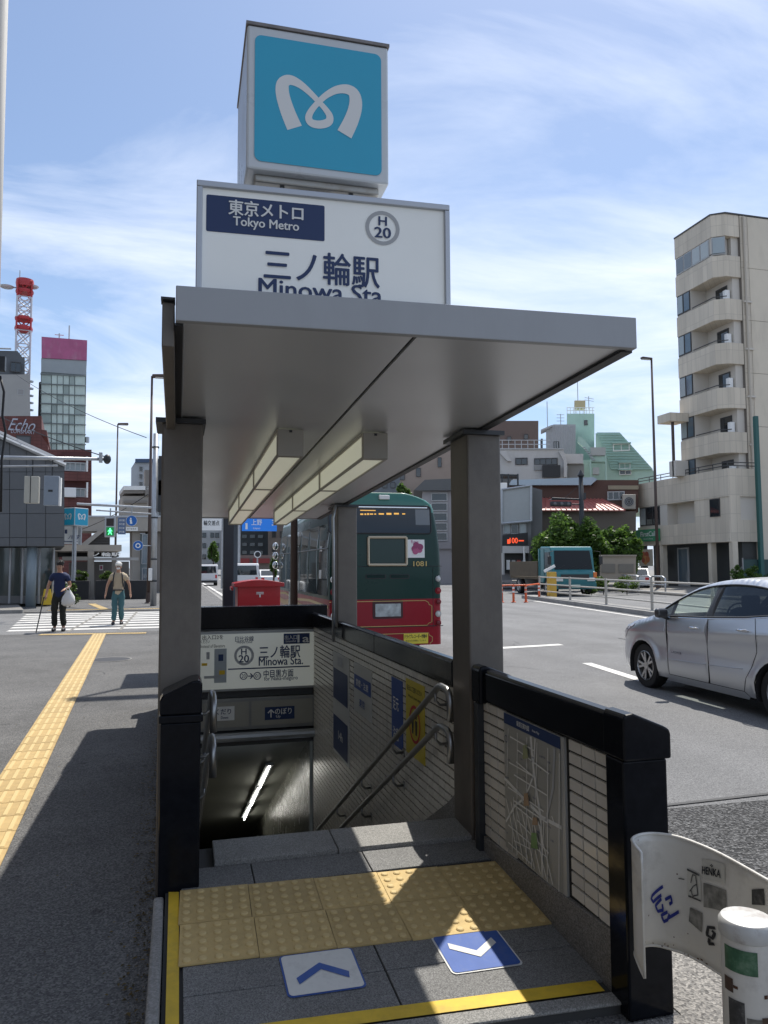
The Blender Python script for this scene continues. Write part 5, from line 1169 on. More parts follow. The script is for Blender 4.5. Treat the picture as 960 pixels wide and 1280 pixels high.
MB().box(-1.08,1.08,-.10,.12,.35,.66).build('bumper', mat('bumper_teal', (.01,.12,.135), .4), tr_, bevel=.03); MB().box(-.72,.72,-.07,-.0,.88,1.06).build('grille', black_plastic, cab); MB().box(-.9,.9,-.112,-.101,.40,.50).build('bumper_slot', black_plastic, tr_)
for sx in (-1,1):
    MB().tube([(sx*1.108,1.12,2.3),(sx*1.108,1.12,1.0)], .012, 5).build('door_seam', black_plastic, cab); MB().box(sx*1.11-.012,sx*1.11+.012,.85,1.02,1.18,1.23).build('door_handle', black_plastic, cab)
for sx in (-.5,.1,.62): MB().tube([(sx-.35,.088,1.33),(sx+.05,.115,1.5)], .012, 5).build('wiper', black_plastic, cab)
lettering(Plane((0,-.06,0),(1,0,0),(0,0,1)), 'HINO', 0, .99, .45, .07, steel, cab, .02, .006); MB().box(-.22,.22,-.125,-.101,.42,.58).build('number_plate', mat('green_plate', (.3,.42,.36), .5), tr_)
MB().box(-.45,.45,1.0,6.2,.5,.75).build('chassis', dark_metal, tr_)
bed_m = mat('dusty_bed_steel', (.11,.085,.055), .8, var=.25, scale=3)
MB().box(-1.08,1.08,2.0,6.2,.80,.92).build('bed_floor', bed_m, tr_); MB().box(-1.08,1.08,1.82,1.99,.80,2.35).build('bed_headboard', truck_t, tr_, bevel=.02)
for sx in (-1,1): MB().box(sx*1.1-.03,sx*1.1+.03,2.0,6.2,.93,1.72).build('bed_side', bed_m, tr_, bevel=.01)
MB().box(-1.08,1.08,6.2,6.26,.86,1.72).build('tailgate', bed_m, tr_)
for y in (.85,4.9):
    for sx in (-1,1): wheel(tr_, (sx*.96, y, .42), sx, .42, .26)

# ------------------------------------------------------------------ distant vehicles up the road
def far_car(label, x, y, rz, kind, colour, facing=1, cat='car', grp='traffic far up the road'):
    t = thing({'van':'delivery_van','car':'distant_car'}[kind], label, cat, (x,y,-.12), rz, grp, local=True)
    if kind == 'van': Lx, Wd, prof = 4.5, .85, [(0,.3),(0,.95),(.1,1.1),(.85,1.85),(1.2,1.95),(4.4,1.95),(4.5,1.8),(4.5,.3)]
    else: Lx, Wd, prof = 4.2, .84, [(0,.3),(0,.7),(.2,.82),(1.0,.95),(1.75,1.42),(2.2,1.48),(3.2,1.46),(3.85,1.0),(4.15,.92),(4.2,.7),(4.2,.3)]
    MB().ext([(-Wd,s,z) for s, z in prof], (2*Wd,0,0)).build('body', colour, t, bevel=.07, seg=3)
    g = glass_dark
    if kind == 'van':
        MB().quad((-.72,4.506,1.15),(.72,4.506,1.15),(.66,4.506,1.8),(-.66,4.506,1.8)).build('rear_window', g, t); MB().quad((-.72,.15,1.17),(.72,.15,1.17),(.68,.80,1.83),(-.68,.80,1.83)).build('windscreen', g, t)
        for s in (-1,1):
            MB().quad((s*.856,.6,1.15),(s*.856,3.9,1.15),(s*.856,3.9,1.7),(s*.856,.95,1.7)).build('side_window', g, t); MB().box(s*.7-.08,s*.7+.08,4.5,4.52,.7,1.0).build('tail_lamp', red_print, t)
        MB().box(-.8,.8,4.46,4.56,.28,.5).build('bumper', black_plastic, t); MB().box(-.16,.16,4.56,4.57,.62,.72).build('number_plate', white_print, t)
    else:
        MB().quad((-.7,3.30,1.40),(.7,3.30,1.40),(.74,3.82,1.03),(-.74,3.82,1.03)).build('rear_window', g, t).location = (0,.02,.02)
        MB().quad((-.72,1.02,.98),(.72,1.02,.98),(.64,1.73,1.40),(-.64,1.73,1.40)).build('windscreen', g, t).location = (0,-.02,.02)
        for s in (-1,1): MB().quad((s*.846,1.3,1.0),(s*.846,3.6,1.0),(s*.846,3.15,1.38),(s*.846,1.8,1.38)).build('side_window', g, t); MB().box(s*.66-.12,s*.66+.12,4.19,4.215,.68,.85).build('tail_lamp', red_print, t)
        MB().box(-.16,.16,4.205,4.215,.5,.6).build('number_plate', white_print, t)
    for yy in (.8,Lx-.85):
        for s in (-1,1): MB().tube([(s*(Wd-.2),yy,.3),(s*(Wd-.0)+s*.004,yy,.3)], .3, 16).build('wheel', rubber, t)
    return t
silver2 = mat('far_silver_paint', (.45,.47,.48), .3, .5); white_car = mat('far_white_paint', (.7,.71,.72), .3)
p = atz(258,731,-.12); far_car('white van seen from behind, left of the dark shelter post', p.x, p.y-4.5, 0, 'van', white_car, cat='van').rotation_euler = (0,0,math.pi); 
for o in [q for q in COL.objects if q.name.startswith('delivery_van')]: o.location.y = p.y
p = atz(320,742,-.12); c1 = far_car('silver car just past the top of the red postbox', p.x+.2, 33, math.pi, 'car', silver2)
far_car('white van in the queue beyond the silver car', 4.55, 58, math.pi, 'van', white_car, cat='van'); far_car('white car in the queue right of the white van', 7.2, 66, math.pi, 'car', white_car); far_car('dark car in the queue nearest the bus side', 6.6, 46, math.pi, 'car', mat('far_black_paint', (.02,.02,.024), .25))
far_car('white car parked behind the steel signal pole on the left', -1.6, 60, math.pi, 'car', white_car)
# ================================================================== STREET FURNITURE
# bus shelter posts and the red postbox behind the stairwell
bs = thing('bus_shelter', 'bus shelter with dark posts standing behind the red postbox', 'shelter', (1.6,12.6,0))
q = atY(279,720,12.3); MB().box(q.x,q.x+.16,12.3,12.5,0,2.62).build('post', mat('navy_black_post', (.018,.022,.03), .35), bs, bevel=.01)
q = atY(290,720,12.9); MB().box(q.x,q.x+.09,12.9,13.0,0,2.62).build('post', mat('blue_grey_post', (.10,.13,.16), .4), bs, bevel=.008)
MB().box(.2,2.35,11.9,13.3,2.62,2.72).build('roof', fascia_m, bs)
pb = thing('postbox', 'red street postbox with curved top just behind the stairwell', 'postbox', (1.0,10.9,0))
c0 = atY(297,745,10.75); c1 = atY(350.5,745,10.75); red_box = mat('postbox_red', (.42,.012,.018), .35, var=.04, coat=.3)
x0, x1 = c0.x, c1.x; zt_ = atY(325,727,10.75).z
cap = [(x0-.05+ (x1-x0+.1)*i/12, zt_-.02+.045*math.sin(math.pi*i/12)) for i in range(13)]
MB().box(x0,x1,10.75,11.2,.35,zt_-.05).build('body', red_box, pb, bevel=.015)
MB().ext([(x,10.70,z) for x, z in cap]+[(x1+.05,10.70,zt_-.07),(x0-.05,10.70,zt_-.07)], (0,.55,0)).build('lid', red_box, pb, bevel=.008)
MB().box(x0+.22,x1-.22,10.88,11.08,0,.35).build('leg', dark_metal, pb)
q = atY(325,742,10.742); pp_ = Plane((q.x,10.742,q.z), (1,0,0), (0,0,1)); mb = MB(); pp_.rect(mb,-.05,.05,.012,.022,.003); pp_.rect(mb,-.05,.05,-.008,.002,.003); pp_.rect(mb,-.008,.008,-.05,-.008,.003); mb.build('post_mark', white_print, pb)
MB().box(x0-.085,x0-.052,10.8,11.1,zt_-.12,zt_-.07).build('side_lip', red_box, pb, bevel=.01)

# median with rails, bollards
md_ = MB()
a = [(11.4,0),(14.65,20),(16.9,34),(17.3,37),(18.1,37),(17.8,34),(15.6,20),(12.4,0)]
md_.ext([(x,y,-.12) for x, y in a], (0,0,.16)).build('median', conc, kind='structure')
mark([(11.0,0),(11.15,0),(14.3,20),(14.15,20)]); mark([(14.15,20),(14.3,20),(16.6,34),(16.45,34)])
fence_m = mat('beige_rail_paint', (.40,.38,.34), .45, .2, var=.1)
fc = thing('median_railing', 'beige triple rail fence running along the road median', 'fence', (16.5,28,.04))
pts = [Vector((17.45,35.2,.04)), Vector((16.95,31.2,.04)), Vector((16.35,27.2,.04)), Vector((15.7,23.2,.04)), Vector((15.0,19.2,.04)), Vector((14.4,15.2,.04)), Vector((13.7,11.2,.04))]
for p in pts: MB().cyl(p, p+Vector((0,0,1.02)), .05, n=10).build('post', fence_m, fc)
for h in (.96,.62,.28):
    MB().tube([p+Vector((0,0,h)) for p in pts], .03, 8).build('rail', fence_m, fc, smooth=True)
orange = mat('orange_delineator', (.65,.10,.02), .45); 
for i, (px_, py_) in enumerate(((627.5,753),(642,753),(657.5,753),(674,750))):
    p = atz(px_, py_, -.12)
    t = thing('delineator_post', ['orange lane post nearest the right canopy column','second orange lane post from the canopy column','third orange lane post from the canopy column','orange lane post next to the yellow box'][i], 'bollard', p, group='orange lane posts')
    MB().lathe(p, [(.11,0),(.11,.03),(.055,.05),(.05,.8),(.03,.83)], 12).build('pole', orange, t, smooth=True, auto=40)
    for z in (.45,.62): MB().lathe(p+Vector((0,0,z)), [(.053,0),(.053,.09)], 12).build('reflective_band', white_print if i % 2 else mat('band_pale', (.55,.4,.35), .4), t)
    if i < 3:
        p2 = atz((642,657.5,674)[i], (753,753,750)[i], -.12)
        MB().tube([p+Vector((0,0,.78)), p2+Vector((0,0,.80))], .035, 8).build('cross_bar', orange, t)
p = atz(690,749,-.12); t = thing('yellow_cabinet', 'narrow yellow box at the end of the median railing', 'cabinet', p)
MB().box(p.x-.2,p.x+.2,p.y-.15,p.y+.15,-.12,1.25).build('body', mat('cabinet_yellow', (.55,.33,.04), .5, var=.12), t, bevel=.02); MB().obox((p.x-.1,p.y,1.42), (.3,0,.14), (0,.02,0), (-.03,0,.06)).build('tilted_panel', white_paint, t); MB().box(p.x-.13,p.x+.13,p.y-.156,p.y-.151,.2,.9).build('door_panel', mat('cabinet_yellow', (1,1,1)), t)

# lamp posts, signal poles
def lamp_post(label, base, top_px, Y, side, m, head=1.2, rad=.09, low=.7):
    b = Vector(base); tp = atY(*top_px, Y); t = thing('street_lamp', label, 'street lamp', b)
    MB().tube([b, Vector((b.x,b.y,tp.z*.4)), Vector((b.x,b.y,tp.z))], [rad,rad*.8,rad*.55], 10).build('pole', m, t, smooth=True)
    MB().obox((b.x+side*head/2,b.y,tp.z+.02), (head/2,0,.02*side), (0,.16,0), (0,0,.07)).build('lamp_head', m, t, bevel=.05)
    MB().obox((b.x+side*head*.58,b.y,tp.z-.06), (head*.36,0,0), (0,.12,0), (0,0,.012)).build('lens', mat('lamp_lens', (.5,.5,.47), .2), t)
    MB().lathe(b, [(rad*1.9,0),(rad*1.9,.05),(rad*1.3,.09),(rad*1.3,.5)], 12).build('base', m, t); return t
b = atY(185.5,752,35); lamp_post('tall brown street lamp on the left beside the signal pole', (b.x,35,0), (187,470), 35, 1, brown_pole, .62, .085)
b = atY(144,700,60); lamp_post('slim brown street lamp behind the crossing', (b.x,60,0), (145,530), 60, 1, brown_pole, .75, .09)
b = atY(823,735,46); lamp_post('tall brown street lamp in front of the beige apartment tower', (b.x,46,-.1), (817,449), 46, -1, brown_pole, .8, .12)
b = atY(367.5,720,14.5); lamp_post('brown street lamp on the kerb beside the bus, behind the canopy', (b.x,14.5,0), (380,170), 14.5, 1, brown_pole, 1.2, .075)
# steel signal pole on the left with arms, signs and walk signal
sgY = 32.5; b = atY(191.5,757,sgY); bx_ = b.x
sg = thing('signal_pole', 'grey steel signal pole with arms standing left of the canopy column', 'pole', (bx_,sgY,0))
zt_ = atY(192,542,sgY).z
MB().tube([(bx_,sgY,0),(bx_,sgY,zt_)], [.125,.10], 14).build('shaft', galv, sg, smooth=True)
for y0_, y1_, w_ in ((570,620,.16),(600,640,.12)): 
    z0 = atY(192,y1_,sgY).z; z1 = atY(192,y0_,sgY).z; MB().box(bx_+.12,bx_+.12+w_*1.4,sgY-.15,sgY+.15,z0,z1).build('signal_back', dark_metal, sg, bevel=.02)
z_ = atY(192,635,sgY).z; xa = atY(96,633,sgY).x; MB().tube([(bx_,sgY,z_),(xa,sgY,z_+.12)], .05, 8).build('arm', galv, sg)
MB().tube([(bx_,sgY,z_-.25),(atY(120,640,sgY).x,sgY,z_-.12)], .03, 8).build('arm', galv, sg)
for zz in (atY(192,560,sgY).z, atY(192,648,sgY).z, atY(192,700,sgY).z, 1.0): MB().lathe((bx_,sgY,zz), [(.14,0),(.14,.06)], 14).build('clamp', dark_metal, sg)
MB().box(bx_-.2,bx_-.05,sgY-.28,sgY-.12,1.05,1.55).build('push_button_box', white_paint, sg, bevel=.02)
sgp = Plane((bx_,sgY-.2,0), (1,0,0), (0,0,1))
def spx(x, y): return sgp.px(x, y)
t = thing('walk_signal', 'pedestrian signal showing the green walking figure over the crossing', 'traffic light', sgp(*spx(137.5,671)))
a0, b1 = spx(131,646); a1, b0 = spx(144,671.5); MB().ext([sgp(a0,b0,0),sgp(a1,b0,0),sgp(a1,b1,0),sgp(a0,b1,0)], (0,.16,0)).build('housing', galv, t, bevel=.02)
MB().tube([sgp((a0+a1)/2,b1,-.08), sgp((a0+a1)/2,b1+.35,-.08)], .025, 6).build('hanger', galv, t)
for ya, yb_, m_, nm in ((648,657.5,mat('signal_off', (.03,.02,.02), .3),'stop_lens'),(659,669.5,mat('signal_green_ground', (.005,.03,.012), .3, emit=(.0,.5,.12), estr=.25),'walk_lens')):
    c0_, d1 = spx(133,ya); c1_, d0 = spx(142.2,yb_); mb = MB(); sgp.rect(mb, c0_, c1_, d0, d1, .012); ln = mb.build(nm, m_, t)
gm = mat('walk_green', (.1,.6,.2), .4, emit=(.1,1,.3), estr=2.2); cx, cy = spx(137.6,664.5); mb = MB(); sgp.circ((cx,cy+.115), .026, mb, .02, 12); sgp.poly(mb, [(cx-.04,cy+.08),(cx+.04,cy+.08),(cx+.03,cy-.02),(cx-.03,cy-.02)], .02); sgp.line(mb, [(cx-.01,cy-.01),(cx-.065,cy-.12)], .03, .022); sgp.line(mb, [(cx+.01,cy-.01),(cx+.065,cy-.12)], .03, .023); sgp.line(mb, [(cx-.03,cy+.07),(cx-.08,cy+.0)], .022, .024); sgp.line(mb, [(cx+.03,cy+.07),(cx+.08,cy+.01)], .022, .0245); mb.build('walking_figure', gm, t, fix=False)
t = thing('blue_plate_sign', 'blue rectangular road sign with white text beside the walk signal', 'sign', sgp(*spx(152,668))); a0, b1 = spx(147.5,647); a1, b0 = spx(157,668); MB().ext([sgp(a0,b0),sgp(a1,b0),sgp(a1,b1),sgp(a0,b1)], (0,.03,0)).build('plate', mat('sign_slate_blue', (.10,.15,.26), .5), t)
for i in range(4): lettering(sgp, '歩行者', (a0+a1)/2, b0+(b1-b0)*(.15+.23*i), (a1-a0)*.7, (b1-b0)*.13, white_print, t, 0, .004)
def round_sign(label, px_, py_, r, ch, plate=None):
    c = spx(px_, py_); t = thing('round_sign', label, 'sign', sgp(*c)); mb = MB(); sgp.circ(c, r, mb, .0, 28); o_ = mb.build('disc', white_print, t); md2 = o_.modifiers.new('s','SOLIDIFY'); md2.thickness = .02
    mb = MB(); sgp.circ(c, r*.94, mb, .014, 28); mb.build('blue_face', mat('sign_blue', (.012,.12,.42), .4), t, fix=False); return t, c
t, c = round_sign('round blue footpath sign with white plate hanging from the signal arm', 164.5, 651, .215, 1)
mb = MB(); sgp.circ((c[0]-.03,c[1]+.09), .03, mb, .02, 12); sgp.poly(mb, [(c[0]-.07,c[1]+.05),(c[0]+.0,c[1]+.05),(c[0]+.03,c[1]-.12),(c[0]-.05,c[1]-.12)], .02); mb.build('pictogram', white_print, t, fix=False)
mb = MB(); sgp.rect(mb, c[0]-.24,c[0]+.24,c[1]-.40,c[1]-.25,.0,.02); mb.build('lower_plate', white_print, t); lettering(sgp, '歩行者専用', c[0], c[1]-.325, .36, .06, black_print, t, 0, .004); MB().tube([sgp(c[0],c[1]+.2,-.03), sgp(c[0],c[1]+.55,-.03)], .02, 6).build('hanger', galv, t)
t, c = round_sign('round blue arrow sign low on the signal pole', 172.5, 682, .2, 2)
mb = MB(); sgp.ring(c, .06, .10, mb, .02); mb.build('arrow_mark', white_print, t, fix=False); MB().tube([sgp(c[0],c[1],-.02), (bx_,sgY,sgp(*c).z)], .02, 6).build('bracket', galv, t)
# overhead arm at the far left with two boxes
oaY = 26; oa = thing('overhead_signal_arm', 'long grey signal arm reaching in from the left edge over the crossing', 'signal arm', (atY(-60,700,oaY).x,oaY,0))
xl = atY(-60,573,oaY).x; z_l = atY(-60,571,oaY).z; xr = atY(131,574,oaY).x; z_r = atY(131,574,oaY).z
MB().cyl((xl,oaY,0),(xl,oaY,z_l+.5), .14, .12, 14).build('pole', galv, oa, smooth=True); MB().tube([(xl,oaY,z_l),(xr,oaY,z_r)], [.075,.05], 10).build('arm', galv, oa, smooth=True)
MB().tube([(xl,oaY,z_l-.32),(atY(72,583,oaY).x,oaY,z_r-.25)], .03, 8).build('lower_arm', galv, oa)
c = atY(134,574,oaY); MB().ball(c, .12, .12, .16, 12, 8).build('detector_head', dark_metal, oa, smooth=True); c = atY(126,572,oaY); MB().obox(c, (.05,0,0), (0,.08,0), (0,0,.16)).build('end_bracket', galv, oa, bevel=.01)
op = Plane((xl,oaY-.05,0), (1,0,0), (0,0,1))
def hung(name, label, x0,y0,x1,y1, m, cat, side):
    a0, b1 = op.px(x0,y0); a1, b0 = op.px(x1,y1); t = thing(name, label, cat, op((a0+a1)/2,b0)); MB().ext([op(a0,b0),op(a1,b0),op(a1,b1),op(a0,b1)], (0,.22,0)).build('case', m, t, bevel=.02)
    MB().tube([op((a0+a1)/2,b1,-.1), op((a0+a1)/2,op.px(x0,574)[1],-.1)], .03, 6).build('hanger', dark_metal, t); return t, a0, a1, b0, b1
t, a0, a1, b0, b1 = hung('signal_backboard', 'pair of pale beige panels hanging from the overhead arm', 30.5,595,48,629, mat('pale_signal_back', (.42,.41,.36), .5, var=.06), 'signal', 0)
mb = MB(); op.rect(mb, a0+.40*(a1-a0), a0+.46*(a1-a0), b0, b1, .004); mb.build('slot', dark_metal, t)
t, a0, a1, b0, b1 = hung('control_box', 'blue grey metal box with a dark slot hanging from the overhead arm', 55,594.5,73,632, mat('blue_grey_box', (.22,.26,.31), .45, var=.06), 'box', 1)
mb = MB(); op.rect(mb, a0+.3*(a1-a0), a0+.6*(a1-a0), b0+.46*(b1-b0), b0+.53*(b1-b0), .004); mb.build('slot', dark_metal, t); MB().ext([op(a1,b0),op(a1+.06,b0),op(a1+.06,b1-.05),op(a1,b1-.05)], (0,.2,0)).build('white_side_plate', white_paint, t)
# right hand signal pole beyond the median
rsY = 47; b = atY(729.5,745,rsY); rg = thing('dark_signal_pole', 'dark signal pole with arm and signals seen from behind, above the truck', 'pole', (b.x,rsY,-.1))
z1 = atY(728,590,rsY).z; MB().tube([(b.x,rsY,-.1),(b.x,rsY,z1-.3)], [.20,.15], 12).build('shaft', dark_metal, rg, smooth=True); MB().lathe((b.x,rsY,z1-.3), [(.2,0),(.22,.1),(.02,.45)], 12).build('finial', dark_metal, rg)
z2 = atY(700,623,rsY).z; x2 = atY(690,623,rsY).x; MB().tube([(b.x,rsY,z2-.05),(x2,rsY,z2)], .06, 8).build('arm', dark_metal, rg); z3 = atY(700,630,rsY).z; MB().tube([(b.x,rsY,z3),(atY(715,630,rsY).x,rsY,z3)], .04, 8).build('arm', dark_metal, rg)
MB().tube([(b.x,rsY,z2+1.0),(atY(706,618,rsY).x,rsY,z2+.05)], .012, 6).build('stay_wire', dark_metal, rg)
xa = atY(688,631,rsY).x; xb = atY(714,631,rsY).x; MB().box(xa,xb,rsY-.12,rsY+.12,z3-.17,z3+.17).build('signal_back', dark_metal, rg, bevel=.08)
MB().ext([(xa-.0,rsY,z3+.28),(xb,rsY,z3+.30),(xb-.3,rsY,z3+.42),(xa+.4,rsY,z3+.42)], (0,.3,0)).build('visor', dark_metal, rg)
for i in range(3): MB().ball((xa+(xb-xa)*(.18+.32*i),rsY-.14,z3), .13, .06, .13, 12, 8).build('lens_back', mat('grey_lens_back', (.12,.12,.125), .4), rg, smooth=True)
for f in (.3,.55,.8): MB().box(b.x+.12,b.x+.3,rsY-.1,rsY+.1,z1*f-.3,z1*f+.15).build('bracket', dark_metal, rg)

# signs over the road in the distance
for nm, lab, q, m_, txt in (('road_sign','white overhead place name sign far up the road',(249,648,277,663),white_print,('輪交差点',black_print)),('direction_sign','blue overhead direction sign with white characters far up the road',(302.5,646,346,664),mat('direction_blue', (.01,.16,.62), .4, emit=(.02,.25,.9), estr=.15),('上野',white_print))):
    Yq = 58; p0 = atY(q[0],q[1],Yq); p1 = atY(q[2],q[3],Yq); t = thing(nm, lab, 'sign', (p0.x,Yq,p1.z))
    MB().box(p0.x,p1.x,Yq,Yq+.08,p1.z,p0.z).build('plate', m_, t); MB().tube([(p1.x+.1 if nm == 'road_sign' else p0.x-.2,Yq+.2,0),(p1.x+.1 if nm == 'road_sign' else p0.x-.2,Yq+.2,p0.z+.5)], .12, 10).build('pole', galv, t); MB().tube([(p0.x-.2,Yq+.2,p0.z-.2),(p1.x+.1,Yq+.2,p0.z-.2)], .06, 8).build('arm', galv, t)
    rq = Plane((p0.x,Yq,p1.z), (1,0,0), (0,0,1)); w_, h_ = p1.x-p0.x, p0.z-p1.z
    lettering(rq, txt[0], w_*(.55 if nm == 'road_sign' else .42), h_*.62, w_*(.7 if nm == 'road_sign' else .3), h_*.42, txt[1], t, .01, .01)
    if nm == 'direction_sign': mb = MB(); rq.rect(mb, w_*.1,w_*.16,h_*.12,h_*.55,.01); mb.build('route_arrow', white_print, t); lettering(rq, '3', w_*.9, h_*.6, w_*.09, h_*.4, white_print, t, .01, .01); lettering(rq, 'Ueno', w_*.42, h_*.2, w_*.2, h_*.14, white_print, t, 0, .01)
# round dark street mirror / clock sign
t = thing('round_clock_sign', 'small round white sign on a post beyond the postbox', 'sign', atY(321,720,60)); c = atY(322,693,60); MB().cyl((c.x,60,c.z),(c.x,60.1,c.z), .27, n=20).build('disc', white_print, t); MB().cyl((c.x,59.98,c.z),(c.x,59.99,c.z), .2, n=20).build('face', black_print, t); MB().cyl((c.x,60.1,0),(c.x,60.1,c.z), .06, n=8).build('pole', galv, t)

# wires on the left
wire_m = mat('black_cable', (.01,.01,.011), .6)
def sag(p, q, s, n=14): return [p.lerp(q, i/n)+Vector((0,0,-s*4*(i/n)*(1-i/n))) for i in range(n+1)]
for k_, (lab, a_, b2, Ya, Yb, s) in enumerate((('thin overhead wire sloping down from the far left sky to the signal pole',(20,468),(183,547),60,35,.3),('overhead wire from the detector arm to the left edge',(-30,505),(132,571),40,26.2,.15),('low overhead wire running to the brown lamp post',(80,668),(185,618),55,35,.25))):
    tag(MB().tube(sag(atY(*a_,Ya), atY(*b2,Yb), s), .018, 5).build('overhead_wire', wire_m, smooth=True), lab, 'wire')
t = thing('utility_pole', 'pale utility pole just inside the left edge of the view', 'pole', (atY(-4,700,20).x,20,0))
MB().tube([Vector((atY(-12.5,500,20).x,20,0)), Vector((atY(-12.5,500,20).x,20,17))], [.17,.13], 14).build('shaft', mat('pale_concrete_pole', (.4,.39,.37), .8, var=.1), t, smooth=True)
MB().tube([atY(0,470,19.7), atY(5,490,19.7), atY(3,520,19.7), atY(7,540,19.7), atY(2,575,19.7), atY(1,640,19.7)], .03, 6).build('cable', wire_m, t, smooth=True); MB().obox(atY(3,455,19.7), (.07,0,0), (0,.08,0), (0,0,.17)).build('cable_box', dark_metal, t)

# ================================================================== PEOPLE
skin_m = mat('skin', (.42,.23,.15), .5)
def skinned(name, verts, edges, m, parent, lv=2, root=0):
    me = bpy.data.meshes.new(name); bm = bmesh.new(); ly = bm.verts.layers.skin.verify()
    vv = [bm.verts.new(v[:3]) for v in verts]
    for i, v in enumerate(verts):
        vv[i][ly].radius = (v[3], v[4] if len(v) > 4 else v[3]); vv[i][ly].use_root = (i == root)
    for e in edges: bm.edges.new((vv[e[0]], vv[e[1]]))
    bm.to_mesh(me); bm.free(); o = bpy.data.objects.new(name, me); COL.objects.link(o); o.parent = parent
    sk = o.modifiers.new('skin', 'SKIN'); sk.use_smooth_shade = True; ss = o.modifiers.new('sub', 'SUBSURF'); ss.levels = lv; ss.render_levels = lv; me.materials.append(m)
    if name in ('shirt', 'trousers'):
        tx = bpy.data.textures.get('cloth_folds') or bpy.data.textures.new('cloth_folds', 'CLOUDS'); tx.noise_scale = .11; dm = o.modifiers.new('folds', 'DISPLACE'); dm.texture = tx; dm.strength = .05; dm.mid_level = .5
    return o
def person(label, loc, rz, h, shirt, trouser, hair, arms, legs, cap=None, sleeve=.55):
    """arms: (elbow, wrist) for left(-x) and right(+x); legs: (knee, ankle) likewise; faces local -y"""
    t = thing('person', label, 'person', loc, rz, local=True); k = h/1.70; t.scale = (k, k, k)
    V = [(0,.01,.93,.125,.095),(0,.0,1.10,.115,.085),(0,-.005,1.28,.14,.095),(0,.005,1.40,.10,.07),(0,.0,1.47,.052),(0,-.02,1.535,.058,.065),(0,-.025,1.60,.072,.09),(0,-.015,1.665,.06,.075)]
    Ed = [(0,1),(1,2),(2,3),(3,4),(4,5),(5,6),(6,7)]
    for s, (el, wr_) in zip((-1,1), arms):
        b = len(V); sh = (s*.165,.0,1.385)
        el = Vector(el); wr_ = Vector(wr_); d = (wr_-el).normalized(); hd = wr_+d*.07
        V += [(*sh,.06),(*el,.042),(*wr_,.03,.024),(*hd,.038,.018)]; Ed += [(3,b),(b,b+1),(b+1,b+2),(b+2,b+3)]
        for f in range(4):
            off = Vector((0,(f-1.5)*.018,0)); e1 = hd+off+d*.045; e2 = e1+d*(.03-.006*abs(f-1.3))+Vector((-s*.012,0,0)); c = len(V)
            V += [(*e1,.009),(*e2,.008)]; Ed += [(b+3,c),(c,c+1)]
        c = len(V); V += [(*(wr_+d*.05+Vector((-s*.01,-.045,0))),.010),(*(wr_+d*.085+Vector((-s*.016,-.055,0))),.008)]; Ed += [(b+2,c),(c,c+1)]
    for s, (kn, an) in zip((-1,1), legs):
        b = len(V); hp = (s*.085,.01,.88); V += [(*hp,.088),(*kn,.058),(*an,.04),(an[0]+s*.015,an[1]-.13,.035,.04,.03)]; Ed += [(0,b),(b,b+1),(b+1,b+2),(b+2,b+3)]
    body = skinned('body', V, Ed, skin_m, t)
    # shirt
    S_ = [(0,.01,.78,.155,.125),(0,.01,.90,.15,.12),(0,.0,1.08,.15,.11),(0,-.005,1.28,.165,.115),(0,.005,1.40,.12,.085),(0,.004,1.455,.066)]; Es = [(0,1),(1,2),(2,3),(3,4),(4,5)]
    for s, (el, wr_) in zip((-1,1), arms):
        b = len(S_); el = Vector(el); sh = Vector((s*.165,0,1.385)); m_ = sh.lerp(el, sleeve); S_ += [(*sh,.082),(*sh.lerp(el,.35),.07),(*m_,.068)]; Es += [(4,b),(b,b+1),(b+1,b+2)]
    skinned('shirt', S_, Es, shirt, t)
    T_ = [(0,.01,1.06,.135,.105),(0,.01,.90,.15,.115)]; Et = [(0,1)]
    for s, (kn, an) in zip((-1,1), legs):
        b = len(T_); T_ += [(s*.088,.01,.82,.105),(*kn,.082),(an[0],an[1],an[2]+.02,.066,.07)]; Et += [(1,b),(b,b+1),(b+1,b+2)]
    skinned('trousers', T_, Et, trouser, t)
    for s, (kn, an) in zip((-1,1), legs):
        MB().ball((an[0]+s*.01,an[1]-.06,.045), .05, .14, .05, 12, 8).build('shoe', mat('black_shoe', (.015,.015,.016), .5), t, smooth=True)
    MB().ball((0,-.105,1.60), .012, .018, .02, 8, 6).build('nose', skin_m, body, smooth=True)
    for s in (-1,1):
        MB().ball((s*.03,-.098,1.625), .012, .008, .007, 8, 6).build('eye', black_print, body); MB().ball((s*.075,-.01,1.605), .012, .022, .032, 8, 6).build('ear', skin_m, body, smooth=True)
    MB().ball((0,-.092,1.555), .022, .01, .006, 8, 6).build('mouth', mat('lip', (.25,.09,.08), .5), body)
    if cap:
        MB().ball((0,-.012,1.685), .094, .112, .08, 14, 8).build('cap', cap, t, smooth=True); MB().obox((0,-.13,1.675), (.07,0,0), (0,.05,-.012), (0,.002,.006)).build('cap_peak', cap, t, bevel=.004)
    else:
        rng_ = random.Random(5); mb = MB().ball((0,.012,1.685), .094, .11, .085, 14, 8); 
        for i in range(60):
            a = rng_.uniform(0,6.28); e = rng_.uniform(.2,1.4); p = Vector((.09*math.cos(a)*math.cos(e),.01+.105*math.sin(a)*math.cos(e),1.69+.075*math.sin(e))); mb.ball(p, .02,.02,.016, 6, 4)
        mb.build('hair', hair, t, smooth=True)
    return t
p = atz(73,789,0)
p1_ = person('man in navy t-shirt and dark trousers walking with a cane and white bag', p, R(-4), 1.70, mat('navy_tshirt', (.012,.022,.075), .8), mat('dark_trousers', (.02,.022,.018), .85), mat('black_hair', (.012,.01,.009), .6), (((-.27,.02,1.12),(-.29,-.08,.90)),((.25,.04,1.12),(.16,-.17,1.04))), (((-.10,-.06,.49),(-.09,.0,.09)),((.10,-.05,.49),(.13,-.06,.09))))
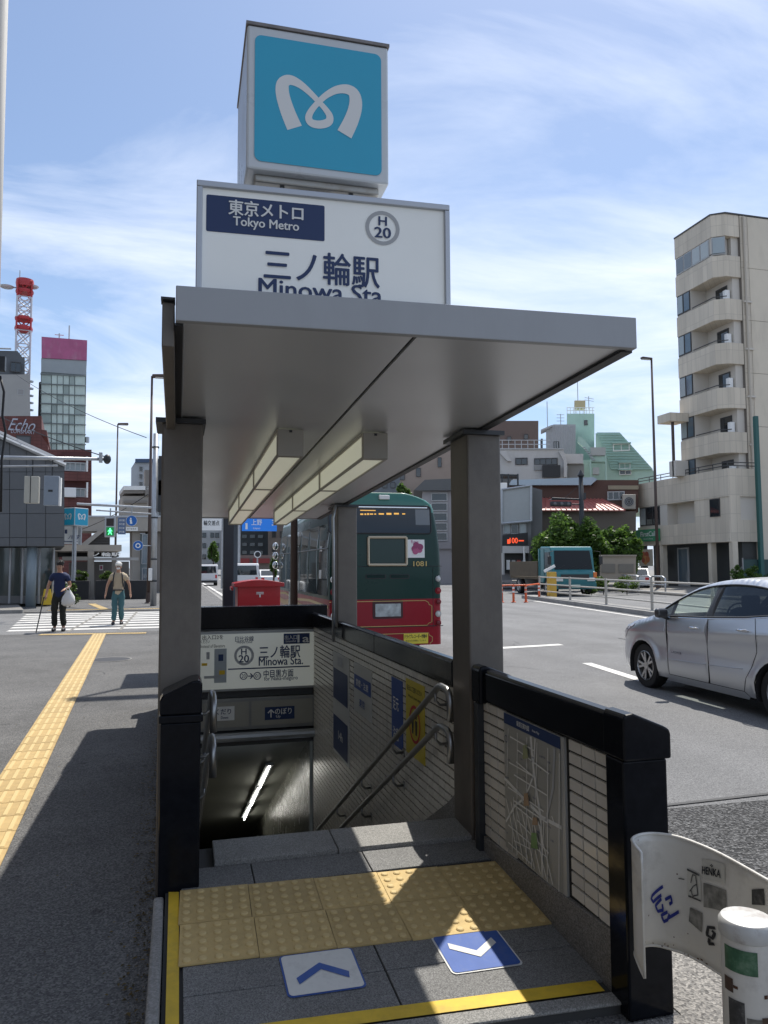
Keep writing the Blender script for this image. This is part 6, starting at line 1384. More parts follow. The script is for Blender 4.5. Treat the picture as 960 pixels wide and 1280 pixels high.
cn_ = thing('walking_cane', 'thin dark walking cane held by the man in navy', 'cane', p); MB().tube([p+Vector((-.34,-.12,.84)), p+Vector((-.47,-.28,.0))], .014, 8).build('stick', dark_metal, cn_); MB().tube([p+Vector((-.34,-.16,.84)), p+Vector((-.335,-.05,.85))], .016, 8).build('handle', dark_metal, cn_)
bg_ = thing('shopping_bag', 'white plastic shopping bag hanging from the hand of the man in navy', 'bag', p+Vector((.22,-.2,.62)))
mb = MB(); n = 16
for i, (r_, z_) in enumerate(((.05,1.02),(.075,.96),(.13,.86),(.155,.76),(.15,.68),(.09,.63),(.01,.62))):
    for j in range(n): q_ = 2*math.pi*j/n; k_ = 1+.12*math.sin(5*q_+i); mb.v.append(p+Vector((.24+r_*k_*math.cos(q_), -.2+r_*.6*k_*math.sin(q_), z_)))
for i in range(6):
    for j in range(n): mb.f.append([i*n+j, i*n+(j+1) % n, (i+1)*n+(j+1) % n, (i+1)*n+j])
mb.build('sack', mat('white_plastic', (.72,.72,.70), .4), bg_, smooth=True); MB().tube([p+Vector((.20,-.2,1.0)), p+Vector((.18,-.2,1.08)), p+Vector((.24,-.2,1.09)), p+Vector((.28,-.2,1.0))], .012, 6).build('handle', mat('white_plastic', (1,1,1)), bg_)
p = atz(147,781,0)
p2_ = person('man in beige shirt, white cap and teal trousers crossing the road', p, R(-3), 1.68, mat('beige_shirt', (.46,.38,.27), .85), mat('teal_trousers', (.05,.13,.15), .85), None, (((-.29,.03,1.12),(-.33,-.02,.87)),((.29,.03,1.12),(.33,-.05,.87))), (((-.085,-.05,.49),(-.10,-.05,.09)),((.085,-.03,.49),(.09,.05,.09))), cap=mat('white_cap', (.6,.6,.58), .8))
MB().box(-.155,.155,-.13,.13,.955,.985).build('belt', black_print, p2_, bevel=.03)
for s in (-1,1): MB().tube([(s*.10,-.09,1.46),(s*.115,-.125,1.35),(s*.125,-.12,1.18),(s*.15,-.03,1.05)], .017, 8).build('backpack_strap', black_print, p2_, smooth=True)
MB().box(-.14,.14,.10,.24,1.02,1.42).build('backpack', black_print, p2_, bevel=.05); MB().ball((0,-.085,1.575), .05, .035, .035, 10, 7).build('face_mask', white_print, p2_, smooth=True)
p = atY(930,720,43); person('man in pale cap and grey top behind the roadside shrubs', (p.x,p.y,0), R(-30), 1.68, mat('grey_top', (.30,.32,.33), .85), mat('grey_trousers', (.12,.12,.13), .85), None, (((-.27,.02,1.12),(-.28,-.06,.88)),((.27,.02,1.12),(.28,-.06,.88))), (((-.10,-.02,.49),(-.10,.02,.09)),((.10,-.02,.49),(.10,.02,.09))), cap=mat('white_cap', (1,1,1)))
# ================================================================== BUILDINGS
def bearing(x): return YAW+math.atan((x-480)/F_PX)
class Fac(Plane):
    """a facade: stands at `dist` metres along sight line xc, its depth axis turned to bearing `brg`"""
    def __init__(s, xc, dist, brg):
        d = ray(xc, 640); d = Vector((d.x, d.y, 0)).normalized()
        s.dep = Vector((math.sin(brg), math.cos(brg), 0)); r_ = Vector((math.cos(brg), -math.sin(brg), 0))
        Plane.__init__(s, d*dist, r_, (0,0,1)); s.n = -s.dep
    def pts(s, pp): return [s.px(*p) for p in pp]
    def body(s, root, pp, depth, m, name='wall', h=0.0, ground=False, bevel=0):
        q = s.pts(pp); mb = MB()
        if ground: q = q+[(q[-1][0], -.1), (q[0][0], -.1)]
        mb.ext([s(a,b,h) for a, b in q], s.dep*depth); return mb.build(name, m, root, bevel=bevel)
    def boxpx(s, root, x0,y0,x1,y1, depth, m, name, h=0.0, bevel=0):
        return s.body(root, [(x0,y0),(x1,y0),(x1,y1),(x0,y1)], depth, m, name, h, bevel=bevel)
    def window(s, root, x0,y0,x1,y1, frame, pane, mull=1, h=.06, fw=None, name='window'):
        a0, b1 = s.px(x0,y0); a1, b0 = s.px(x1,y1); w_ = fw or min(.1, abs(a1-a0)*.08, abs(b1-b0)*.12); mb = MB()
        for q in ((a0,a1,b1-w_,b1),(a0,a1,b0,b0+w_),(a0,a0+w_,b0+w_,b1-w_),(a1-w_,a1,b0+w_,b1-w_)): mb.ext([s(q[0],q[2],h),s(q[1],q[2],h),s(q[1],q[3],h),s(q[0],q[3],h)], s.dep*(h+.02))
        for i in range(1, mull): c = a0+(a1-a0)*i/mull; mb.ext([s(c-w_*.4,b0+w_,h),s(c+w_*.4,b0+w_,h),s(c+w_*.4,b1-w_,h),s(c-w_*.4,b1-w_,h)], s.dep*(h+.02))
        f = mb.build(name, frame, root); mb = MB(); mb.quad(s(a0+w_,b0+w_,h*.4),s(a1-w_,b0+w_,h*.4),s(a1-w_,b1-w_,h*.4),s(a0+w_,b1-w_,h*.4)); mb.build('pane', pane, f); return f
    def pole(s, root, x, y0, y1, r, m, name, h=0): a, b0 = s.px(x,y1); _, b1 = s.px(x,y0); return MB().tube([s(a,b0,h), s(a,b1,h)], r, 6).build(name, m, root)
    def bar(s, root, p, q, r, m, name, h=0): return MB().tube([s(*s.px(*p),h), s(*s.px(*q),h)], r, 6).build(name, m, root)
def bld(name, label, xc, dist, edge=None, cat='building', turn=0.0):
    f = Fac(xc, dist, bearing(edge if edge is not None else xc)+R(turn)); t = thing(name, label, cat, (f.o.x, f.o.y, 0)); return t, f
def wallm(n, c, var=.07, **k): return mat(n, c, .8, var=var, scale=.6, **k)
fr_w = mat('window_frame_pale', (.42,.43,.43), .5); fr_d = mat('window_frame_dark', (.05,.05,.05), .5)

# --- grey panelled corner building, left
t, f = bld('grey_corner_building', 'low grey panel clad building with slanted roof on the left corner', 40, 33.5, 81, turn=-1.5)
pan_m = wallm('dark_grey_panel', (.115,.122,.13), .1, rnd=.03)
f.body(t, [(-70,517),(-70,683),(80.5,683),(80.5,583)], 7, mat('panel_joint', (.085,.09,.095), .8), 'core', -.03)
xj = [-70,-48,-28,-8,12,33,57,80.5]; yj = [500,545,590,612,642,672,683]
def ytop(x): return 583-(80.5-x)*(66/150.5)
for i in range(7):
    for j in range(len(yj)-1):
        xa, xb = xj[i]+.35, xj[i+1]-.35; ya, yb = yj[j]+.3, yj[j+1]-.3
        if yb < ytop(xb): continue
        tops = [(xa, max(ya, ytop(xa)+.8)), (xb, max(ya, ytop(xb)+.8))]
        if tops[0][1] > yb: continue
        f.body(t, [tops[0], tops[1], (xb,yb), (xa,yb)], .05, pan_m, 'panel', .02)
q0, q1 = f.px(-70,515.5), f.px(82,582); MB().tube([f(*q0,.12), f(*q1,.12)], .09, 6).build('roof_edge', galv, t)
q0, q1 = f.px(-70,508), f.px(79,576); MB().tube([f(*q0,-.5), f(*q1,-.5)], .12, 6).build('roof_edge', fascia_m, t)
f.boxpx(t, -70,683.5,66,756, 5, glassy('shop_front_glass', (.03,.05,.05), .04), 'glazing', -1.2)
for x in (-40,-15,10,26,48,66): f.pole(t, x, 684, 756, .05, galv, 'mullion', -1.1)
a, b = f.px(38,756); a2, b2 = f.px(38,683); MB().tube([f(a,-.0,-.4), f(a,b2,-.4)], .19, 16).build('column', mat('pale_blue_column', (.22,.27,.30), .4), t, smooth=True)
f.boxpx(t, -70,746,62,756, .1, mat('stall_riser', (.14,.14,.14), .6), 'stall_riser', -1.1)
yb_ = atz(58,756,.1); t2 = thing('folding_sign', 'yellow folding floor sign by the glass front', 'sign', (yb_.x,yb_.y,.1))
MB().ext([(yb_.x-.2,yb_.y,.1),(yb_.x+.2,yb_.y,.1),(yb_.x+.12,yb_.y+.14,.72),(yb_.x-.12,yb_.y+.14,.72)], (0,.02,0)).build('front_leaf', yellow_print, t2); MB().ext([(yb_.x-.2,yb_.y+.32,.1),(yb_.x+.2,yb_.y+.32,.1),(yb_.x+.12,yb_.y+.17,.72),(yb_.x-.12,yb_.y+.17,.72)], (0,.02,0)).build('back_leaf', yellow_print, t2)

# --- red-brown building behind
brick_r = tilemat('red_brown_tile', (.15,.05,.042), .5, .25, .03, .75); brick_d = wallm('dark_red_tile', (.09,.03,.027), .1)
t, f = bld('red_brown_building', 'red brown tiled building with balconies and a script sign near its roof', 60, 62, 115, turn=-1)
f.body(t, [(-60,520),(52,520),(52,537),(58.5,538),(58.5,543),(52,545),(60,556),(60,562),(114.5,562),(114.5,720),(-60,720)], 9, brick_r)
f.boxpx(t, 77,566,114,572, .5, brick_d, 'roof_band', .5)
for y0_, y1_ in ((574,590),(606,622)):
    f.boxpx(t, 80,y0_-2,108,y1_+.5, .3, brick_d, 'balcony_recess', .02); w_ = f.window(t, 81,y0_+4,107,y1_, fr_w, glass_pale, 4, .35); f.boxpx(t, 78,y1_+.8,113,y1_+12, .6, brick_r, 'balcony_front', .7); f.pole(t, 108.5, y0_-2, y1_+1, .07, white_paint, 'drain_pipe', .6)
MB().obox(f(*f.px(87,617),.9), f.r*.45, f.dep*.2, Vector((0,0,.35))).build('air_conditioner', white_paint, t, bevel=.03)
f.window(t, 20,544,38.5,555.5, fr_d, mat('grey_shutter', (.11,.12,.13), .5), 1, .05)
ecf = Plane(f.o, f.r, Vector((0,0,1))+f.r*.35); ecf.n = f.n; ea_, eb_ = f.px(29,531.5); lettering(ecf, 'Echo', ea_-eb_*.35+.0, eb_*math.sqrt(1+.35**2), 1.7, .95, mat('neon_white', (.42,.44,.5), .4), t, 0, .12); lettering(f, 'LOHSMART', *f.px(29,540), 1.6, .28, mat('neon_white', (1,1,1)), t, 0, .12)
# --- grey white block under the telecom tower
t, f = bld('pale_grey_block', 'pale grey windowless block with pipes below the telecom tower', 5, 118, 38, turn=-1)
f.body(t, [(-80,468),(37,468),(38,520),(38,700),(-80,700)], 14, wallm('pale_grey_wall', (.36,.35,.33), .06))
f.body(t, [(-80,436),(22,438),(28,446),(31,446),(31,468),(-80,468)], 10, wallm('slate_roof_storey', (.11,.12,.13), .1), 'roof_storey', -.3)
for i in range(9): f.pole(t, 38.8, 474+i*9, 476+i*9, .35, galv, 'pipe_bracket', -1)
f.window(t, 22,486,30,494, fr_w, mat('pale_vent', (.3,.29,.28), .7), 1); f.bar(t, (-60,434),(14,436), .12, galv, 'roof_rail'); f.window(t, 13,452,26,466, fr_d, glass_dark, 2, .2)
# --- telecom tower
tw = thing('telecom_tower', 'red and white lattice telecom tower with round platforms and dishes', 'tower', (0,0,0)); f = Fac(23, 135, bearing(23)); tw.location = (f.o.x,f.o.y,0); OFF[tw.name] = Vector(tw.location)
tr_red = mat('tower_red', (.42,.035,.04), .5); tr_wh = mat('tower_white', (.55,.56,.58), .5)
zt_ = f.px(23,352)[1]; zb_ = f.px(23,500)[1]; wd = f.px(32,400)[0]-f.px(14,400)[0]
ybr = [352,372,398,414,448,482,505,540,600]; cols = [tr_red,tr_wh,tr_red,tr_wh,tr_wh,tr_red,tr_wh,tr_red]
for i in range(len(ybr)-1):
    z1, z0 = f.px(23,ybr[i])[1], f.px(23,ybr[i+1])[1]; mb = MB(); w1 = wd/2; w0 = wd/2
    cor = [(-1,-1),(1,-1),(1,1),(-1,1)]
    for a, b in cor: mb.tube([f(a*w0,z0,b*w0), f(a*w1,z1,b*w1)], .16, 5)
    n = max(1, round((z1-z0)/2.2))
    for k_ in range(n):
        za, zb2 = z0+(z1-z0)*k_/n, z0+(z1-z0)*(k_+1)/n
        for e in range(4):
            a, b = cor[e], cor[(e+1) % 4]; mb.tube([f(a[0]*w0,za,a[1]*w0), f(b[0]*w0,zb2,b[1]*w0)], .09, 4); mb.tube([f(b[0]*w0,za,b[1]*w0), f(a[0]*w0,zb2,a[1]*w0)], .09, 4); mb.tube([f(a[0]*w0,zb2,a[1]*w0), f(b[0]*w0,zb2,b[1]*w0)], .09, 4)
    mb.build('lattice_section', cols[i], tw)
for y0_, y1_ in ((349,358),(362,366),(396,400),(408,413)):
    z1, z0 = f.px(23,y0_)[1], f.px(23,y1_)[1]; MB().lathe(f(0,0,0), [(wd*.62,z0),(wd*.66,(z0+z1)/2),(wd*.62,z1)], 18).build('platform_ring', tr_red, tw)
for x in (8.5,39.5):
    c = f(*f.px(x,358),0); s_ = 1 if x > 20 else -1; MB().tube([f(s_*wd*.5,c.z,0), c+f.r*(-s_*.3)], .12, 6).build('dish_arm', galv, tw); MB().lathe(c, [(.15,-.3),(.9,-.2),(1.1,.0)], 16).build('dish', tr_wh, tw).rotation_euler = (0,0,0)
f.pole(tw, 24.5, 338, 352, .08, galv, 'mast')
# --- pink topped tower
t, f = bld('pink_topped_tower', 'tall narrow office tower with faded pink top and pale green glazing', 79, 122, 109, turn=-.5)
f.body(t, [(51,465),(108,465),(106,575),(106,720),(50,720)], 12, wallm('tower_core', (.22,.25,.24)), 'wall')
pk = mat('faded_pink_sheet', (.42,.11,.22), .7, var=.15, scale=.8, stain=.5, stain_col=(.45,.3,.35), stain_scale=1.2, streak=.8)
f.body(t, [(52,421.5),(109,426),(108.5,451),(52,448)], 12, pk, 'pink_screen', .3); f.body(t, [(51.5,448.2),(108.5,451.2),(107.5,469),(51.5,465)], 12, wallm('tower_band', (.33,.36,.37)), 'band', .15)
pgl = mat('pale_green_spandrel', (.55,.64,.58), .3, var=.12, scale=.7, rnd=.08); pgd = mat('green_grey_vision_glass', (.36,.43,.39), .15, rnd=.12)
cols_ = [51.5,64.5,71.5,79,86.5,93.5,106.8]
for r_ in range(9):
    y0_ = 469.5+r_*12.2
    for c in range(6):
        x0_, x1_ = cols_[c]+.45-r_*.04, cols_[c+1]-.45-r_*.1; yy = y0_-1.2+2.2*(c/6)
        f.boxpx(t, x0_, yy+.5, x1_, yy+11.4, .25, pgl if (c*7+r_*3) % 4 else pgd, 'glazing_panel', .2)
    f.bar(t, (50.5,y0_-1.2),(107.5,y0_+1.3), .09, mat('tower_edge', (.2,.22,.22), .6), 'floor_edge', .45)
f.pole(t, 49.5, 476, 600, .5, mat('tower_side_dark', (.05,.055,.06), .7), 'service_duct', -1); f.pole(t, 86, 402, 423, .1, galv, 'antenna', -2); f.pole(t, 73.5, 412, 423, .1, galv, 'antenna', -2); f.bar(t, (68,413.5),(79.5,414.5), .07, galv, 'antenna_arm', -2); f.pole(t, 109, 545, 552, .3, galv, 'vent', -1)
# --- blue topped block and others behind the signal pole
t, f = bld('blue_topped_block', 'far white office block with blue top storey and window columns', 190, 150, 163, turn=0)
f.body(t, [(164,585),(171,574),(230,574),(230,720),(164,720)], 14, wallm('office_white', (.44,.47,.50), .05)); f.body(t, [(169,573.9),(169,578.5),(230,578.5),(230,573.9)], 14, mat('office_blue', (.05,.09,.17), .5), 'blue_storey', .5)
for i in range(7):
    for x in (174,198,206):
        f.window(t, x,583+i*9.5,x+4.5,589.5+i*9.5, fr_w, glass_dark, 1, .2)
# --- pedestrian bridge beyond the crossing
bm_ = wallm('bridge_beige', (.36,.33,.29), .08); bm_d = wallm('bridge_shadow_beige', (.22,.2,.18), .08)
t, f = bld('footbridge', 'beige pedestrian footbridge with stair tower behind the crossing', 150, 50, 80, 'bridge')
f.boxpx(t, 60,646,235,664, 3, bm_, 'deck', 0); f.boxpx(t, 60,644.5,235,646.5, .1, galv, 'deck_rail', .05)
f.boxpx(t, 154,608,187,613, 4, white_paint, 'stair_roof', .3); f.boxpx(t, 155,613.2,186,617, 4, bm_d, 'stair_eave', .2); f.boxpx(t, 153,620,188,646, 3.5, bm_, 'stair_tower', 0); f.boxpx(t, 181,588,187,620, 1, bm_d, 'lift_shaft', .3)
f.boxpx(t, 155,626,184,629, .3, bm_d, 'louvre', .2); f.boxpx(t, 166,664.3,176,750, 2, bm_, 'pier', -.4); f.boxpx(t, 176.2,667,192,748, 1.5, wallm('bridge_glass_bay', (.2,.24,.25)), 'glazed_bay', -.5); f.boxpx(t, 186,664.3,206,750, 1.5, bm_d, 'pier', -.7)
f.window(t, 177.5,668,184,705, fr_w, glass_blue, 1, .1); f.window(t, 177.5,710,184,740, fr_w, glass_blue, 1, .1)
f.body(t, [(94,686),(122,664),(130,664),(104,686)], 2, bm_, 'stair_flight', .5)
for i in range(7): f.bar(t, (103+i*3.2,684-i*2.7),(137,684-i*2.7), .09, mat('stair_dark', (.06,.055,.05), .8), 'tread', .3)
# --- station entrance across the side street
t, f = bld('opposite_shelter', 'beige framed station entrance shelter across the side street', 115, 42, 72, 'shelter')
f.boxpx(t, 66,681,152,689, 5, bm_, 'roof_beam', 0); f.boxpx(t, 109.5,689.2,117.5,749, .5, bm_, 'post', .2); f.boxpx(t, 78,696,109,700.5, 2, bm_, 'canopy', .6); f.boxpx(t, 117.8,697,172,700.5, 2.2, wallm('pale_canopy', (.45,.44,.42)), 'canopy', .6)
f.boxpx(t, 66,689.2,74,749, .4, bm_, 'post', -1); f.boxpx(t, 144,689.2,150,749, .4, bm_, 'post', -2.4); f.boxpx(t, 87,703,95,749, .3, bm_d, 'post', -2.4)
f.boxpx(t, 72,690,150,696, .2, mat('shelter_dark', (.03,.03,.03), .8), 'lintel', -.8)
lettering(f, 'ノ輪駅', *f.px(133,693), 1.35, .2, white_print, t, .01, .25); f.boxpx(t, 95,701,170,749, .1, wallm('shelter_back', (.14,.13,.12)), 'back_wall', -4.2)
f.boxpx(t, 127,706,132,713, .06, white_print, 'notice', -2.3); f.boxpx(t, 128.3,707.3,130.8,711.5, .02, mat('notice_pink', (.4,.1,.2), .5), 'notice_print', -2.26)
t, f2 = bld('opposite_name_sign', 'white station sign above the shelter across the side street', 88, 41, 80, 'sign'); f2.boxpx(t, 74,658,98,680, .3, white_print, 'panel', 0); lettering(f2, 'ノ輪駅', *f2.px(92,671.5), .52, .22, navy, t, .01, .02); f2.boxpx(t, 81,662,84,667, .02, navy, 'navy_block', .012); f2.bar(t, (76,677),(97,677), .02, navy, 'rule', .03); f2.pole(t, 99.8, 657, 681, .09, galv, 'post', -.1)
tc_, f3 = bld('small_cube_sign', 'small teal cube sign with white emblems on a post across the street', 94, 40.5, None, 'sign')
c = f3(*f3.px(92.5,646.5)); hs = .43; 
d1 = Vector((math.cos(R(-40)), math.sin(R(-40)), 0)); d2 = Vector((-d1.y, d1.x, 0))
c = Vector((f3.o.x, f3.o.y, c.z)); MB().obox(c, d1*hs, d2*hs, Vector((0,0,.44))).build('cube_body', mat('cube_white_acrylic', (1,1,1)), tc_, bevel=.02)
for o_, r_ in ((c-d1*hs-d2*hs, d1), (c+d1*hs-d2*hs, d2)):
    pl = Plane((o_.x,o_.y,c.z-.44), r_, (0,0,1)); mb = MB(); pl.rect(mb, .03,.83,.04,.84,.006); mb.build('face_panel', teal, tc_); mb = MB(); pl.line(mb, [(.43+a*.8,.44+b*.8) for a,b,w in EMU], [w*.85 for a,b,w in EMU], [.012+.004*i/len(EMU) for i in range(len(EMU))]); mb.build('emblem', white_print, tc_, fix=False)
MB().cyl((c.x,c.y,.0),(c.x,c.y,c.z-.44), .1, n=12).build('post', galv, tc_)
# planters and shrubs by the shelter
leaf_a = leafmat('shrub_leaf', (.07,.13,.025)); leaf_b = leafmat('tree_leaf', (.075,.15,.03)); leaf_c = leafmat('dark_leaf', (.03,.065,.018)); bark = mat('bark', (.06,.045,.035), .9, var=.2)
rngp = random.Random(11)
for i, (xa, xb, lab) in enumerate(((84,111,'dark planter box with shrub left of the shelter post'),(119,146,'dark planter box with shrub right of the shelter post'),(148,186,'long dark planter box nearest the signal pole'))):
    Yp = 40; p0 = atY(xa,740,Yp); p1 = atY(xb,740,Yp); t = thing('planter', lab, 'planter', ((p0.x+p1.x)/2,Yp,.03))
    MB().box(p0.x,p1.x,Yp,Yp+.8,.03,.95).build('box', mat('planter_black', (.02,.022,.026), .5), t, bevel=.02)
    if i < 2:
        mb = MB(); foliage(mb, ((p0.x+p1.x)/2,Yp+.4,1.15), (p1.x-p0.x)/2,.4,.3, 900, .06, 8, rngp); mb.build('foliage', leaf_a, t, fix=False)
        for k_ in range(3): x_ = p0.x+(p1.x-p0.x)*(.25+.25*k_); MB().cyl((x_,Yp+.4,.9),(x_,Yp+.4,1.15), .02, n=6).build('stem', bark, t)
p0 = atz(87,757,.1); t = thing('low_shrub', 'bright green low shrub just behind the man in navy', 'shrub', (p0.x,p0.y,.03)); mb = MB(); foliage(mb, (p0.x,p0.y,.55), .45,.4,.55, 900, .06, 8, rngp); mb.build('foliage', leaf_a, t, fix=False); MB().cyl((p0.x,p0.y,0),(p0.x,p0.y,.5), .03, n=6).build('stem', bark, t)
# white guard rail on the far pavement
t = thing('pipe_barrier', 'white pipe barrier by the road just left of the canopy column', 'barrier', (-.2,34,0))
for yy in (33,35,37): MB().tube([(-.15,yy,0),(-.15,yy,.8),(-.15,yy+.3,.9),(-.15,yy+1.3,.9),(-.15,yy+1.6,.8),(-.15,yy+1.6,0)], .04, 8).build('hoop', white_paint, t, smooth=True)

# --- far up the road
def plain(name, label, x0,x1,y0, dist, m, wins=(), depth=12, edge=None, frame=fr_d, pane=glass_dark, ybot=712):
    t, f = bld(name, label, (x0+x1)/2, dist, edge); f.body(t, [(x0,y0),(x1,y0),(x1,ybot),(x0,ybot)], depth, m)
    for w_ in wins: f.window(t, *w_, frame, pane, 1, .15)
    return t, f
plain('far_white_building', 'far white building with small square windows left of the shelter post', 225,280,640, 170, wallm('far_white', (.46,.48,.49), .04), [(x,y,x+4.5,y+6) for x in (237,244,253,263,269) for y in (666,679,693)])
plain('far_dark_building', 'far dark grey building behind the red postbox', 288,338,640, 160, wallm('far_dark_grey', (.05,.06,.065), .1), [(x,y,x+7,y+5) for x in (292,302,312,322) for y in (668,678,688)])
t, f = plain('far_shopfront', 'far shop with red awning behind the red postbox', 296,340,694, 130, wallm('far_shop', (.2,.17,.15), .1)); f.boxpx(t, 300,698,312,704, .8, mat('awning_red', (.25,.04,.04), .7), 'awning', .8); f.boxpx(t, 316,698,337,704, .8, mat('awning_red', (1,1,1)), 'awning', .8)
plain('far_brown_block', 'far brown block filling the gap behind the bus roof', 335,420,600, 150, wallm('far_brown', (.16,.13,.11), .08), [(x,y,x+5,y+8) for x in range(340,415,10) for y in (610,628,646,664,682)])
def tree(name, label, x, ybase, dist, ztop_px, rx_px, leaf, n=2500, size=.16, lumps=14, zlow=.35, ry=None):
    d = ray(x, 640); d = Vector((d.x,d.y,0)).normalized(); b = d*dist; f = Fac(x, dist, bearing(x)); zt = f.px(x, ztop_px)[1]; rx_ = f.px(x+rx_px, 640)[0]
    t = thing(name, label, 'tree', (b.x,b.y,0)); z0 = zt*zlow; cz = (zt+z0)/2
    MB().tube([b, b+Vector((.05,0,cz*.6)), b+Vector((-.05,.05,cz*1.15))], [.10*rx_*.6+.05,.08,.04], 8).build('trunk', bark, t, smooth=True)
    rg_ = random.Random(int(x)); 
    for k_ in range(5): a = rg_.uniform(0,6.28); MB().tube([b+Vector((0,0,cz*.7)), b+Vector((.55*rx_*math.cos(a),.55*rx_*math.sin(a),cz+rg_.uniform(-.2,.35)*(zt-z0)))], [.06,.02], 6).build('limb', bark, t)
    mb = MB(); foliage(mb, (b.x,b.y,cz), rx_, ry or rx_, (zt-z0)/2, n, size, lumps, rg_); mb.build('crown', leaf, t, fix=False); return t
tree('street_tree', 'small street tree before the far white building', 267, 712, 110, 676, 7, leaf_b, 1600, .22, 12, .3)
tree('roadside_plant', 'narrow green tree beside the front of the bus', 342, 716, 60, 694, 5, leaf_b, 900, .12, 8, .2)
t, f = plain('beige_office_block', 'beige office block rising behind the bus roof', 490,600,548, 120, wallm('beige_office', (.36,.29,.24), .06), [(547,572,552,584),(520,585,526,596),(500,590,506,600)])
t, f = plain('grey_slab_block', 'dark grey block left of the beige office block', 440,500,595, 110, wallm('grey_slab', (.16,.18,.2), .08), [(x,y,x+6,y+7) for x in (478,488) for y in (603,616)])
t, f = bld('banded_building', 'low building with grey eaves and stacked dark glass bands behind the bus', 548, 75, 518)
f.body(t, [(528,614),(640,614),(640,745),(528,745)], 8, wallm('banded_pale', (.36,.35,.36), .06)); f.body(t, [(517,613.8),(531,600.5),(640,596),(640,613.8)], 9, wallm('banded_roof', (.13,.135,.135)), 'eaves', .6)
for i in range(5): f.window(t, 538.5,616+i*12.4,559.5,626.5+i*12.4, fr_w, glass_dark, 1, .12, name='glass_band')
f.boxpx(t, 530,678,640,686, .3, mat('shop_band', (.3,.29,.3), .6), 'shop_fascia', .3)
tree('kerb_tree', 'slim tree standing above the bus roof', 503, 700, 60, 604, 12, leaf_b, 900, .16, 9, .75)
plain('brown_apartments', 'brown apartment block above the white house, right of the canopy column', 600,673,526, 100, wallm('brown_render', (.15,.105,.09), .06), [(634,546,639,552),(655,543,660,549)])
t, f = bld('white_house', 'white flat roofed house with long windows right of the canopy column', 665, 78, 600)
whm = mat('white_render', (.54,.53,.51), .8, var=.06, scale=.8, stain=.4, stain_col=(.25,.24,.22), stain_scale=1.0, streak=.9)
f.body(t, [(600,562),(704,562),(709,575),(709,607),(600,607)], 9, whm); f.boxpx(t, 600,560.5,705,562, 9, fr_w, 'parapet_cap', .15)
f.body(t, [(624,566),(632,564),(639,577),(634,577)], .5, whm, 'slanted_fin', .5); f.body(t, [(698,565),(703,565),(708,576),(708,597),(704,597),(704,577)], .5, whm, 'slanted_fin', .5)
f.window(t, 644,572.5,659.5,581, fr_d, glass_dark, 2, .1); f.window(t, 667.5,573,697,581, fr_d, glass_dark, 4, .1); f.boxpx(t, 667.5,581.3,697,588, .15, mat('balcony_panel_grey', (.3,.3,.29), .6), 'balcony_panel', .15); f.boxpx(t, 677.5,582.5,699.5,597.5, .6, black_plastic, 'dark_box', .8)
for x in range(604,690,8): f.pole(t, x, 549.5, 561, .04, galv, 'rail_post', -.2)
for y in (549.8,555): f.bar(t, (600,y),(688,y), .04, galv, 'rail', -.2)
t, f = bld('roof_shed', 'ribbed grey metal shed on the rooftops beside the mint stair tower', 700, 84, 682); shm = mat('ribbed_grey_metal', (.36,.36,.37), .45, .2, var=.06)
f.body(t, [(682.5,536),(692,530.5),(719.5,530.5),(719.5,600),(682.5,600)], 6, shm)
for x in range(685,719,3): f.pole(t, x, 533, 568, .05, shm, 'rib', .03)
f.window(t, 692,552,699,563, fr_d, glass_dark, 1, .08); f.body(t, [(676,538),(690,532),(690,534),(676,540)], 2, shm, 'lean_roof', .5); f.boxpx(t, 676,549,678.5,561, .4, dark_metal, 'flue', .4)
for x, y0_ in ((684.5,497),(701.5,513)): f.pole(t, x, y0_, 532, .05, galv, 'antenna', -2)
for y in (514,518,522): f.bar(t, (696,y),(706,y), .03, galv, 'antenna_arm', -2)
# mint building
mint = mat('mint_render', (.42,.59,.51), .8, var=.06, scale=.8, stain=.3, stain_col=(.2,.3,.25), stain_scale=1.0, streak=.9); mint_d = mat('mint_metal_roof', (.32,.50,.44), .45, var=.08)
t, f = bld('mint_stair_tower', 'mint green stair tower topped by railing and beige water tank', 725, 88, 708)
f.body(t, [(708.5,517),(743,517),(743,610),(708.5,610)], 4, mint); f.window(t, 730,525.5,734.5,531.5, fr_d, glass_dark, 1, .08)
for x in range(709,744,4): f.pole(t, x, 509, 517, .04, white_paint, 'rail_post', -.1)
for y in (509.3,513): f.bar(t, (708.5,y),(743,y), .04, white_paint, 'rail', -.1)
f.boxpx(t, 718,498.5,732,508.5, 1.3, mat('tank_cream', (.48,.40,.24), .6), 'water_tank', -.8, bevel=.05)
for x in (719,725,731): f.pole(t, x, 508.7, 517, .06, white_paint, 'tank_leg', -.9)
f.pole(t, 722.5, 470, 499, .05, galv, 'antenna', -1); f.pole(t, 736.5, 493, 510, .05, galv, 'antenna', -1)
for y in (494.5,497.5): f.bar(t, (731,y),(742.5,y+2), .03, galv, 'antenna_arm', -1)
t, f = bld('mint_sloped_house', 'mint green house with steep ribbed metal roof and dormer windows', 780, 82, 745)
f.body(t, [(744.5,541.5),(774,541.5),(818,590),(818,640),(715,640),(715,575),(744.5,575)], 8, mint)
f.body(t, [(746,541),(774.5,541),(816,587),(764,587),(758,568)], .25, mint_d, 'metal_roof', .25)
for i in range(13):
    y = 544+i*3.3; xl_ = 746.5+(y-541)*.42; xr_ = 774.5+(y-541)*.90; f.bar(t, (xl_,y),(xr_,y), .05, mint_d, 'roof_seam', .3)
for q in ((766,555.5,787,564),(774,579.5,788,586),(774,588.5,789,593.5)): f.window(t, *q, white_paint, glass_dark, 2, .35); f.boxpx(t, q[0]-1.5,q[1]-1.6,q[2]+1.5,q[1]-.2, .5, mint_d, 'hood', .7)
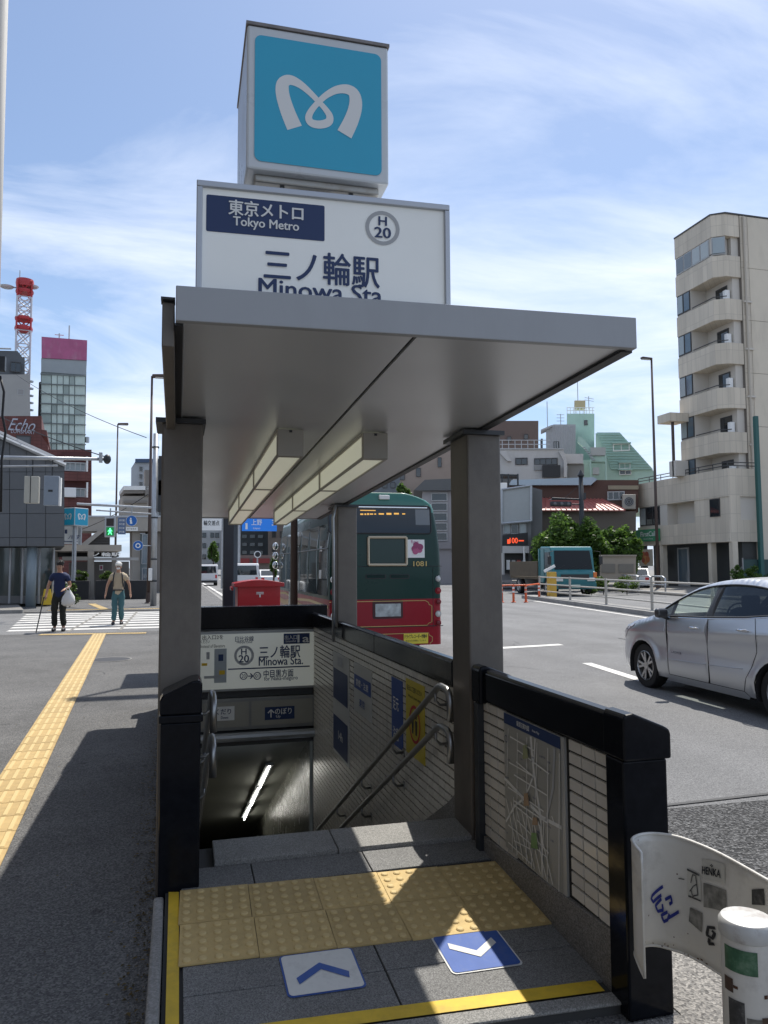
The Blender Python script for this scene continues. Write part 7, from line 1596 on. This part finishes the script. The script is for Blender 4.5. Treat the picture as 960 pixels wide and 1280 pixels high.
t, f = bld('outside_stairs', 'mint and white outside stairs zigzagging beside the mint tower', 738, 79, 722, 'stairs')
f.body(t, [(722,546),(727,546),(744,566),(744,572),(722,552)], 1, mint, 'stair_side', 0); f.boxpx(t, 738,559.5,757,569.5, 1.5, wallm('pale_balcony', (.42,.44,.42)), 'landing_front', .2); f.boxpx(t, 738,570,757,577, 1.5, mint, 'landing', 0); f.boxpx(t, 741,584.5,749,593, 1, wallm('pale_balcony', (1,1,1)), 'landing_front', .2); f.boxpx(t, 706,568,729,580, 2, whm, 'white_balcony', .4); f.boxpx(t, 710,580.2,730,598, 1.5, wallm('stair_grey', (.25,.25,.24)), 'lower_wall', 0)
for i in range(8): f.bar(t, (728+i*1.7,560+i*2.2),(732+i*1.7,560+i*2.2), .06, galv, 'tread', .3)
f.pole(t, 738.5, 575, 600, .08, mint, 'post', .3); f.pole(t, 758, 570, 612, .08, mint, 'post', .3)
# brown low house, blue roof, red ribbed roof
t, f = bld('brown_low_house', 'brown house with flat blue roof and red ribbed lean-to roof', 735, 62, 680)
f.body(t, [(600,607.5),(740,607.5),(744,600),(798,600),(798,640),(600,640)], 7, wallm('brown_house', (.12,.065,.05), .1)); f.body(t, [(640,601),(741,597.5),(746,600),(738,607.2),(636,607.2)], 6, mat('blue_grey_roof', (.42,.50,.56), .4), 'flat_roof', .6); f.boxpx(t, 760,607,798,612, .2, wallm('cream_band', (.33,.28,.2)), 'band', .1)
f.window(t, 759,614.5,781,625, fr_w, glass_dark, 3, .1)
rr_m = mat('red_metal_roof', (.40,.13,.11), .5, var=.1)
q = [f(*f.px(678,622.5),.1), f(*f.px(752,624),.1), f(*f.px(778,640),2.2), f(*f.px(676,640),2.2)]
mb = MB(); mb.add(q+[v-Vector((0,0,.08)) for v in q], [(0,1,2,3),(7,6,5,4),(0,4,5,1),(1,5,6,2),(2,6,7,3),(3,7,4,0)]); mb.build('lean_to_roof', rr_m, t)
for i in range(17): u = i/16; MB().tube([q[0].lerp(q[1],u)+Vector((0,0,.03)), q[3].lerp(q[2],u)+Vector((0,0,.03))], .045, 5).build('roof_rib', rr_m, t)
f.boxpx(t, 676,641,792,720, .3, wallm('yard_wall', (.14,.12,.10)), 'yard_wall', 1.6)
t2 = thing('air_conditioner', 'beige air conditioner unit under the brown house eaves', 'air conditioner', f(*f.px(785,637),.6)); f.boxpx(t2, 777,619,793.5,637, .6, mat('unit_beige', (.42,.39,.33), .5), 'case', .7, bevel=.03); c_ = f(*f.px(785,628),.72); MB().disc(c_, -f.dep, .36, 18).build('fan', mat('fan_dark', (.08,.08,.08), .6), t2)
for r_ in (.12,.24,.34): MB().tube([c_-f.dep*.02+f.r*r_*math.cos(2*math.pi*i/16)+Vector((0,0,r_*math.sin(2*math.pi*i/16))) for i in range(16)], .015, 4, closed=True).build('grille_ring', galv, t2)
# billboard building
t, f = bld('billboard_building', 'grey two storey building with a large blank billboard and red lit shop sign', 650, 56, 626)
f.body(t, [(590,615),(664,609),(664,725),(590,725)], 4, wallm('billboard_wall', (.22,.22,.22))); f.body(t, [(664,608.5),(678,612),(678,725),(664,725)], 5, wallm('billboard_side', (.15,.15,.15)), 'side_wall', -.2)
f.body(t, [(627,613),(663.5,608),(663.5,652),(627,655)], .25, mat('blank_board', (.36,.38,.38), .5, var=.04), 'billboard', .5)
for p_, q_ in (((627,613),(663.5,608)),((663.5,608),(663.5,652)),((627,655),(663.5,652)),((627,613),(627,655))): f.bar(t, p_, q_, .09, galv, 'board_frame', .55)
f.window(t, 629,655.5,638,667, fr_w, glass_pale, 1, .1); f.window(t, 638.5,655.5,648,667.5, fr_w, glass_dark, 1, .1); f.window(t, 649,654.5,658,667, fr_w, glass_pale, 1, .1)
f.body(t, [(628,669.5),(659.5,666),(659.5,681.5),(628,682.5)], .2, mat('black_sign', (.015,.015,.017), .4), 'shop_sign', .6)
red_glow = mat('red_sign_letters', (.6,.06,.02), .4, emit=(1,.10,.03), estr=.7)
lettering(f, '100', *f.px(642,676), .55, .38, red_glow, t, .02, .63); f.boxpx(t, 648,675.5,654.5,677, .02, red_glow, 'red_stroke', .64); f.boxpx(t, 634,674.5,637,680, .02, red_glow, 'red_stroke', .64)
f.boxpx(t, 628,682.8,661,691.5, .4, whm, 'shop_fascia', .7); f.boxpx(t, 630,691.8,660,716, .3, mat('shop_dark', (.03,.03,.03), .6), 'shop_opening', .2); f.pole(t, 655, 684, 718, .07, white_paint, 'post', 1.5); f.pole(t, 629, 691.5, 718, .12, whm, 'post', .7)
for i in range(4): f.boxpx(t, 633+i*6.5,700,637.5+i*6.5,712, .2, [white_print,steel,mat('machine_red',(.3,.05,.04),.4),glass_blue][i], 'shop_stock', .5)
f.body(t, [(608,589),(648,590),(648,592),(608,591)], 2, dark_metal, 'roof_frame', -1.5)
for x in (628,636,648): f.pole(t, x, 590, 612, .07, dark_metal, 'frame_post', -1.2)
f.boxpx(t, 610,602,634,611, .8, white_paint, 'roof_unit', -.8, bevel=.03)
# trees and beige wall on the right
for k_, (x, zt, rx_, lab) in enumerate(((690,642,26,'bushy green tree left of the dark signal pole'),(712,645,24,'bushy green tree right behind the dark signal pole'),(744,646,30,'dense green tree right of the dark signal pole'),(775,652,26,'green tree nearest the apartment podium'),(676,662,14,'small green tree beside the billboard building'))):
    tree('bushy_tree', lab, x, 720, 52+k_*.8, zt, rx_, leaf_b if k_ % 2 else leafmat('bright_leaf', (.085,.165,.035)), 6500, .17, 30, .05)
t, f = bld('beige_wall', 'low beige garden wall with recessed panels beside the truck', 772, 50, 750, 'wall')
f.body(t, [(750,695),(795,695),(795,725),(750,725)], .35, wallm('garden_wall_beige', (.34,.29,.23), .1), 'wall')
for x0_, x1_ in ((752,769),(773,792)): f.boxpx(t, x0_,705,x1_,716, .1, wallm('garden_wall_panel', (.2,.18,.15)), 'recessed_panel', .06)
f.boxpx(t, 749,693.5,796,695.5, .5, wallm('garden_wall_beige', (1,1,1)), 'wall_cap', .1)
for k_, (x, d_, lab) in enumerate(((737,45,'low shrub in front of the beige wall, left one'),(752,46,'low shrub in front of the beige wall, middle one'),(781,46,'low shrub beside the parked white car'))):
    dd = ray(x,640); dd = Vector((dd.x,dd.y,0)).normalized()*d_; t = thing('low_shrub', lab, 'shrub', (dd.x,dd.y,-.1)); mb = MB(); foliage(mb, (dd.x,dd.y,.45), .7,.6,.55, 800, .08, 8, rngp); mb.build('foliage', leaf_a, t, fix=False); MB().cyl((dd.x,dd.y,-.1),(dd.x,dd.y,.4), .03, n=6).build('stem', bark, t)
far_car('white car parked below the food poster', atY(792,720,50).x, 50, R(150), 'car', white_car, grp=None)

# ------------------------------------------------------------------ beige apartment tower on the right
AYn = 44.0; AX = atY(896,500,AYn).x; lfp = Plane((AX,AYn,0), (0,-1,0), (0,0,1))
AYf = atX(846,400,AX).y
beige_t = tilemat('beige_facade_tile', (.63,.56,.455), .5, 1.25, .02, .82, .7, .14); beige_p = mat('beige_panel_render', (.64,.57,.46), .75, var=.06, scale=.5, stain=.35, stain_col=(.3,.26,.2), stain_scale=.8, streak=.9); shade_in = mat('balcony_inner_wall', (.58,.54,.48), .8)
ap = thing('apartment_tower', 'tall narrow beige tiled apartment tower with stacked balconies on the right', 'building', (AX+6,47,-.1))
zroof = lfp.px(896,264)[1]; zf_ = lambda y: lfp.px(896,y)[1]
def plan(off, xr=None): return [(AX+off,AYf),(AX+off,AYn+off*.3),(AX+.8+off,AYn-0.55+off*.6)]
bandsY = [(264,292),(317,344),(372.5,399),(428.5,455),(485,511),(541,567)]
XR = AX+15
for i, (ya, yb) in enumerate(bandsY):
    z1, z0 = zf_(ya), zf_(yb); pl_ = [(AX,AYf),(AX,AYn),(AX+.75,AYn-0.5),(AX+1.9,AYn-0.5),(AX+1.9,AYf)]
    o = MB().ext([(x,y,z0) for x, y in pl_], (0,0,z1-z0)).build('parapet', beige_t, ap)
    if i: MB().tube([(AX+.05,AYf-.1-1.6,z1+.18),(AX+.05,AYn,z1+.18),(AX+.75,AYn-0.45,z1+.18)], .035, 6).build('balcony_rail', fr_d, o)
    # opening under the band
    zn = zf_(bandsY[i+1][0]) if i+1 < len(bandsY) else zf_(596)
    MB().box(AX+1.35,XR,AYn-.3,AYf,zn,z0).build('inner_wall', shade_in, ap); 
    ys_ = AYf-1.55
    MB().box(AX+.06,AX+1.35,ys_,AYf-.02,zn,z0).build('window_bay', shade_in, ap)
    fbay = Plane((AX+.05,AYf,0), (0,-1,0), (0,0,1))
    if i == 0:
        MB().box(AX+.06,AX+1.3,AYn-.0,ys_,zn,z0).build('window_bay', shade_in, ap)
        for k_ in range(4):
            y1_ = AYf-.1-k_*.92; mb = MB().box(AX+.0,AX+.05,y1_-.88,y1_,zn+.1,z0-.05); w_ = mb.build('window', fr_w, ap); MB().quad((AX-.012,y1_-.82,zn+.18),(AX-.012,y1_-.06,zn+.18),(AX-.012,y1_-.06,z0-.12),(AX-.012,y1_-.82,z0-.12)).build('pane', glass_pale if k_ > 1 else glass_blue, w_)
        w_ = MB().ext([(AX+.02,AYn,zn+.1),(AX+.75,AYn-0.48,zn+.1),(AX+.75,AYn-0.48,z0-.05),(AX+.02,AYn,z0-.05)], (.05,.05,0)).build('window', fr_w, ap)
        MB().quad((AX+.06,AYn-.06,zn+.18),(AX+.70,AYn-0.45,zn+.18),(AX+.70,AYn-0.45,z0-.12),(AX+.06,AYn-.06,z0-.12)).build('pane', glass_pale, w_).location = (-.02,-.03,0)
    else:
        for k_ in range(2):
            y1_ = AYf-.08-k_*.74; w_ = MB().box(AX+.0,AX+.058,y1_-.70,y1_,zn+.12,z0-.03).build('window', fr_d, ap); MB().quad((AX-.012,y1_-.64,zn+.2),(AX-.012,y1_-.06,zn+.2),(AX-.012,y1_-.06,z0-.1),(AX-.012,y1_-.64,z0-.1)).build('pane', glass_blue if k_ else glass_pale, w_)
        d_ = MB().box(AX+1.29,AX+1.345,AYn+.2,AYn+1.35,zn-.1,z0-.35).build('balcony_door', fr_d, ap); MB().quad((AX+1.28,AYn+.28,zn),(AX+1.28,AYn+1.27,zn),(AX+1.28,AYn+1.27,z0-.45),(AX+1.28,AYn+.28,z0-.45)).build('pane', glass_dark, d_)
        MB().box(AX+.9,AX+1.26,AYn-.15,AYn+.15,zn,zn+.75).build('balcony_unit', white_paint, ap, bevel=.03)
# right hand flank, panelled
flank = MB().box(AX+1.92,XR,AYn-0.52,AYf-.05,-.1,zroof-.02).build('flank_core', mat('flank_joint', (.16,.14,.12), .8), ap)
nz = 6
for k_ in range(7):
    for j in range(3):
        x0_ = AX+2.55+j*2.6; z0_ = -.1+(zroof+.08)*k_/7; MB().box(x0_+.015,x0_+2.585,AYn-0.55,AYn-0.51,z0_+.015,-.1+(zroof+.08)*(k_+1)/7-.015).build('panel', beige_p, ap)
    MB().box(AX+1.93,AX+2.53,AYn-0.55,AYn-0.51,-.1+(zroof+.08)*k_/7+.01,-.1+(zroof+.08)*(k_+1)/7-.01).build('panel', beige_t, ap)
MB().tube([(AX+2.15,AYn-0.65,0),(AX+2.15,AYn-0.65,zroof-.1)], .07, 8).build('drain_pipe', mat('pipe_cream', (.45,.4,.33), .5), ap)
for k_ in range(6): MB().box(AX+2.0,AX+2.6,AYn-0.67,AYn-0.56,3+k_*3.3,3.12+k_*3.3).build('pipe_clamp', shade_in, ap)
MB().box(AX-.03,XR,AYn-0.52,AYf+.02,zroof+.002,zroof+.12).build('roof_edge', fr_d, ap) if False else MB().ext([(AX-.05,AYf,zroof),(AX-.05,AYn,zroof),(AX+.75,AYn-0.58,zroof),(XR,AYn-0.58,zroof),(XR,AYf,zroof)], (0,0,.1)).build('roof_edge', fr_d, ap)
MB().box(AX+5.0,AX+5.5,AYn-0.58,AYn-0.555,zroof-2.6,zroof-1.4).build('window', fr_d, ap); MB().box(AX+4.75,AX+4.95,AYn-0.75,AYn-0.56,6.0,6.3).build('vent_hood', fr_d, ap)
# podium
pd = thing('apartment_podium', 'beige tiled two storey podium with roof railing and green shop sign', 'building', (AX+2,48,-.1))
PX = AX-.45; zp = zf_(589); PYf = atX(797,650,PX).y; ppn = Plane((PX,AYn,0), (0,-1,0), (0,0,1))
zq = lambda y: ppn.px(850,y)[1]
MB().box(PX,AX+1.9,AYn-1.35,PYf,zq(628),zp).build('upper_band', beige_t, pd); MB().box(PX+.9,AX+1.9,AYn-1.2,PYf-.2,zq(655),zq(628)).build('storey_back', shade_in, pd); MB().box(PX,AX+1.9,AYn-1.35,PYf,zq(680),zq(655)).build('lower_band', beige_t, pd); MB().box(PX+1.2,AX+1.9,AYn-1.0,PYf-.2,-.1,zq(680)).build('ground_floor', mat('dark_shop', (.05,.055,.055), .5), pd)
MB().box(AX+1.88,AX+2.6,AYn-1.5,AYn-.9,-.1,zp).build('pier', beige_p, pd)
span = PYf-AYn+1.35
for a_, b_, kind in ((.02,.36,'w'),(.66,1.0,'s')):
    y1_ = PYf-span*a_; y0_ = PYf-span*b_
    MB().box(PX+.05,PX+.9,y0_,y1_,zq(655),zq(628)).build('bay', beige_t if kind == 's' else shade_in, pd)
    if kind == 'w':
        for k_ in range(3): w_ = MB().box(PX-.0,PX+.05,y1_-.1-(k_+1)*.85,y1_-.1-k_*.85-.05,zq(653.5),zq(629)).build('window', fr_d, pd); MB().quad((PX-.012,y1_-.1-(k_+1)*.85+.07,zq(652)),(PX-.012,y1_-.17-k_*.85,zq(652)),(PX-.012,y1_-.17-k_*.85,zq(630)),(PX-.012,y1_-.1-(k_+1)*.85+.07,zq(630))).build('pane', glass_pale if k_ == 0 else glass_dark, w_)
    else: w_ = MB().box(PX-.0,PX+.05,y0_+.9,y0_+1.9,zq(650),zq(629)).build('window', fr_d, pd); MB().quad((PX-.012,y0_+.97,zq(649)),(PX-.012,y0_+1.83,zq(649)),(PX-.012,y0_+1.83,zq(630)),(PX-.012,y0_+.97,zq(630))).build('pane', glass_dark, w_)
rl = []
for k_ in range(8): y_ = PYf-.1-k_*(span-.2)/7; MB().cyl((PX+.1,y_,zp),(PX+.1,y_,zp+.42), .03, n=6).build('rail_post', fr_d, pd)
for h in (.2,.42): MB().tube([(PX+.1,PYf-.1,zp+h),(PX+.1,AYn-1.2,zp+h),(AX+1.9,AYn-1.25,zp+h)], .035, 6).build('roof_rail', fr_d, pd)
for k_, yy in enumerate((PYf-.1, PYf-2.6, AYn+1.0, AYn-1.1)): MB().box(PX+.1,PX+.5,yy-.35,yy,-.1,zq(680)).build('pillar', beige_p if k_ else mat('blue_grey_pillar', (.10,.12,.15), .6), pd)
a0, b1 = ppn.px(797.5,663); a1, b0 = ppn.px(826,676); gs = thing('shop_sign', 'green shop sign with white letters on the podium corner', 'sign', ppn((a0+a1)/2,b0,.2)); MB().ext([ppn(a0,b0,.25),ppn(a1,b0,.25),ppn(a1,b1,.25),ppn(a0,b1,.25)], (.2,0,0)).build('board', green_print, gs); lettering(ppn, 'FirstCall', a0+(a1-a0)*.58, b0+(b1-b0)*.62, (a1-a0)*.66, (b1-b0)*.4, white_print, gs, .012, .26); lettering(ppn, 'Home & Dining', a0+(a1-a0)*.58, b0+(b1-b0)*.2, (a1-a0)*.4, (b1-b0)*.14, white_print, gs, 0, .26)
a0, b1 = ppn.px(800,687); a1, b0 = ppn.px(817.5,707.5); fp_ = thing('food_poster', 'food poster with orange dishes under the green shop sign', 'poster', ppn((a0+a1)/2,b0,.1)); MB().ext([ppn(a0,b0,.12),ppn(a1,b0,.12),ppn(a1,b1,.12),ppn(a0,b1,.12)], (.06,0,0)).build('sheet', mat('poster_cream', (.55,.50,.40), .5), fp_)
w_, h_ = a1-a0, b1-b0
for k_, (u, v, r_) in enumerate(((.35,.6,.2),(.6,.65,.16),(.5,.35,.2),(.68,.4,.15),(.35,.35,.12))): mb = MB(); ppn.circ((a0+u*w_, b0+v*h_), r_*w_, mb, .13+.004*k_, 12); mb.build('dish_print', mat('dish_orange%d' % (k_ % 3), ((.5,.14,.03),(.4,.06,.02),(.55,.26,.06))[k_ % 3], .5), fp_, fix=False)
f_ = Plane((PX+.6,AYn,0),(0,-1,0),(0,0,1)); dw = PYf-3.0
d_ = MB().box(PX+1.1,PX+1.18,dw-1.6,dw-.3,-.1,zq(684)).build('shop_door', fr_w, pd); MB().quad((PX+1.09,dw-1.45,.2),(PX+1.09,dw-.45,.2),(PX+1.09,dw-.45,zq(686)),(PX+1.09,dw-1.45,zq(686))).build('pane', glass_blue, d_)
MB().box(AX-1.55,AX-.02,AYf-1.0,AYf+.5,zf_(517),zf_(506) ).build('entry_slab', beige_t, pd); MB().box(AX-1.1,AX-.95,AYf-.6,AYf-.45,zp,zf_(517)).build('slab_post', brown_pole, pd); MB().box(AX-1.1,AX-.1,AYf-.9,AYf-.1,zp,zp+1.1).build('roof_box', shade_in, pd)
tag(MB().box(atY(947,600,42).x,atY(951.5,600,42).x,42,42.25,0,atY(950,520,42).z).build('teal_mast', mat('teal_paint', (.02,.10,.09), .5), bevel=.03), 'teal green square mast at the right edge before the apartment tower', 'mast')
hg = thing('site_hoarding', 'teal mesh fence along the pavement below the apartment tower', 'fence', (AX+1,42.3,0))
hm = mat('teal_mesh', (.035,.075,.07), .7, var=.1)
for k_ in range(5): x_ = AX+.2+k_*1.6; MB().box(x_,x_+1.56,42.3,42.36,0,1.9).build('mesh_panel', hm, hg); MB().box(x_-.03,x_-.005,42.28,42.38,0,2.0).build('post', galv, hg)
for k_, (x, lab) in enumerate(((922,'leafy shrub left of the teal mast'),(940,'leafy shrub in front of the man in the pale cap'),(958,'leafy shrub at the right edge above the silver car'))):
    dd = atY(x,715,40.5); t = thing('hedge_shrub', lab, 'shrub', (dd.x,dd.y,0), group=None); mb = MB(); foliage(mb, (dd.x,dd.y,.85), .75,.5,.7, 1300, .08, 9, rngp); mb.build('foliage', leafmat('bright_leaf', (1,1,1)), t, fix=False); MB().cyl((dd.x,dd.y,0),(dd.x,dd.y,.7), .03, n=6).build('stem', bark, t)
# far pavement on the right, its railing and bicycle rack
MB().ext([(20.5,-20,-.12),(24.5,20,-.12),(26.5,38,-.12),(29,60,-.12),(40,200,-.12),(500,200,-.12),(500,-20,-.12)], (0,0,.13)).build('opposite_pavement', pale_walk, kind='structure')
rk = thing('roadside_railing', 'grey pipe railing on the opposite pavement before the podium', 'railing', (26,40,0))
for k_ in range(4): p_ = Vector((25.2+.22*k_*2,36+k_*1.9,0)); MB().tube([p_,p_+Vector((0,0,.85)),p_+Vector((.05,.3,.95)),p_+Vector((.2,1.4,.95)),p_+Vector((.22,1.6,.85)),p_+Vector((.22,1.6,0))], .045, 8).build('hoop', galv, rk, smooth=True); MB().tube([p_+Vector((0,0,.5)),p_+Vector((.22,1.6,.5))], .035, 6).build('rail', galv, rk)
# unseen building row left of the view, added to hold back sky light
for k_, (y0_, y1_, h_, c_) in enumerate(((-14,-2,14,(.16,.15,.14)),(-1.6,8,19,(.2,.17,.15)),(8.4,16.5,15,(.13,.13,.14)))):
    t = thing('street_building', ['dark shop building behind the camera on the pavement side','brown shop building beside the camera on the pavement side','grey shop building just left of the view on the pavement side'][k_], 'building', (-9,(y0_+y1_)/2,0))
    MB().box(-14,-4.7,y0_,y1_,0,h_).build('wall', wallm('row_wall%d' % k_, c_), t)
    for fl_ in range(int(h_/3.2)):
        for j in range(4):
            yy = y0_+.6+j*(y1_-y0_-.6)/4; w_ = MB().box(-4.7,-4.64,yy,yy+1.6,.5+fl_*3.2,2.6+fl_*3.2).build('window', fr_d, t); MB().quad((-4.63,yy+.08,.58+fl_*3.2),(-4.63,yy+1.52,.58+fl_*3.2),(-4.63,yy+1.52,2.52+fl_*3.2),(-4.63,yy+.08,2.52+fl_*3.2)).build('pane', glass_dark, w_)

# dry leaves and grit along the foot of the stairwell wall
lm_ = leafmat('dry_leaf', (.11,.085,.03)); rl_ = random.Random(9); mb = MB()
for i in range(900):
    y = rl_.uniform(2.5,9.0); x = -.09-abs(rl_.gauss(0,.06)); s_ = rl_.uniform(.004,.014); a = rl_.uniform(0,6.28); z = .004+rl_.uniform(0,.008)
    mb.add([(x+s_*math.cos(a),y+s_*math.sin(a),z),(x-.5*s_*math.sin(a),y+.5*s_*math.cos(a),z+.004),(x-s_*math.cos(a),y-s_*math.sin(a),z),(x+.5*s_*math.sin(a),y-.5*s_*math.cos(a),z+.002)], [(0,1,2,3)])
for i in range(260):
    y = rl_.uniform(1.8,9.0); x = rl_.uniform(-1.8,-.1); s_ = rl_.uniform(.003,.009); a = rl_.uniform(0,6.28)
    mb.add([(x+s_*math.cos(a),y+s_*math.sin(a),.004),(x-.6*s_*math.sin(a),y+.6*s_*math.cos(a),.007),(x-s_*math.cos(a),y-s_*math.sin(a),.004),(x+.6*s_*math.sin(a),y-.6*s_*math.cos(a),.006)], [(0,1,2,3)])
tag(mb.build('leaf_litter', lm_, fix=False), 'dry leaves and grit scattered along the foot of the wall', 'litter', kind='stuff')
